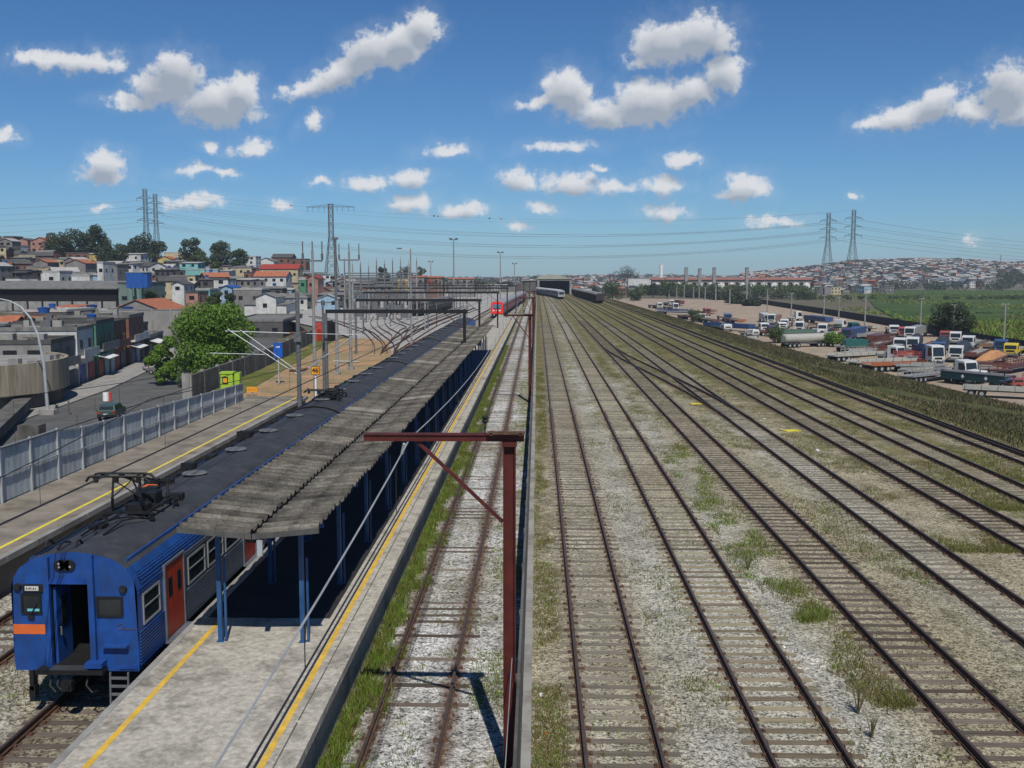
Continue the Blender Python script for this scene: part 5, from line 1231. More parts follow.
x, w_, zb, h = at_px(118, 141, 320, 284, 276, ZL); house((x, 286, ZL), w_, 18, h, 0, 'greygreen', 'dark sheet', 'grey green block joined to the right end of the long hall', None, 'flat', 2, 1, name='house', seed=13)
# blue tank box on green legs
p0, p1 = dp(126.5, 288, 264), dp(147.5, 288, 264); zt = dp(0, 272.5, 264).z; zb = p0.z
r = empty('elevated_tank', ((p0.x + p1.x) / 2, 264, 0), 0, 'big square blue box raised on green columns', 'water tower'); hw = (p1.x - p0.x) / 2
b = MB(); b.box(-hw, hw * .55, 0, 3.4, zb, zt); b.box(hw * .55, hw * .98, .15, 3.3, zb + .1, zt - .05); b.build('box', 'tank', r)
b = MB(); b.box(-hw - .1, hw + .1, -.1, 3.6, zt, zt + .12); b.build('cover', 'galv', r)
for s in (-.6, .1):
    for yq in (.4, 3): b = MB(); b.box(hw * s - .22, hw * s + .22, yq - .2, yq + .2, -3.2, zb); b.build('leg', mat('pale green paint', (.12,.24,.19), .7), r)
# named houses on the hill, pixel measured
N = [(-8,18,272,255,330,'grey','dark sheet','grey house at the far left edge of the hillside',1),(12,26,268,252,345,'white','pale sheet','white house low on the far left hillside',1),
 (4,14,246,237,392,'brick','dark sheet','salmon brick house near the left hilltop',1),(18,28,250,240,388,'pink','dark sheet','pink house left of the big dark trees',1),(31,50,250,241,380,'pink','orange tile','wide salmon house against the left edge of the dark trees',2),
 (9,18,252,246,362,'white','pale sheet','small white house under the salmon hilltop house',1),(24,33,268,256,330,'white','pale sheet','pale gable house below the pink one',1),
 (34,48,272,262,300,'grey','orange tile','grey house with an orange pitched roof, left of the pair',1),(67,86,276,263,290,'grey','orange tile','grey house with a bright orange pitched roof, right of the pair',1),
 (80,98,262,254,345,'yellow','pale sheet','yellow and white house with an arched white top',1),(43,60,280,272,265,'white','pale sheet','low white house behind the long hall roof',1),(72,90,284,276,258,'white','pale sheet','long white cottage just above the long hall roof',1),
 (89,99,284,275,260,'blue','pale sheet','pale blue cottage beside the white tower',1),(98,104,284,263,255,'white','pale sheet','narrow tall white tower house by the blue box',2),(104,118,284,266,262,'grey','dark sheet','tall grey house right of the narrow white tower',2),
 (122,141,265,254,360,'white','pale sheet','white two level house with a chimney below the pylons',2),(164,183,259,253,430,'cream','pale sheet','cream block on the crest behind the trees',1),(158,172,266,259,385,'yellow','orange tile','yellow ochre house between the hill trees',1),
 (180,198,272,263,330,'turquoise','pale sheet','upper turquoise house, tallest of the turquoise row',2),(187,205,278,270,315,'turquoise','pale sheet','lower turquoise terrace with a white roof line',1),(205,218,278,270,316,'blue','pale sheet','pale blue house right of the turquoise terrace',1),(218,229,279,271,318,'white','pale sheet','white house at the right end of the turquoise row',1),
 (238,256,267,257,380,'white','pale sheet','white three storey block at the right end of the hill trees',3),(258,274,268,261,400,'white','grey sheet','small white building right of the three storey block',1),(272,292,267,257.5,420,'brick','dark sheet','brown brick block on the skyline',2),(290,306,268,259.5,415,'brick','dark sheet','lower brick block right of the skyline block',2),
 (260,298,275,269,330,'cream','red','wide house with a long dark red roof',1),(254,286,281,276.5,300,'white','orange tile','low house with a thin orange roof under the red roof',1),(299,306,286,280,270,'green','pale sheet','small lime green house near the feeder poles',1),(306,318,286,278,272,'pink','red','dark pink house right of the lime green one',1),
 (172,184,290,284,250,'white','dark sheet','small white house over the bush above the blank wall',1),(186,198,300,293,225,'pink','dark sheet','salmon hut above the blank wall',1),(196,210,297,290,235,'turquoise','pale sheet','small teal and white shop above the blank wall',1),(221,232,294,287.5,245,'blue','bluex','pale blue house with a blue roof behind the big tree',1),
 (214,228,290,280,262,'white','dark sheet','tall white house in the middle of the town',2),(234,262,300,290,232,'grey','pale sheet','long grey building with a pale roof right of the blue roofed house',1),(256,276,308,297,215,'white','grey sheet','white walled building left of the feeder poles',1)]
ROOFS['bluex'] = M['tank']
used = []
for i, (a, c, yb, yt, Y, wl_, rf, lab, st) in enumerate(N):
    H_(a, c, yb + 3, yt, Y, wl_, rf, lab, 8, 'flat' if rf in ('pale sheet', 'dark sheet') and i % 3 else 'mono' if rf == 'pale sheet' else 'gable', st, seed=30 + i, detail=1)
    x, w_, zb, h = at_px(a, c, yb, yt, Y * KL); used.append((x, Y * KL + 5, max(w_, 8) / 2 + 3))
H_(100, 108, 322, 311, 150, 'white', 'pale sheet', 'white flat canopy building in front of the blank wall', 4, 'flat', 1, z=0, seed=77)
# grey roofs and white posts behind the big tree
x, w_, zb, h = at_px(236, 288, 345, 322, 213, ZL); house((x - 3, 230, ZL), w_, 33, 3.4, R(6), 'dark', 'grey sheet', 'long low building with a broad grey roof right of the big tree', None, 'flat', 1, 1, seed=78)
x, w_, zb, h = at_px(243, 285, 316, 303, 277, ZL); house((x, 286, ZL), w_, 15, 5.2, 0, 'white', 'grey sheet', 'white colonnaded building behind the broad grey roof', None, 'mono', 1, 1, seed=79)
# scattered houses of the left town
kinds = [('grey','dark sheet'),('grey','grey sheet'),('white','grey sheet'),('brick','dark sheet'),('grey','orange tile'),('white','pale sheet'),('white','dark sheet'),('cream','grey sheet'),('dark','dark sheet'),('grey','pale sheet'),('brick','grey sheet'),('dark','grey sheet'),('blue','pale sheet'),('cream','dark sheet')]
protos = {}
cnt = 0
yrow = 300
rr = random.Random(21)
while yrow < 600:
    u0, u1 = -.575, -.20 if yrow < 420 else -.13
    xx = u0 * yrow
    while xx < u1 * yrow:
        x, y = xx + rr.uniform(-1.5, 1.5), yrow + rr.uniform(-3, 3)
        if all(abs(x - ux) > ur + 2 or abs(y - uy) > 9 for ux, uy, ur in used) and rr.random() < .93 and cnt < 275 and not (y < 318 and x < -105):
            wl_, rf = rr.choice(kinds); st = rr.choice((1, 1, 2)); big = rr.choice((0, 1)); key = (wl_, rf, st, big)
            z = hill_left(x, y) - .2; rz = rr.gauss(0, .4)
            pxh = 537 + 1000 * x / y; zone = [t for lim, t in ((30, 'at the left edge'), (60, 'below the left hilltop trees'), (92, 'below the tall hilltop trees'), (124, 'near the narrow white tower'), (150, 'around the blue box'), (185, 'under the left pylons'), (212, 'by the turquoise terrace'), (240, 'below the round skyline tree'), (268, 'near the white block'), (292, 'left of the red roof'), (320, 'right of the red roof'), (2000, 'behind the substation')) if pxh < lim][0]
            lab = f"{'wide' if big else 'narrow'} {'two storey' if st == 2 else 'low'} {wl_} house, {rf} roof, {'high up' if y > 500 else 'midway' if y > 395 else 'low down'} {zone}"
            if key not in protos:
                protos[key] = house((x, y, z), 9 if big else 6.2, 7.5, 2.7 * st + .3, rz, wl_, rf, lab, 'houses of the left hill town', rr.choice(('gable', 'flat', 'mono')), st, 1, rr.random() < .3, seed=cnt)
            else: copy_tree(protos[key], (x, y, z), rz, lab)
            cnt += 1
        xx += rr.uniform(8.5, 13)
    yrow += 12
# hill trees
def T_(px0, px1, yt, yb, Y, label, lm=1, n=2200, size=.45, seed=0, nl=10, low=.06, z=None):
    if z is not None and px0 < 300: z = ZL; Y *= KL
    else: Y *= KL if z is None else 1.44 if Y > 330 else 1.0
    if z is not None and z != ZL and Y > 330: z = ZY
    a, c = dp(px0, yb, Y), dp(px1, yb, Y); zb = hill_left((a.x + c.x) / 2, Y) - .5 if z is None else z; zt = dp(0, yt, Y).z
    tree('hill_tree' if z is None else 'tree', ((a.x + c.x) / 2, Y, zb), (zt - zb) * 1.04, (c.x - a.x) * 1.45, label, lm, n, size, .35, seed, None, nl, low)
for i, a in enumerate([(47,72,231,258,350,'broad dark tree at the left of the hilltop clump'),(64,96,227,258,356,'tall dark tree in the middle of the hilltop clump'),(84,112,224,256,360,'tallest dark feathery tree of the hilltop clump'),(100,124,245,262,345,'low dark tree at the right foot of the hilltop clump'),
   (119,138,246,262,372,'small dark tree between the hilltop clump and the pylons'),(128,150,233,262,392,'feathery tree directly left of the pylon legs'),(146,166,238,264,395,'sparse tree behind the pylon legs'),(180,200,237,266,390,'tall dark upright tree right of the pylons'),(193,208,247,268,380,'lighter green tree right of the tall upright one',2),
   (208,232,242,266,385,'round headed dark tree in the middle of the skyline'),(231,248,249,266,380,'small pine like tree at the right of the skyline trees'),(142,160,290,312,212,'bushy green tree behind the blue box legs',2),(208,222,290,304,205,'light green tree above the large street tree',2),(222,236,292,306,208,'dark small tree above the large street tree'),
   (-12,10,267,283,270,'dark rounded tree at the left edge above the long hall'),(12,40,315,330,132,'green shrubby tree behind the street lamp arm',2),(262,276,290,304,232,'dark green small tree by the white walled building'),(210,221,261,268,340,'yellow green garden tree in front of the skyline trees',2),(378,390,263,272,430,'small dark tree above the substation'),(396,412,264,276,440,'bright green rounded tree behind the yellow house',2),(410,426,265,278,445,'dark rounded tree beside the bright green one')]):
    T_(*a[:6], a[6] if len(a) > 6 else 1, 3200, .55 if a[4] > 250 else .3, 50 + i, z=None if a[4] > 240 and a[0] < 300 else -.3)
# ------------------------------------------------------------ right side: truck yard, field, hillside town
bank = patch_mat('bank turf', (.085,.085,.032), (.115,.095,.045), (.05,.062,.02), .06, .35, 5)
lot = patch_mat('truck yard dirt', (.38,.29,.205), (.32,.25,.19), (.25,.21,.165), .05, .22, 4)
def flat(name, pts, z, m): b = MB(); b.quad([(x, y, z) for x, y in pts]); return tag(b.build(name, m), kind='structure')
b = MB(); E = BE
for (ya, xa), (yb, xb) in zip(E, E[1:]):
    for (u0, z0), (u1, z1) in (((30.2, -.19), (31.6, -.22)), ((31.6, -.22), ('m', -2.6)), (('m', -2.6), ('e', ZY + .1)), (('e', ZY + .1), ('f', ZY - .3))):
        X_ = lambda u, e: {'m': (31.6 + e) / 2 + 1, 'e': e, 'f': e + 1}.get(u, u)
        b.quad([(X_(u0, xa), ya, z0), (X_(u1, xa), ya, z1), (X_(u1, xb), yb, z1), (X_(u0, xb), yb, z0)])
tag(b.build('grass_bank', bank), kind='structure')
flat('truck_yard', [(56,20),(130,20),(114,80),(99,163),(98,222),(105,281),(112,388),(124,616),(89,660),(46,660),(47,444),(50,281),(54,170),(57,123)], ZY + .02, lot)
fm = patch_mat('field grass', (.050,.095,.022), (.085,.115,.03), (.035,.062,.018), .006, .05, .8)
flat('field', [(99,166),(400,60),(1900,700),(1900,1080),(330,1080),(250,770),(163,488),(107,284)], ZY + .01, fm)
scrub = [(x * KR, y * KR) for x, y in clumpy(66, 150, 118, 225, 5200, .25, .05, False, 15) if x > 66 + (y - 110) * .09 + 3]
grass('field_scrub', 'leafy green scrub covering the near part of the field', scrub, .5, 1.6, 1.4, 11, [.62,.36,.02], .32, .7, z=ZY)
fs2 = [(x, y) for x, y in clumpy(120, 620, 330, 1050, 3000, .5, .02, False, 16) if x > 124 + (y - 400) * .2 + 6]
grass('far_field_scrub', 'low tufts and reeds on the far field', fs2, .3, .8, 2.6, 7, [.55,.43,.02], .6, .5, z=ZY)
# black screen fence around the yard
FP = [(x * KR, y * KR) for x, y in [(60,92),(63,110),(66,130),(66.5,150),(71.5,190),(76,262),(84,416)]]
r = empty('screen_fence', (66, 130, ZY), 0, 'long black screen fence along the far side of the truck yard', 'fence')
b = MB()
for (xa, ya), (xb, yb) in zip(FP, FP[1:]): b.beam((xa-66, ya-130, 1.05), (xb-66, yb-130, 1.05), .06, 2.6)
b.build('screen', mat('black screen cloth', (.016,.017,.019), .8), r)
for k in range(50):
    t = k / 49 * (len(FP) - 1.001); i = int(t); p = Vector(FP[i]).lerp(Vector(FP[i+1]), t - i); b = MB(); b.beam((p.x - 66, p.y - 130 - .05, -.3), (p.x - 66, p.y - 130 - .05, 2.45), .12); b.build('post', 'galvd', r)
# dark heaps (bushes) at the far end of the yard
for i, (px, py, w_, h) in enumerate(((733,303,7,2.4),(741,304,6,2.0),(727,299,7,2.0),(716,300,6,2.0),(709,298,6,1.8),(700,297,6,1.7),(692,297,6,1.6),(684,296,5,1.5),(673,296,5,1.3),(752,306,5,1.7))):
    q = gp(px, py, ZY); tree('dark_bush', (q.x, q.y, ZY - .1), h * 2.1, w_ * 2.2, ['tallest dark bush at the far corner of the truck yard','dark bush just right of the tallest one','dark bush beside the fence left of the tallest','dark bush fourth from the yard corner','low dark bush below the far lamp posts','low dark bush between two far lamp posts','small dark bush under the row of far lamp posts','small dark bush near the left far lamp posts','leftmost small dark bush by the far lamp posts','dark bush at the right end of the row'][i], 1, 1300, .8, .1, 90 + i, 'dark bushes at the far end of the yard', 6, .02)
for i, (px, py, w_, h, lab) in enumerate(((774,343,5,3.2,'round green bush growing against the parked tankers'),(696,322,5.5,3.6,'green bush among the far parked flatbeds'),(836,347,5,2.6,'pale leaved shrub in front of the white cabs'),(775,290,7,4,'green tree row at the field edge behind the lamp posts'))):
    q = gp(px, py, ZY); tree('bush', (q.x, q.y, ZY - .1), h * 1.3, w_ * 1.35, lab, 2 if i != 2 else 0, 1500, .22, .1, 120 + i, None, 6, .02)
# trees by the field
q = gp(951, 338, ZY); tree('spreading_tree', (q.x + 1, q.y + 4, ZY), 8.2, 14, 'wide dark spreading tree at the field edge behind the yard', 1, 7500, .32, .3, 140, None, 14, .05)
q = gp(664, 292, 0)
for i, (a, c, yt, yb, Y, lm, lab) in enumerate(((658,676,279,296,470,2,'large round green tree left of the tall pillars'),(646,660,283,296,480,1,'dark tree left of the large round one'),(603,622,281,298,430,2,'green tree right of the depot shed wagons'),(676,700,284,296,500,2,'green tree under the first grey pillar'),(700,722,284,297,490,2,'green tree under the second grey pillar'),(722,745,285,298,480,2,'green tree between the second and third pillars'),(745,770,287,299,470,2,'green tree right of the third pillar'),(628,642,289,296,420,2,'low green tree at the left edge of the dirt yard'),(770,795,289,300,460,2,'green tree in front of the terrace row end'),(795,815,290,300,450,2,'last green tree of the row before the field'),(611,640,268,282,900,1,'distant dark tree right of the shed on the skyline'),(585,600,286,298,520,1,'dark tree beside the parked wagons'))):
    T_(a, c, yt, yb, Y, lab, lm, 1600, .55 if Y < 600 else .9, 150 + i, z=-.3)
for i, (a, c, yt) in enumerate(((865,882,262),(905,915,264),(930,942,265.5),(842,852,266),(957,963,263.5),(1004,1024,268))):
    pass
# ------------------------------------------------------------ concrete lamp posts round the yard
LP = [(1003,352,303.5,'rightmost concrete lamp post, at the right edge of the picture'),(953,338,304,'concrete lamp post standing in front of the spreading tree'),(920,335,298,'twin headed lamp post left of the spreading tree'),(864.5,330,293.5,'concrete lamp post in the middle of the field view'),(838.5,322,297,'shorter concrete lamp post behind the blue container'),(823.5,322,295,'concrete lamp post right of the grey warehouse roof'),(791,319,293,'lamp post in front of the grey warehouse right end'),(767,312,289,'lamp post beside the tallest dark bush'),(746.5,306,287,'lamp post just below the fourth pillar'),(729.6,305,289,'short lamp post left of the one below the fourth pillar'),(715.6,301.5,285.5,'lamp post just below the third pillar'),(705,300,287,'seventh lamp post from the left of the far row'),(699,299,287,'sixth lamp post from the left of the far row'),(693.5,298,287,'fifth lamp post from the left of the far row'),(684,298,285,'fourth lamp post from the left of the far row'),(676.5,298,286,'second lamp post from the left of the far row'),(669,297.5,286,'leftmost lamp post of the far row')]
for i, (px, py, ty, lab) in enumerate(LP):
    q = gp(px, py, ZY); h = dp(0, ty, q.y).z - ZY; r = empty('lamp_post', tuple(q), 0, lab, 'lamp post', 'pale lamp posts around the truck yard')
    b = MB(); b.tube([(0,0,-.3),(0,0,h)], [.24 if i < 8 else .4, .16 if i < 8 else .3], 8); b.build('shaft', 'tpole', r)
    b = MB(); b.beam((-.5, 0, h), (.5, 0, h), .08); b.box(-.75, -.35, -.12, .12, h - .02, h + .12); b.box(.35, .75, -.12, .12, h - .02, h + .12); b.build('lamp_head', 'galv', r)
for (px, yt, lab) in ((686,268,'first grey pillar left of the terrace'),(699.5,269,'second, paler pillar behind the terrace'),(714,268,'third dark sided pillar behind the terrace'),(746.5,268,'fourth pillar, furthest right')):
    q = dp(px, 290, 806); zt = dp(px, yt, 806).z - ZY; r = empty('concrete_pillar', (q.x, 806, ZY), 0, lab, 'pillar', 'tall concrete pillars behind the terrace row')
    b = MB(); b.box(-1.2, 1.2, -1.2, 1.2, 0, zt); b.box(-.95,.95,-1,1,0,.6); b.build('shaft', 'tpole', r); b = MB(); b.box(-1.35, -1.2, -1.25, 1.25, 2, zt + .4); b.box(-1.4,1.4,-1.4,1.4,zt,zt+.4); b.build('dark_edge', 'galvd', r)
q = dp(661, 290, 1000); zt = dp(661, 264.6, 1000).z - ZY; r = empty('white_tower', (q.x, 1000, ZY), 0, 'slim white water tower on the skyline left of the pillars', 'tower'); b = MB(); b.tube([(0,0,0),(0,0,zt*.7),(0,0,zt)], [1.6,1.6,1.8], 12); b.build('column', 'white', r); b = MB(); b.tube([(0,0,zt),(0,0,zt+.6)], [1.85,.4], 12); b.build('cap', 'galv', r)
# ------------------------------------------------------------ vehicles of the yard
PAINT = {k: mat(k + ' vehicle paint', c, .4, .12, 1.5, spec=.5) for k, c in dict(white=(.55,.55,.53), blue=(.03,.07,.17), purple=(.05,.045,.12), red=(.30,.06,.045), darkred=(.12,.045,.035), teal=(.02,.10,.09), darkteal=(.008,.04,.045), brown=(.22,.13,.09), grey=(.25,.25,.24), yellow=(.55,.42,.03), rust=(.30,.10,.04), pale=(.36,.35,.31), green=(.05,.10,.06)).items()}
M['tarp'] = mat('dark tarpaulin', (.03,.035,.045), .7, .3, 1.5)
def truck(tail, head, cab, body, bcol, label, ch=2.7, name='truck', kind='truck', axles=None, bh=1.1):
    A, B = gp(*tail, ZY), gp(*head, ZY); d = B - A; L = max(4.5, min(d.length, 19)); A = B - d.normalized() * L
    rz = math.atan2(-d.x, d.y); r = empty(name, (A.x, A.y, ZY + .03), rz, label, kind)
    # local: +y is forward, cab at y = L
    cl = 2.1 if cab else 0; bl = L - cl - (.35 if cab else 0)
    b = MB()
    for s in (-.45, .45): b.box(s - .08, s + .08, .1, L - .4, .75, .98)
    for k in range(int(L / 1.6)): b.box(-.45, .45, .3 + k * 1.6, .4 + k * 1.6, .78, .94)
    b.build('chassis', 'galvd', r)
    if cab:
        p = PAINT[cab]; y0, y1 = L - cl, L
        b = MB(); i = 0
        pr = [(y0, .75), (y1, .75), (y1 + .05, 1.55), (y1 - .22, ch), (y0 + .1, ch + .12), (y0, ch)]; n = 6
        for s in (-1.18, 1.18): b.v += [(s, yq, zq) for yq, zq in pr]
        for k in range(n): b.f.append((k, (k+1) % n, n + (k+1) % n, n + k)); b.mi.append(0)
        b.f += [tuple(range(n))[::-1], tuple(range(n, 2*n))]; b.mi += [0, 0]; c = b.build('cab', p, r)
        md = c.modifiers.new('b', 'BEVEL'); md.width = .08; md.segments = 2
        f = lambda z: y1 + .05 - (z - 1.55) / (ch - 1.55) * .27
        b = MB(); z0, z1 = 1.62, ch - .28; b.quad([(-1.02, f(z0) + .02, z0), (1.02, f(z0) + .02, z0), (.98, f(z1) + .02, z1), (-.98, f(z1) + .02, z1)]); b.build('windscreen', 'glass', c)
        for s in (-1, 1):
            b = MB(); b.quad([(s * 1.19, y0 + .75, 1.6), (s * 1.19, y1 - .12, 1.6), (s * 1.19, y1 - .25, ch - .35), (s * 1.19, y0 + .75, ch - .3)]); b.build('side_window', 'glass', c)
            b = MB(); b.box(s * 1.22, s * 1.34, y1 - .1, y1, 1.7, 2.2) if s > 0 else b.box(-1.34, -1.22, y1 - .1, y1, 1.7, 2.2); b.build('mirror', 'black', c)
            b = MB(); b.box(s * .85 - .18, s * .85 + .18, y1 + .03, y1 + .08, .95, 1.1); b.build('headlight', 'chrome', c)
        b = MB(); b.box(-.7, .7, y1 + .035, y1 + .07, 1.12, 1.42); b.build('grille', 'black', c); b = MB(); b.box(-1.18, 1.18, y1 - .3, y1 + .12, .45, .8); b.build('bumper', 'galvd', c)
    bm = PAINT[bcol] if bcol in PAINT else M[bcol]
    if body == 'flat':
        b = MB(); b.box(-1.25, 1.25, 0, bl, .99, 1.14); 
        for s in (-1.25, 1.19): b.box(s, s + .06, 0, bl, 1.14, 1.14 + .28)
        b.box(-1.19, 1.19, bl - .1, bl, 1.14, 1.75); bd = b.build('bed', bm, r)
        b = MB(); b.box(-1.18, 1.18, .1, bl - .15, 1.141, 1.17); b.build('deck_boards', 'pave', bd)
        b = MB(); [b.box(s, s + .07, k, k + .08, 1.0, 1.62) for s in (-1.27, 1.2) for k in np.arange(.3, bl - .3, 1.9)]; b.build('stakes', 'galvd', bd)
    elif body == 'rack':
        b = MB(); b.box(-1.25, 1.25, 0, bl, .99, 1.12); bd = b.build('bed', bm, r); b = MB()
        for k in np.arange(0, bl - .05, 1.2):
            for s in (-1.25, 1.18): b.box(s, s + .07, k, k + .08, 1.12, 1.12 + bh)
        for s in (-1.24, 1.2):
            for z in (1.45, 1.8, 1.1 + bh): b.box(s, s + .05, 0, bl, z, z + .12)
        b.build('rack', bm, bd)
    elif body == 'box':
        b = MB(); b.box(-1.25, 1.25, 0, bl, .99, .99 + bh); bd = b.build('container', bm, r); b = MB()
        for k in np.arange(.15, bl - .1, .45):
            for s in (-1.28, 1.25): b.box(s, s + .03, k, k + .2, 1.1, .9 + bh)
        b.build('ribs', bm, bd)
        b = MB(); [b.box(s, s + .06, 0, bl, .99 + bh - .02, 1.06 + bh) for s in (-1.26, 1.2)]; b.build('top_rail', bm, bd)
    elif body == 'tank':
        b = MB(); b.tube([(0, .05, 1.95), (0, .3, 1.95), (0, bl - .3, 1.95), (0, bl - .05, 1.95)], [.7, 1.0, 1.0, .7], 18); bd = b.build('tank', bm, r, smooth=False)
        b = MB(); b.box(-.3, .3, .5, bl - .5, 2.93, 3.02); [b.tube([(0, k, 2.9), (0, k, 3.15)], .28, 10) for k in np.arange(1.2, bl - .8, 2.2)]; b.build('walkway', 'galvd', bd)
    elif body == 'arch':
        b = MB(); b.box(-1.25, 1.25, 0, bl, .99, 1.6); bd = b.build('bed', 'galvd', r); b = MB(); pr = [(1.28 * math.cos(t), 1.5 + 1.45 * math.sin(t)) for t in [math.pi * i / 12 for i in range(13)]]; b.prism(pr, .1, bl, 0); b.build('tarp_cover', bm, bd)
    elif body == 'mound':
        b = MB(); b.box(-1.25, 1.25, 0, bl, .99, 1.3); bd = b.build('bed', 'brown' if 0 else PAINT['brown'], r); V = []; b = MB(); rr_ = random.Random(5)
        g_ = [[(-1.1 + 2.2 * i / 5, .4 + (bl - .8) * j / 6, 1.3 + (1.1 * math.sin(math.pi * i / 5) ** .6 * math.sin(math.pi * j / 6) ** .5 + rr_.uniform(-.1, .1) if 0 < i < 5 and 0 < j < 6 else 0)) for i in range(6)] for j in range(7)]
        for j in range(6):
            for i in range(5): b.quad([g_[j][i], g_[j][i+1], g_[j+1][i+1], g_[j+1][i]])
        b.build('covered_load', bm, bd)
    ws = ([L - .75] if cab else []) + ([.9, 2.1, 3.3] if L > 9 else [1.1, 2.3] if L > 6 else [1.0]) + ([L - 4.2, L - 5.3] if L > 11 and cab else [])
    for wy in ws:
        for s in (-1, 1):
            b = MB(); b.tube([(s * .85, wy, .5), (s * 1.2, wy, .5)], .5, 14); wh = b.build('wheel', 'tyre', r); b = MB(); b.tube([(s * 1.2, wy, .5), (s * 1.215, wy, .5)], .25, 10); b.build('rim', 'galv', wh)
    return r
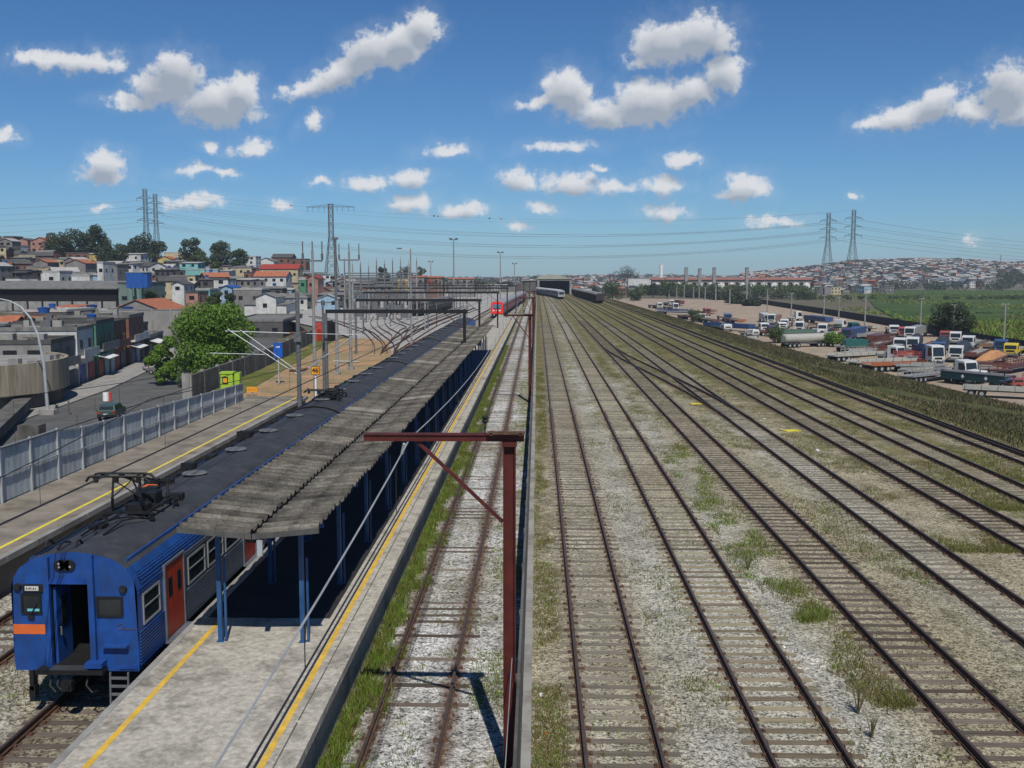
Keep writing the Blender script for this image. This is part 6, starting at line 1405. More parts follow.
VT = [((793,316),(771,325),'white','box','brown','white truck facing the camera with a brown load behind, at the yard head',3.3,1.6),
 ((706,329),(752,332),None,'box','blue','long blue open trailer parked along the grass bank',2.7,1.0),((752,331),(765,333),'white','flat','grey','short white cab truck right of the long blue trailer',2.6,1),
 ((714,330),(728,332),'white','flat','pale','small white pickup below the long blue trailer',2.0,1),((742,337),(756,338),'white','flat','pale','small white pickup nearest the bank, below the short white truck',2.0,1),
 ((797,321),(784,329),'white','flat','darkred','white cab with dark red bed between two white trucks',2.7,1),((815,322),(799,333),'white','flat','pale','broad white truck facing the camera beside the dark red bed',3.0,1),
 ((765,336),(776,336),'purple','flat','darkred','small dark purple truck behind the round green bush',2.6,1),((778,343),(822,342),'white','tank','green','tanker with green grey barrel and white cab',3.0,1),((783,348),(834,346),'white','tank','pale','silver tanker with white cab just in front of the green one',3.0,1),
 ((806,322),(829,325),None,'box','blue','blue container trailer behind the lamp posts',2.7,1.3),((790,321),(801,321),'white','flat','pale','white high cab behind the blue container trailer',3.2,1),((829,331),(842,330),'white','flat','green','white cab peeping over the pale yellow flatbed',3.0,1),((812,331),(834,333),None,'rack','darkred','dark red rack trailer behind the white tanker cabs',2.7,.9),
 ((866,336),(846,342),'purple','box','blue','dark blue and purple truck in the middle of the yard',3.0,1.8),((880,336),(862,341),None,'flat','grey','grey flatbed between the purple truck and the brown one',2.7,1),((850,352),(866,352),None,'box','teal','teal and white covered bin next to the shrub',2.7,1.5),
 ((906,337),(876,348),None,'rack','darkred','long brown red rack trailer in the centre of the yard',2.7,1.0),((889,331),(894,336),'white','flat','pale','white roofed truck behind the long brown red trailer',2.6,1),((905,333),(903,338),'red','flat','rust','distant red and orange truck by the fence',2.6,1),
 ((922,340),(912,353),'white','arch','tarp','white truck with black arched tarpaulin, facing the camera',3.0,1),((912,345),(899,352),'white','flat','pale','white cab standing left of the black arched tarpaulin truck',2.7,1),((874,356),(882,355),'darkred','flat','darkred','tiny dark red tractor beside the long brown red trailer',1.9,1),
 ((830,362),(890,359),None,'flat','pale','long pale flatbed trailer nearest the shrub',2.7,1),((889,362),(901,363),'white','flat','grey','white cab at the right end of the first pale flatbed',2.9,1),((905,364),(921,364),None,'rack','red','short bright red rack bed right of the white cab',2.7,1.0),
 ((851,369),(912,366),None,'flat','pale','second long pale flatbed, below the first',2.7,1),((866,372),(922,370),None,'flat','rust','third flatbed carrying orange brown panels',2.7,1),((925,364),(938,366),'white','box','blue','white cab with a tall blue box behind it',3.4,2.5),
 ((948,342),(938,356),'blue','arch','tarp','dark blue arched tarpaulin truck left of the white facing truck',2.6,1),((950,336),(945,342),'red','flat','red','red machinery truck in front of the black fence',2.4,1),((974,347),(955,363),'white','arch','tarp','white truck with blue round tarpaulin, facing the camera',2.9,1),((960,338),(955,345),'white','flat','grey','white cab behind the blue round tarpaulin truck',2.8,1),
 ((997,350),(969,362),None,'flat','darkred','brown flatbed trailer left of the covered load',2.7,1),((1014,355),(981,369),None,'mound','orangetarp','flatbed carrying a mound under a tan orange cover',2.7,1),((1022,352),(1010,358),'yellow','flat','yellow','truck with yellow cab behind the tan covered load',2.6,1),((1050,366),(1004,374),None,'rack','darkred','dark red rack trailer at the right edge of the yard',2.7,1.0),
 ((905,384),(955,378),None,'rack','grey','grey rack trailer with white panels behind the dark teal trailer',2.7,.8),((955,379),(971,381),'white','flat','purple','white cab with purple rear wall above the dark teal trailer',2.9,1),((972,383),(984,384),'white','flat','pale','low white wreck behind the dark teal trailer',1.8,1),
 ((1045,391),(1008,391),'red','rack','red','bright red rack truck at the right edge beside the teal trailer',1.6,1.0),((962,396),(1040,400),None,'flat','pale','low white flatbed nearest the bank at the right edge',2.7,1),
 ((838,352),(862,351),None,'flat','grey','short grey flatbed right beside the pale shrub',2.7,1),((846,358),(872,356),None,'rack','pale','pale racked trailer above the long pale flatbed',2.7,.7),((890,346),(868,352),None,'flat','darkred','dark red flatbed between the centre trailers',2.7,1),
 ((925,335),(909,340),'white','box','grey','white truck with grey box against the black fence',3.0,1.8),((940,350),(925,357),None,'rack','rust','rusty racked trailer behind the tall blue box',2.7,.8),((893,372),(940,372),None,'flat','grey','fourth grey flatbed below the orange panels',2.7,1),((905,378),(940,377),None,'flat','pale','fifth pale flatbed, nearest the bank on the left',2.7,1),
 ((985,344),(967,350),'white','flat','grey','white cab behind the brown flatbed by the fence',2.8,1),((1000,345),(985,352),None,'flat','brown','brown flatbed against the fence near the rightmost lamp posts',2.7,1),((834,329),(822,335),'white','flat','blue','white cab between the blue container and the dark blue truck',2.8,1),((771,329),(783,331),'white','flat','grey','small white truck behind the purple one',2.3,1),((872,346),(884,344),None,'box','darkred','dark red bin behind the long brown red trailer',2.7,1.3),
 ((662,305),(672,306),'white','flat','grey','far white truck parked before the dark bushes',2.8,1),((672,304),(682,306),None,'box','darkred','dark red container at the far end of the yard',2.7,1.6),((700,311),(714,314),None,'flat','brown','brown flatbed right behind the bright red cab truck',2.7,1),((716,318),(728,322),'blue','flat','grey','dark blue cab truck before the long blue trailer',2.7,1),
 ((728,322),(742,325),None,'flat','rust','rusty flatbed touching the long blue trailer',2.7,1),((760,320),(768,324),'grey','box','white','white box truck behind the first camera facing truck',2.9,1.9),((822,338),(840,339),None,'flat','brown','brown flatbed behind the teal bin',2.7,1),((844,332),(856,333),'teal','flat','grey','dark teal cab by the fence behind the purple truck',2.7,1),
 ((864,331),(876,332),None,'flat','pale','pale flatbed against the fence behind the purple truck',2.7,1),((882,352),(898,355),None,'flat','rust','rusty flatbed under the white camera facing cabs',2.7,1),((918,357),(930,360),None,'box','purple','purple bin left of the tall blue box',2.7,1.4),((960,372),(985,376),None,'flat','grey','grey flatbed between the brown flatbed and the dark teal trailer',2.7,1),
 ((985,376),(1012,377),None,'rack','darkred','dark red rack right above the dark teal trailer',2.7,.8),((1010,348),(1000,354),'blue','flat','grey','blue cab beside the yellow cab truck',2.7,1),((812,344),(826,345),None,'flat','white','white low flatbed before the white tanker cabs',2.2,1),((736,341),(752,344),None,'flat','pale','pale low flatbed on the near yard edge left of the tankers',2.2,1),
 ((646,307),(660,309),'white','flat','blue','far white cab with blue bed, leftmost of the yard',2.8,1),((655,308),(676,311),'white','flat','darkred','far white high cab truck second from the left',3.3,1),((657,314),(690,315),None,'rack','blue','dark blue rack trailer at the far end of the yard',2.7,1.0),((690,314),(708,316),'red','flat','red','bright red cab truck at the far end of the yard',2.8,1),((680,319),(703,321),'white','flat','brown','white and brown flatbed just before the red cab truck',2.4,1),((700,322),(718,325),None,'flat','darkred','brown flatbed left of the long blue trailer',2.7,1)]
M['orangetarp'] = mat('tan orange cover', (.42,.21,.09), .8, .2, 1.2)
for (t, h, cab, body, bc, lab, ch, bh) in VT: truck(t, h, cab, body, bc, lab, ch, bh=bh, name='truck' if cab else 'trailer', kind='truck' if cab else 'trailer')
# dark teal trailer with white diamonds
A, B = gp(940, 383, ZY), gp(1004, 390, ZY); d = B - A; r = empty('trailer', (A.x, A.y, ZY + .03), math.atan2(d.y, d.x), 'long dark teal trailer with two white diamond marks on its side', 'trailer'); L = d.length
b = MB(); b.box(0, L, 0, 2.5, .7, 1.75); bd = b.build('side_box', PAINT['darkteal'], r); b = MB(); b.box(0, L, -.05, 2.55, 1.75, 1.83); b.build('top_rail', 'galvd', bd)
for k in (.36, .72):
    b = MB(); x = L * k; b.quad([(x, -.01, .95), (x + .28, -.01, 1.25), (x, -.01, 1.55), (x - .28, -.01, 1.25)]); b.quad([(x, -.02, 1.0), (x + .2, -.02, 1.25), (x, -.02, 1.5), (x - .2, -.02, 1.25)]); b.build('diamond_mark', 'white', bd)
for wy in (1, 2.2, L - 2, L - 1): b = MB(); b.tube([(wy, .1, .4), (wy, .5, .4)], .42, 12); b.build('wheel', 'tyre', r)
# grey warehouse roof beyond the fence
for (a, c, yt, yb, Y, lab) in ((722,778,290.5,298,400,'long grey low warehouse with a pale roof behind the bushes'),(740,806,293.5,300,330,'nearer grey warehouse roof, offset to the right')):
    Y = 735 if Y == 400 else 690; p, q = dp(a, yb, Y), dp(c, yb, Y); x, w_ = (p.x + q.x) / 2, q.x - p.x; zt = dp(a, yt, Y + 20).z
    house((x, Y + 12, ZY), w_, 24, max(2.5, zt - 1 - ZY), 0, 'grey', 'grey sheet', lab, None, 'mono', 1, 0, name='warehouse', seed=200)
# ------------------------------------------------------------ terrace row with red roof
p, q = dp(652, 286, 860), dp(812, 286, 860)
r = empty('terrace_row', (p.x, 860, ZY), 0, 'long terrace row with a red roof and repeating white arched gables', 'terrace'); L = q.x - p.x; z0 = 0; zt = dp(0, 279.5, 860).z - ZY
b = MB(); b.box(0, L, 0, 9, 0, zt); b.build('wall', W('mushroom render', (.30,.25,.21)), r)
b = MB(); b.quad([(-.5, -1.2, zt - .1), (L + .5, -1.2, zt - .1), (L + .5, 5, zt + 1.7), (-.5, 5, zt + 1.7)]); b.quad([(-.5, 5, zt + 1.7), (L + .5, 5, zt + 1.7), (L + .5, 10.2, zt - .1), (-.5, 10.2, zt - .1)]); o = b.build('roof', mat('terracotta roof', (.24,.11,.085), .9, .2, .3), r); md = o.modifiers.new('t', 'SOLIDIFY'); md.thickness = .2
nb = 15
for k in range(nb):
    x = L * (k + .5) / nb; b = MB(); pr = [(x - 2.6, 0), (x + 2.6, 0), (x + 2.6, zt * .60), (x + 1.6, zt * .74), (x, zt * .8), (x - 1.6, zt * .74), (x - 2.6, zt * .60)]; b.prism(pr, -.6, -.01, 0); b.build('gable_bay', 'white', r)
    b = MB(); b.box(x + 3.1, x + L / nb - 3.1, -.1, -.01, zt * .45, zt * .8); b.build('window', 'winddark', r)
# white industrial blocks left of the terrace
for i, (a, c, yt, Y, wl_) in enumerate(((628,640,279,640,'white'),(640,652,279,640,'white'),(652,664,279.5,660,'white'))):
    H_(a, c, 289, yt, Y, wl_, 'pale sheet', ['left white block beside the slim tower','middle white block beside the slim tower','right white block at the foot of the slim tower'][i], 8, 'flat', 1, z=-.3, seed=210 + i, detail=1)
# ------------------------------------------------------------ depot shed
p, q = dp(538, 291, 560), dp(570.5, 291, 560); x0, x1 = p.x, q.x; h = dp(0, 279, 560).z
r = empty('depot_shed', (x0, 560, 0), 0, 'train depot shed with a wide dark opening and a shallow arched roof', 'shed'); w_ = x1 - x0
b = MB(); b.box(-.3, .8, 0, 90, -.3, h); b.box(w_ - .5, w_ + .5, 0, 90, -.3, h); b.box(.8, w_ - .5, 0, 90, h - .9, h - .02); b.box(.8, w_ - .5, 60, 61, -.3, h - .9); b.build('frame', 'conc2', r)
b = MB(); pr = [(-.8, h), (w_ + .9, h), (w_ + .9, h + .3)] + [(w_ * (1 - t) , h + .3 + 2.2 * math.sin(math.pi * (1 - t) ** .8)) for t in [i / 14 for i in range(1, 14)]] + [(-.8, h + .3)]
b.prism(pr, -.5, 90, 0); b.build('roof', mat('pale olive roof', (.30,.31,.24), .8, .15, .2), r)
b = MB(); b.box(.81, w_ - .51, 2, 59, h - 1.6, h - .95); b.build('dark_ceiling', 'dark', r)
b = MB(); b.box(-9, -.5, 2, 60, -.3, h - 1); b.build('annex', 'darkconc', r); b = MB(); b.box(-9.4, -.4, 1.5, 61, h - 1, h - .6); b.build('annex_roof', 'conc2', r)
# white train leaving the shed, curved
def stock(name, label, pts, wm, rm, W_=2.9, hh=3.7, win=True, seglen=22):
    r = empty(name, (pts[0][0], pts[0][1], 0), 0, label, 'train' if win else 'goods train')
    for k, (a, c) in enumerate(zip(pts, pts[1:])):
        a, c = Vector(a), Vector(c); d = (c - a); L = d.length - .8; rz = math.atan2(-d.x, d.y)
        P2 = [(W_/2,.9),(W_/2,hh-.5),(W_/2-.4,hh),(-W_/2+.4,hh),(-W_/2,hh-.5),(-W_/2,.9)]
        b = MB(); b.prism(P2, 0, L, 0, ms=[0, 1, 1, 1, 0, 0]); cc = b.build('car', [wm, rm], r, loc=(a.x - pts[0][0], a.y - pts[0][1], 0), rz=rz)
        if win:
            b = MB(); b.box(-W_/2 - .02, -W_/2, 1, L - 1, 2.0, 2.8); b.box(W_/2, W_/2 + .02, 1, L - 1, 2.0, 2.8); b.box(-1.1, 1.1, -.03, -.002, 1.9, 3.0); b.build('window_band', 'glass', cc)
        else:
            b = MB(); [b.box(s, s + .08, y, y + .12, .95, hh - .5) for s in (-W_/2 - .06, W_/2 - .02) for y in np.arange(.2, L - .1, 1.5)]; b.build('stakes', 'rust', cc)
        b = MB(); b.box(-1.2, 1.2, .5, L - .5, .35, .9); [b.tube([(-1, y, .45), (1, y, .45)], .45, 8) for y in (1.5, 3.3, L - 3.3, L - 1.5)]; b.build('bogies', 'black', cc)
stock('white_train', 'short white train curving out of the depot shed', [(10.7, 440), (9.9, 462), (8.0, 484), (5.5, 506), (2.6, 528), (.6, 550)], mat('dull white coach', (.30,.31,.32), .6, .1), mat('white roof', (.50,.50,.50), .6, .05))
stock('goods_wagons', 'string of dark goods wagons with grey tops right of the depot shed', [(23.5, 375), (23.5, 393), (23.1, 411), (22.6, 429), (22.1, 447), (21.6, 465), (21.1, 483), (20.6, 501), (20.2, 519), (19.8, 537)], mat('dark wagon side', (.035,.03,.03), .8, .3, 1), mat('grey wagon top', (.24,.23,.23), .8, .3, .3), 3.0, 3.6, False)
# ------------------------------------------------------------ pylons and power lines
def lattice(root, base, top, H, m, n=9, th=.20, name='tower_body'):
    b = MB(); C_ = lambda z: base + (top - base) * min(1, (z / H) / .62) if z < H * .62 else top
    zs = [H * (i / n) ** .92 for i in range(n + 1)]
    for i in range(n):
        z0, z1 = zs[i], zs[i+1]; a, c = C_(z0), C_(z1)
        for (s, t) in ((-1,-1),(1,-1),(1,1),(-1,1)): b.beam((s*a, t*a, z0), (s*c, t*c, z1), th)
        for (s, t, u, v) in ((-1,-1,1,-1),(1,-1,1,1),(1,1,-1,1),(-1,1,-1,-1)):
            b.beam((s*a, t*a, z0), (u*c, v*c, z1), th * .6); b.beam((u*a, v*a, z0), (s*c, t*c, z1), th * .6); b.beam((s*c, t*c, z1), (u*c, v*c, z1), th * .6)
    return b.build(name, m, root)
ARMS = {}
def pylon(px, yb, yt, Y, arms, half, label, base=2.6, zb=None, wide=False, ang=0):
    q = dp(px, yb, Y); zt = dp(px, yt, Y).z; zb = q.z if zb is None else zb; H = zt - zb
    r = empty('transmission_pylon', (q.x, Y, zb), ang, label, 'pylon', 'lattice pylons'); lattice(r, base, .95, H, 'pylon')
    out = []
    for ya in arms:
        z = dp(px, ya, Y).z - zb; b = MB()
        for s in (-1, 1):
            for t in (-.9, .9): b.beam((s * .9, t, z), (s * half, 0, z + .1), .22); b.beam((s * .9, t, z + 1.5), (s * half, 0, z + .15), .18)
            b.beam((s * half * .5, 0, z), (s * half * .5, 0, z + .9), .15); b.tube([(s * half, 0, z), (s * half, 0, z - 1.3)], .12, 6)
        b.build('crossarm', 'pylon', r); out.append([(q.x - half, Y, z + zb - 1.3), (q.x + half, Y, z + zb - 1.3)])
    return r, out, (q.x, Y, zt)
_, La, Lt = pylon(147.5, 262, 189, 600, (198.5, 209.5, 220.5), 5.2, 'left of the two lattice pylons above the left hill town', zb=12)
_, Lb, Lt2 = pylon(157.5, 262, 194, 640, (203.5, 213.5, 223.5), 5.0, 'right of the two lattice pylons above the left hill town', zb=11)
_, Ra, Rt = pylon(827, 268, 213, 650, (221, 229.5, 238), 5.2, 'left of the two lattice pylons above the right hill town', zb=4, base=4.2)
_, Rb, Rt2 = pylon(852, 268, 210, 640, (218.5, 227, 236), 5.4, 'right of the two lattice pylons above the right hill town', zb=4, base=4.4)
q = dp(332, 280, 520); zt = dp(332, 204, 520).z
r = empty('t_shaped_pylon', (q.x, 520, 3), 0, 'tall T shaped lattice pylon standing over the substation', 'pylon'); lattice(r, 4.0, 1.1, zt - 3, 'pylon', 10, .26)
b = MB(); h = zt - 3 - 1.5; hw = 12.5
for t in (-.9, .9): b.beam((-hw, 0, h - .1), (0, t, h + .1), .2); b.beam((hw, 0, h - .1), (0, t, h + .1), .2); b.beam((-hw, 0, h), (0, t, h + 1.3), .14); b.beam((hw, 0, h), (0, t, h + 1.3), .14)
for x in (-12, -9.2, -6.2, -3.3, 3.3, 6.2, 9.2, 12): b.beam((x, 0, h + .2), (x, 0, h - 2.6), .14); b.beam((x, -.8, h), (x, .8, h), .12)
b.build('crossarm', 'pylon', r)
def span(A, B, sag, rr, m='wired', n=24, pin=()):
    A, B = Vector(A), Vector(B); return [A.lerp(B, i / n) - Vector((0, 0, sag * 4 * (i / n) * (1 - i / n))) for i in range(n + 1)]
def pline(name, label, paths, rr, m='wired', group=None):
    b = MB(); [b.tube(p, rr, 4) for p in paths]; return tag(b.build(name, m), label, 'power line', group)
pl_m = mat('far cable', (.16,.18,.20), .8)
for k, (yl, sg) in enumerate(((0, 13), (1, 14), (2, 15))):
    pa = [span(La[k][j], Ra[k][j], sg, .1) for j in (0, 1)] + [span(Lb[k][j], Rb[k][j], sg + 1.5, .1) for j in (0, 1)]
    pline('power_line', ['uppermost conductors slung between the left and right pylons', 'middle conductors slung between the left and right pylons', 'lowest conductors slung between the left and right pylons'][k], pa, .055, pl_m)
    lf = [span(La[k][0], (-620, 560, La[k][0][2] + 4 - k * 3), 9, .1), span(Lb[k][0], (-620, 600, Lb[k][0][2] + 4 - k * 3), 10, .1)]
    pline('power_line', ['uppermost conductors leaving the left pylons to the left edge', 'middle conductors leaving the left pylons to the left edge', 'lowest conductors leaving the left pylons to the left edge'][k], lf, .055, pl_m)
    rf = [span(Ra[k][1], (900, 1250, 42 + (2 - k) * 6), 16, .1), span(Rb[k][1], (930, 1240, 42 + (2 - k) * 6), 16, .1)]
    pline('power_line', ['uppermost conductors falling from the right pylons to the far hill', 'middle conductors falling from the right pylons to the far hill', 'lowest conductors falling from the right pylons to the far hill'][k], rf, .075, pl_m)
ew = span(Lt, Rt, 10.5, .05); pline('power_line', 'thin earth wire with red marker balls above the conductors', [ew, span(Lt2, Rt2, 12.5, .05)], .04, pl_m)
def marker(px, m, lab):
    best = min(ew, key=lambda p: 0); 
    def sx_(p): v = CM.transposed() @ (p - Vector((0, 0, CAM_H))); return 512 + v.x / -v.z * 1000
    for a, c in zip(ew, ew[1:]):
        if sx_(a) <= px <= sx_(c): t = (px - sx_(a)) / (sx_(c) - sx_(a)); p = a.lerp(c, t); break
    b = MB(); b.tube([p + Vector((x * .55, 0, 0)) for x in (-1, -.8, -.3, .3, .8, 1)], [.05, .34, .55, .55, .34, .05], 12); tag(b.build('marker_ball', m), lab, 'marker ball', 'aerial marker balls')
marker(291, 'orange', 'red marker ball on the wire left of the T shaped pylon'); marker(438, 'orange', 'red marker ball left of the tallest floodlight mast'); marker(501, 'orange', 'red marker ball above the floodlight mast behind the red train'); marker(434, 'galvd', 'grey marker ball just left of a red one'); marker(489.5, 'galvd', 'grey marker ball between two red ones')
# ------------------------------------------------------------ substation
r = empty('substation', (-50, 250, -.2), 0, 'electrical substation of grey lattice posts and beams beside the sidings', 'substation')
rs = random.Random(3)
for j, Y in enumerate((235, 262, 290, 320, 352)):
    for px in range(345, 425, 8):
        p = dp(px, 300, Y); h = 10 + j * 1.1 + rs.uniform(-2.5, 2.2); b = MB(); b.beam((p.x + 50, Y - 250, 0), (p.x + 50, Y - 250, h), .30); b.tube([(p.x + 50, Y - 250, h), (p.x + 50, Y - 250, h + 1.2)], .05, 4); b.build('post', 'galvd' if rs.random() < .5 else 'tpole', r)
    p, q = dp(345, 300, Y), dp(417, 300, Y)
    for z in (5.2, 8 + j * .8): b = MB(); b.beam((p.x + 50, Y - 250, z), (q.x + 50, Y - 250, z), .28, .4); b.build('beam', 'galvd', r)
    for k in range(12):
        x = p.x + (q.x - p.x) * rs.random(); b = MB(); b.tube([(x + 50, Y - 250, 3.6), (x + 50, Y - 250, 5)], .16, 6); b.build('insulator', 'black', r)
for k in range(9):
    p = dp(350 + k * 8, 300, 240 + rs.uniform(0, 60)); b = MB(); b.box(p.x + 48.8, p.x + 51.2, p.y - 251.4, p.y - 248.6, 0, rs.uniform(2, 3.2)); b.box(p.x + 49.2, p.x + 49.6, p.y - 250.5, p.y - 250, 2, 4); b.box(p.x + 50.4, p.x + 50.8, p.y - 250.5, p.y - 250, 2, 4); b.build('transformer', 'galvd', r)
for px, w2, yt, Y, wl_, rf, lab in ((398,408,279,330,'yellow','pale sheet','pale yellow building behind the lamp post right of the substation'),(408,424,277,340,'grey','orange tile','grey building with a thin orange roof beside the pale yellow one'),(424,442,277.5,350,'brick','orange tile','wide orange roofed house, left of two, beyond the sidings'),(448,474,279,370,'grey','orange tile','wide orange roofed house, right of two, beyond the sidings')):
    H_(px, w2, 285, yt, Y, wl_, rf, lab, 10, 'mono' if wl_ != 'yellow' else 'flat', 1, z=None, seed=px)
# wire mesh masts forest left of the red train
for i in range(26):
    px = 425 + (i * 37 % 100) * .95; Y = 190 + (i * 53 % 200); p = dp(px, 300, Y)
    if p.x > -14: continue
    h = 7.5 + (i * 7 % 5) * .5; rt = empty('catenary_mast', (p.x, Y, -.2), 0, 'slim catenary mast with a short side arm among the far tracks', 'mast', 'slim catenary masts among the far tracks'); b = MB(); b.beam((0,0,0),(0,0,h),.26); b.build('post', 'galvd' if i % 2 else 'tpole', rt); b = MB(); b.beam((0,0,h-1),(2.4,0,h-.6),.12); b.beam((0,0,h-2.2),(2.2,0,h-1.4),.08); b.build('side_arm', 'galvd', rt)
# stored dark train among the far left tracks
stock('stored_train', 'dark stored train on the far left sidings behind the gantries', [(-31, 255), (-30, 277), (-29, 299), (-28, 321)], mat('dark train side', (.05,.045,.045), .7, .2, 1), mat('grey train roof', (.15,.15,.155), .8, .2, .3))
# ------------------------------------------------------------ horizon belt of small houses and the right hill
def hill_right(x, y):
    a = math.atan2(x, y); t = min(1, max(0, (y - 1050) / 620)); pxs = 537 + 1000 * x / max(y, 1)
    top = [(640, 3), (740, 7), (800, 17), (850, 28), (910, 31), (960, 29), (1000, 25), (1030, 27), (1200, 30)]
    h = top[0][1]
    for (p, hp), (q, hq) in zip(top, top[1:]):
        if p <= pxs <= q: h = hp + (hq - hp) * (pxs - p) / (q - p)
    if pxs > 1200: h = 30
    if pxs < 640: h = 3 * max(0, (pxs - 500) / 140)
    return ZY + (h - ZY + 1.5) * t ** .9
terrain('far_hill', hill_right, 60, 1500, 1040, 1900, 60, 34, patch_mat('far hill soil', (.13,.115,.09), (.05,.065,.03), (.16,.14,.12), .01, .08, .5), z=-.4)
def backhill(x, y):
    t = min(1, max(0, (y - 1000) / 1500)); return ZY + 11.5 * t * (1 + .3 * math.sin(x * .004) + .2 * math.sin(x * .011))
terrain('horizon_rise', backhill, -1800, 1800, 990, 3200, 60, 20, patch_mat('horizon soil', (.07,.075,.05), (.05,.06,.03), (.12,.11,.09), .004, .03, .3), z=-.5)
def tiny(w_, d, h, wall, roof, name='house', rt=0):
    b = MB(); b.box(-w_/2, w_/2, -d/2, d/2, -4, h, 0)
    for k in range(max(1, int(w_ / 2.8))):
        x = -w_/2 + w_ * (k + .5) / max(1, int(w_ / 2.8)); b.box(x - .55, x + .55, -d/2 - .05, -d/2 - .003, h - 1.9, h - .7, 2)
        if h > 5: b.box(x - .55, x + .55, -d/2 - .05, -d/2 - .003, h - 4.8, h - 3.5, 2)
    if rt: b.quad([(-w_/2 - .3, -d/2 - .3, h - .02), (w_/2 + .3, -d/2 - .3, h - .02), (w_/2 + .3, 0, h + 1.1), (-w_/2 - .3, 0, h + 1.1)], 1); b.quad([(-w_/2 - .3, 0, h + 1.1), (w_/2 + .3, 0, h + 1.1), (w_/2 + .3, d/2 + .3, h - .02), (-w_/2 - .3, d/2 + .3, h - .02)], 1)
    else: b.box(-w_/2 - .15, w_/2 + .15, -d/2 - .15, d/2 + .15, h, h + .3, 1)
    return b, [WALLS[wall], ROOFS[roof], M['winddark']]
TK = [('grey','dark sheet',0),('grey','grey sheet',0),('white','grey sheet',0),('brick','dark sheet',0),('pink','orange tile',1),('white','pale sheet',1),('brick','orange tile',1),('cream','grey sheet',0),('grey','pale sheet',1),('dark','dark sheet',0),('blue','grey sheet',0),('grey','orange tile',1)]
TP = {}
def scatter_houses(spots, f, grp, where, stuff_from=10**9):
    stb = MB(); smats = []
    for i, (x, y) in enumerate(spots):
        k = rr.choice((0,0,0,1,1,2,2,2,3,3,6,5,7,8,8,8,9,9,10,5)); wl_, rf, rt = TK[k]; st = rr.choice((0, 1, 1)); s = rr.uniform(.6, 1.15); z = f(x, y) - .4; rz = rr.gauss(0, .6)
        key = (k, st)
        if key not in TP:
            bb, ms = tiny(8.5, 8, 3.2 + 2.8 * st, wl_, rf, rt=rt); TP[key] = (bb, ms, None)
        bb, ms, me = TP[key]
        if i < stuff_from:
            if me is None:
                o = bb.build('distant_house', ms); TP[key] = (bb, ms, o.data)
            else: o = bpy.data.objects.new('distant_house', me); col.objects.link(o)
            o.location = (x, y, z); o.rotation_euler.z = rz; o.scale = (s, s, 1)
            tag(o, f"{'tall' if st else 'low'} {wl_} house with {rf} roof {where}", 'house', grp)
        else:
            cs, sn = math.cos(rz), math.sin(rz); base = len(stb.v); off = len(smats)
            idx = []
            for m_ in ms:
                if m_ not in smats: smats.append(m_)
                idx.append(smats.index(m_))
            stb.v += [(x + (vx * cs - vy * sn) * s, y + (vx * sn + vy * cs) * s, vz + z) for vx, vy, vz in bb.v]
            stb.f += [tuple(base + q for q in f_) for f_ in bb.f]; stb.mi += [idx[m_] for m_ in bb.mi]
    if stb.v: tag(stb.build('distant_houses', smats), 'mass of tiny houses ' + where, 'houses', kind='stuff')
# right hill: staggered rows
sp = []
y = 1085
while y < 1720:
    px = 742 + max(0, (1130 - y) * .9) if y > 1105 else 850
    x = (px - 537) / 1000 * y
    while x < (1032 - 537) / 1000 * y:
        if rr.random() < .9: sp.append((x + rr.uniform(-3, 3), y + rr.uniform(-5, 5)))
        x += rr.uniform(7, 11.5)
    y += 11
sp = [p for p in sp if not (537 + 1000 * p[0] / p[1] > 985 and p[1] < 1370)]
scatter_houses(sp, hill_right, 'tiny houses on the far right hill', 'on the far right hillside', 120)
sp = []
rr2 = random.Random(5)
for i in range(900):
    y = rr2.uniform(880, 2100); px = rr2.uniform(468, 800)
    sp.append(((px - 537) / 1000 * y, y))
sp.sort(key=lambda p: p[1])
def flat_f(x, y): return backhill(x, y) if y > 1000 else ZY
scatter_houses(sp, flat_f, 'tiny houses along the flat horizon', 'along the flat horizon', 60)
sp = [((px - 537) / 1000 * y, y) for px, y in [(rr2.uniform(575, 660), rr2.uniform(720, 880)) for _ in range(16)]] + [((px - 537) / 1000 * y, y) for px, y in [(rr2.uniform(812, 885), rr2.uniform(820, 1000)) for _ in range(30)]]
scatter_houses(sorted(sp, key=lambda p: p[1]), lambda x, y: ZY, 'tiny houses at the edge of the field', 'at the edge of the field and depot', 60)
# dark tree belts on the horizon
def belt(name, label, spots, f, sz, n, lsz, lm=1, seed=0):
    cs = [(x, y, f(x, y) + sz * .35, sz * rr.uniform(.4, .75)) for x, y in spots]; V = leaves(cs, n, lsz, seed); o = fastmesh(name, V, np.arange(len(V)).reshape(-1, 4), [LEAF[lm]]); return tag(o, label, 'trees', kind='stuff')
belt('distant_trees', 'dark belt of trees along the flat horizon', [((px - 537) / 1000 * y, y) for px, y in [(rr.uniform(425, 820), rr.uniform(1100, 2100)) for _ in range(200)]], flat_f, 9, 9000, 1.3, 1, 5)
belt('yard_tree_belt', 'continuous green belt of trees between the truck yard and the terrace row', [((px - 537) / 1000 * y, y) for px, y in [(rr.uniform(640, 812), rr.uniform(765, 835)) for _ in range(95)]], lambda x, y: ZY, 9, 12000, .9, 2, 15)
belt('left_distant_trees', 'dark belt of trees left of the red train', [((px - 537) / 1000 * y, y) for px, y in [(rr.uniform(445, 484), rr.uniform(900, 960)) for _ in range(34)]], flat_f, 15, 3000, .9, 1, 6)
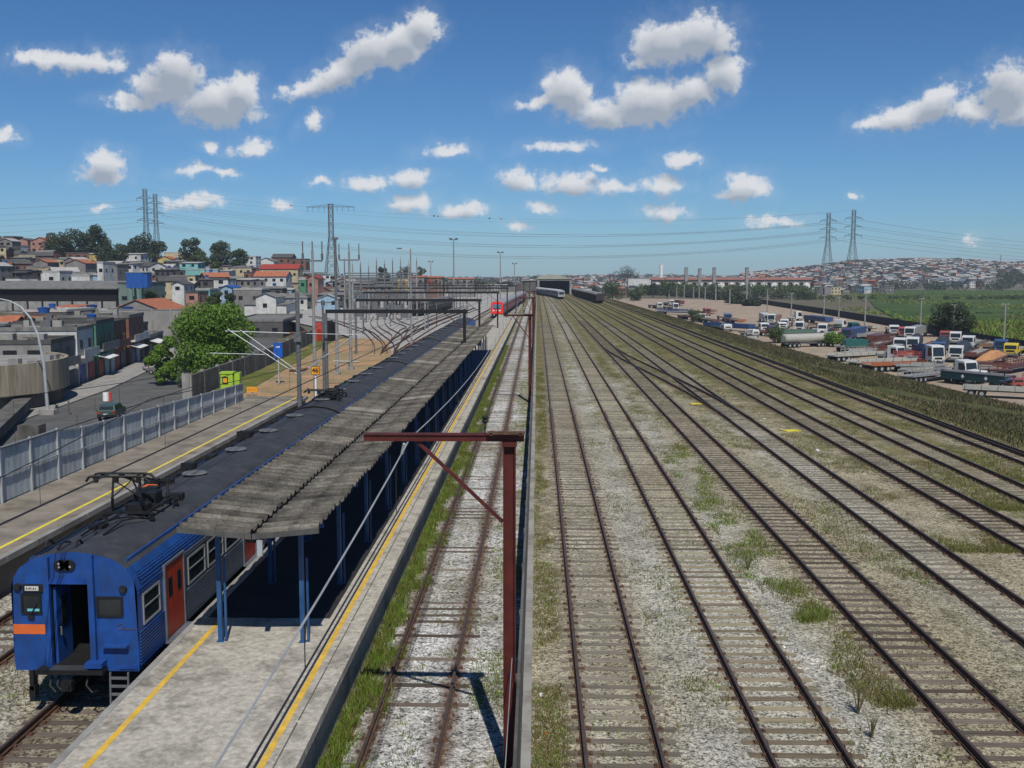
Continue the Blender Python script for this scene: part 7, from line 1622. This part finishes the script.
belt('hillside_trees', 'dark tree clumps among the houses on the far right hill', [((px - 537) / 1000 * y, y) for px, y in [(rr.gauss(c, 5), rr.gauss(yy_ * 1.09, 25)) for c, yy_, k in ((885,1330,7),(915,1200,9),(865,1250,6),(845,1500,5),(950,1560,6),(800,1400,4),(985,1350,8),(760,1200,4),(830,1100,4)) for _ in range(k)]], hill_right, 9, 5000, 1.2, 1, 7)
belt('right_woods', 'dark green wood at the right edge below the hill', [((px - 537) / 1000 * y, y) for px, y in [(rr.uniform(990, 1040), rr.uniform(1080, 1350)) for _ in range(60)] + [(rr.uniform(880, 1000), rr.uniform(1040, 1080)) for _ in range(44)]], hill_right, 10, 7000, 1.1, 1, 8)
belt('field_hedge', 'darker hedge line crossing the field', [((px - 537) / 1000 * y, y) for px, y in [(rr.uniform(800, 1030), rr.uniform(640, 660)) for _ in range(60)]], lambda x, y: ZY, 3, 2200, .7, 2, 9)
q = dp(962, 275, 1500); zt = dp(962, 256, 1500).z
for (px, yt, lab, cap) in ((962, 257, 'thin white mast on the crest of the right hill', False), (1000, 254.5, 'thin dark mast on the crest of the right hill', True)):
    q = dp(px, 270, 1500); zt = dp(px, yt, 1500).z; r = empty('radio_mast', (q.x, 1500, q.z - 6), 0, lab, 'mast'); b = MB(); b.tube([(0,0,0),(0,0,zt-q.z+6)], [.8,.35], 6); b.build('shaft', 'white' if not cap else 'galvd', r); b = MB(); b.beam((-1.2,0,zt-q.z+3),(1.2,0,zt-q.z+3),.5); b.build('aerial', 'galvd', r)

# ------------------------------------------------------------ thin air haze over the whole place
hb = MB(); hb.box(-3500, 3500, -200, 4700, -6.6, 78); ho = hb.build('haze', []) if False else None
me = bpy.data.meshes.new('haze'); me.from_pydata(hb.v, [], hb.f); hm = bpy.data.materials.new('thin air'); hm.use_nodes = True; nt = hm.node_tree
for n_ in list(nt.nodes): nt.nodes.remove(n_)
pv = nt.nodes.new('ShaderNodeVolumePrincipled'); pv.inputs['Color'].default_value = (.72, .84, 1, 1); pv.inputs['Density'].default_value = .00013; pv.inputs['Anisotropy'].default_value = .0
om = nt.nodes.new('ShaderNodeOutputMaterial'); nt.links.new(pv.outputs[0], om.inputs['Volume']); me.materials.append(hm)
ho = bpy.data.objects.new('haze', me); col.objects.link(ho); tag(ho, 'thin blue air haze over the whole yard', 'haze', kind='stuff')
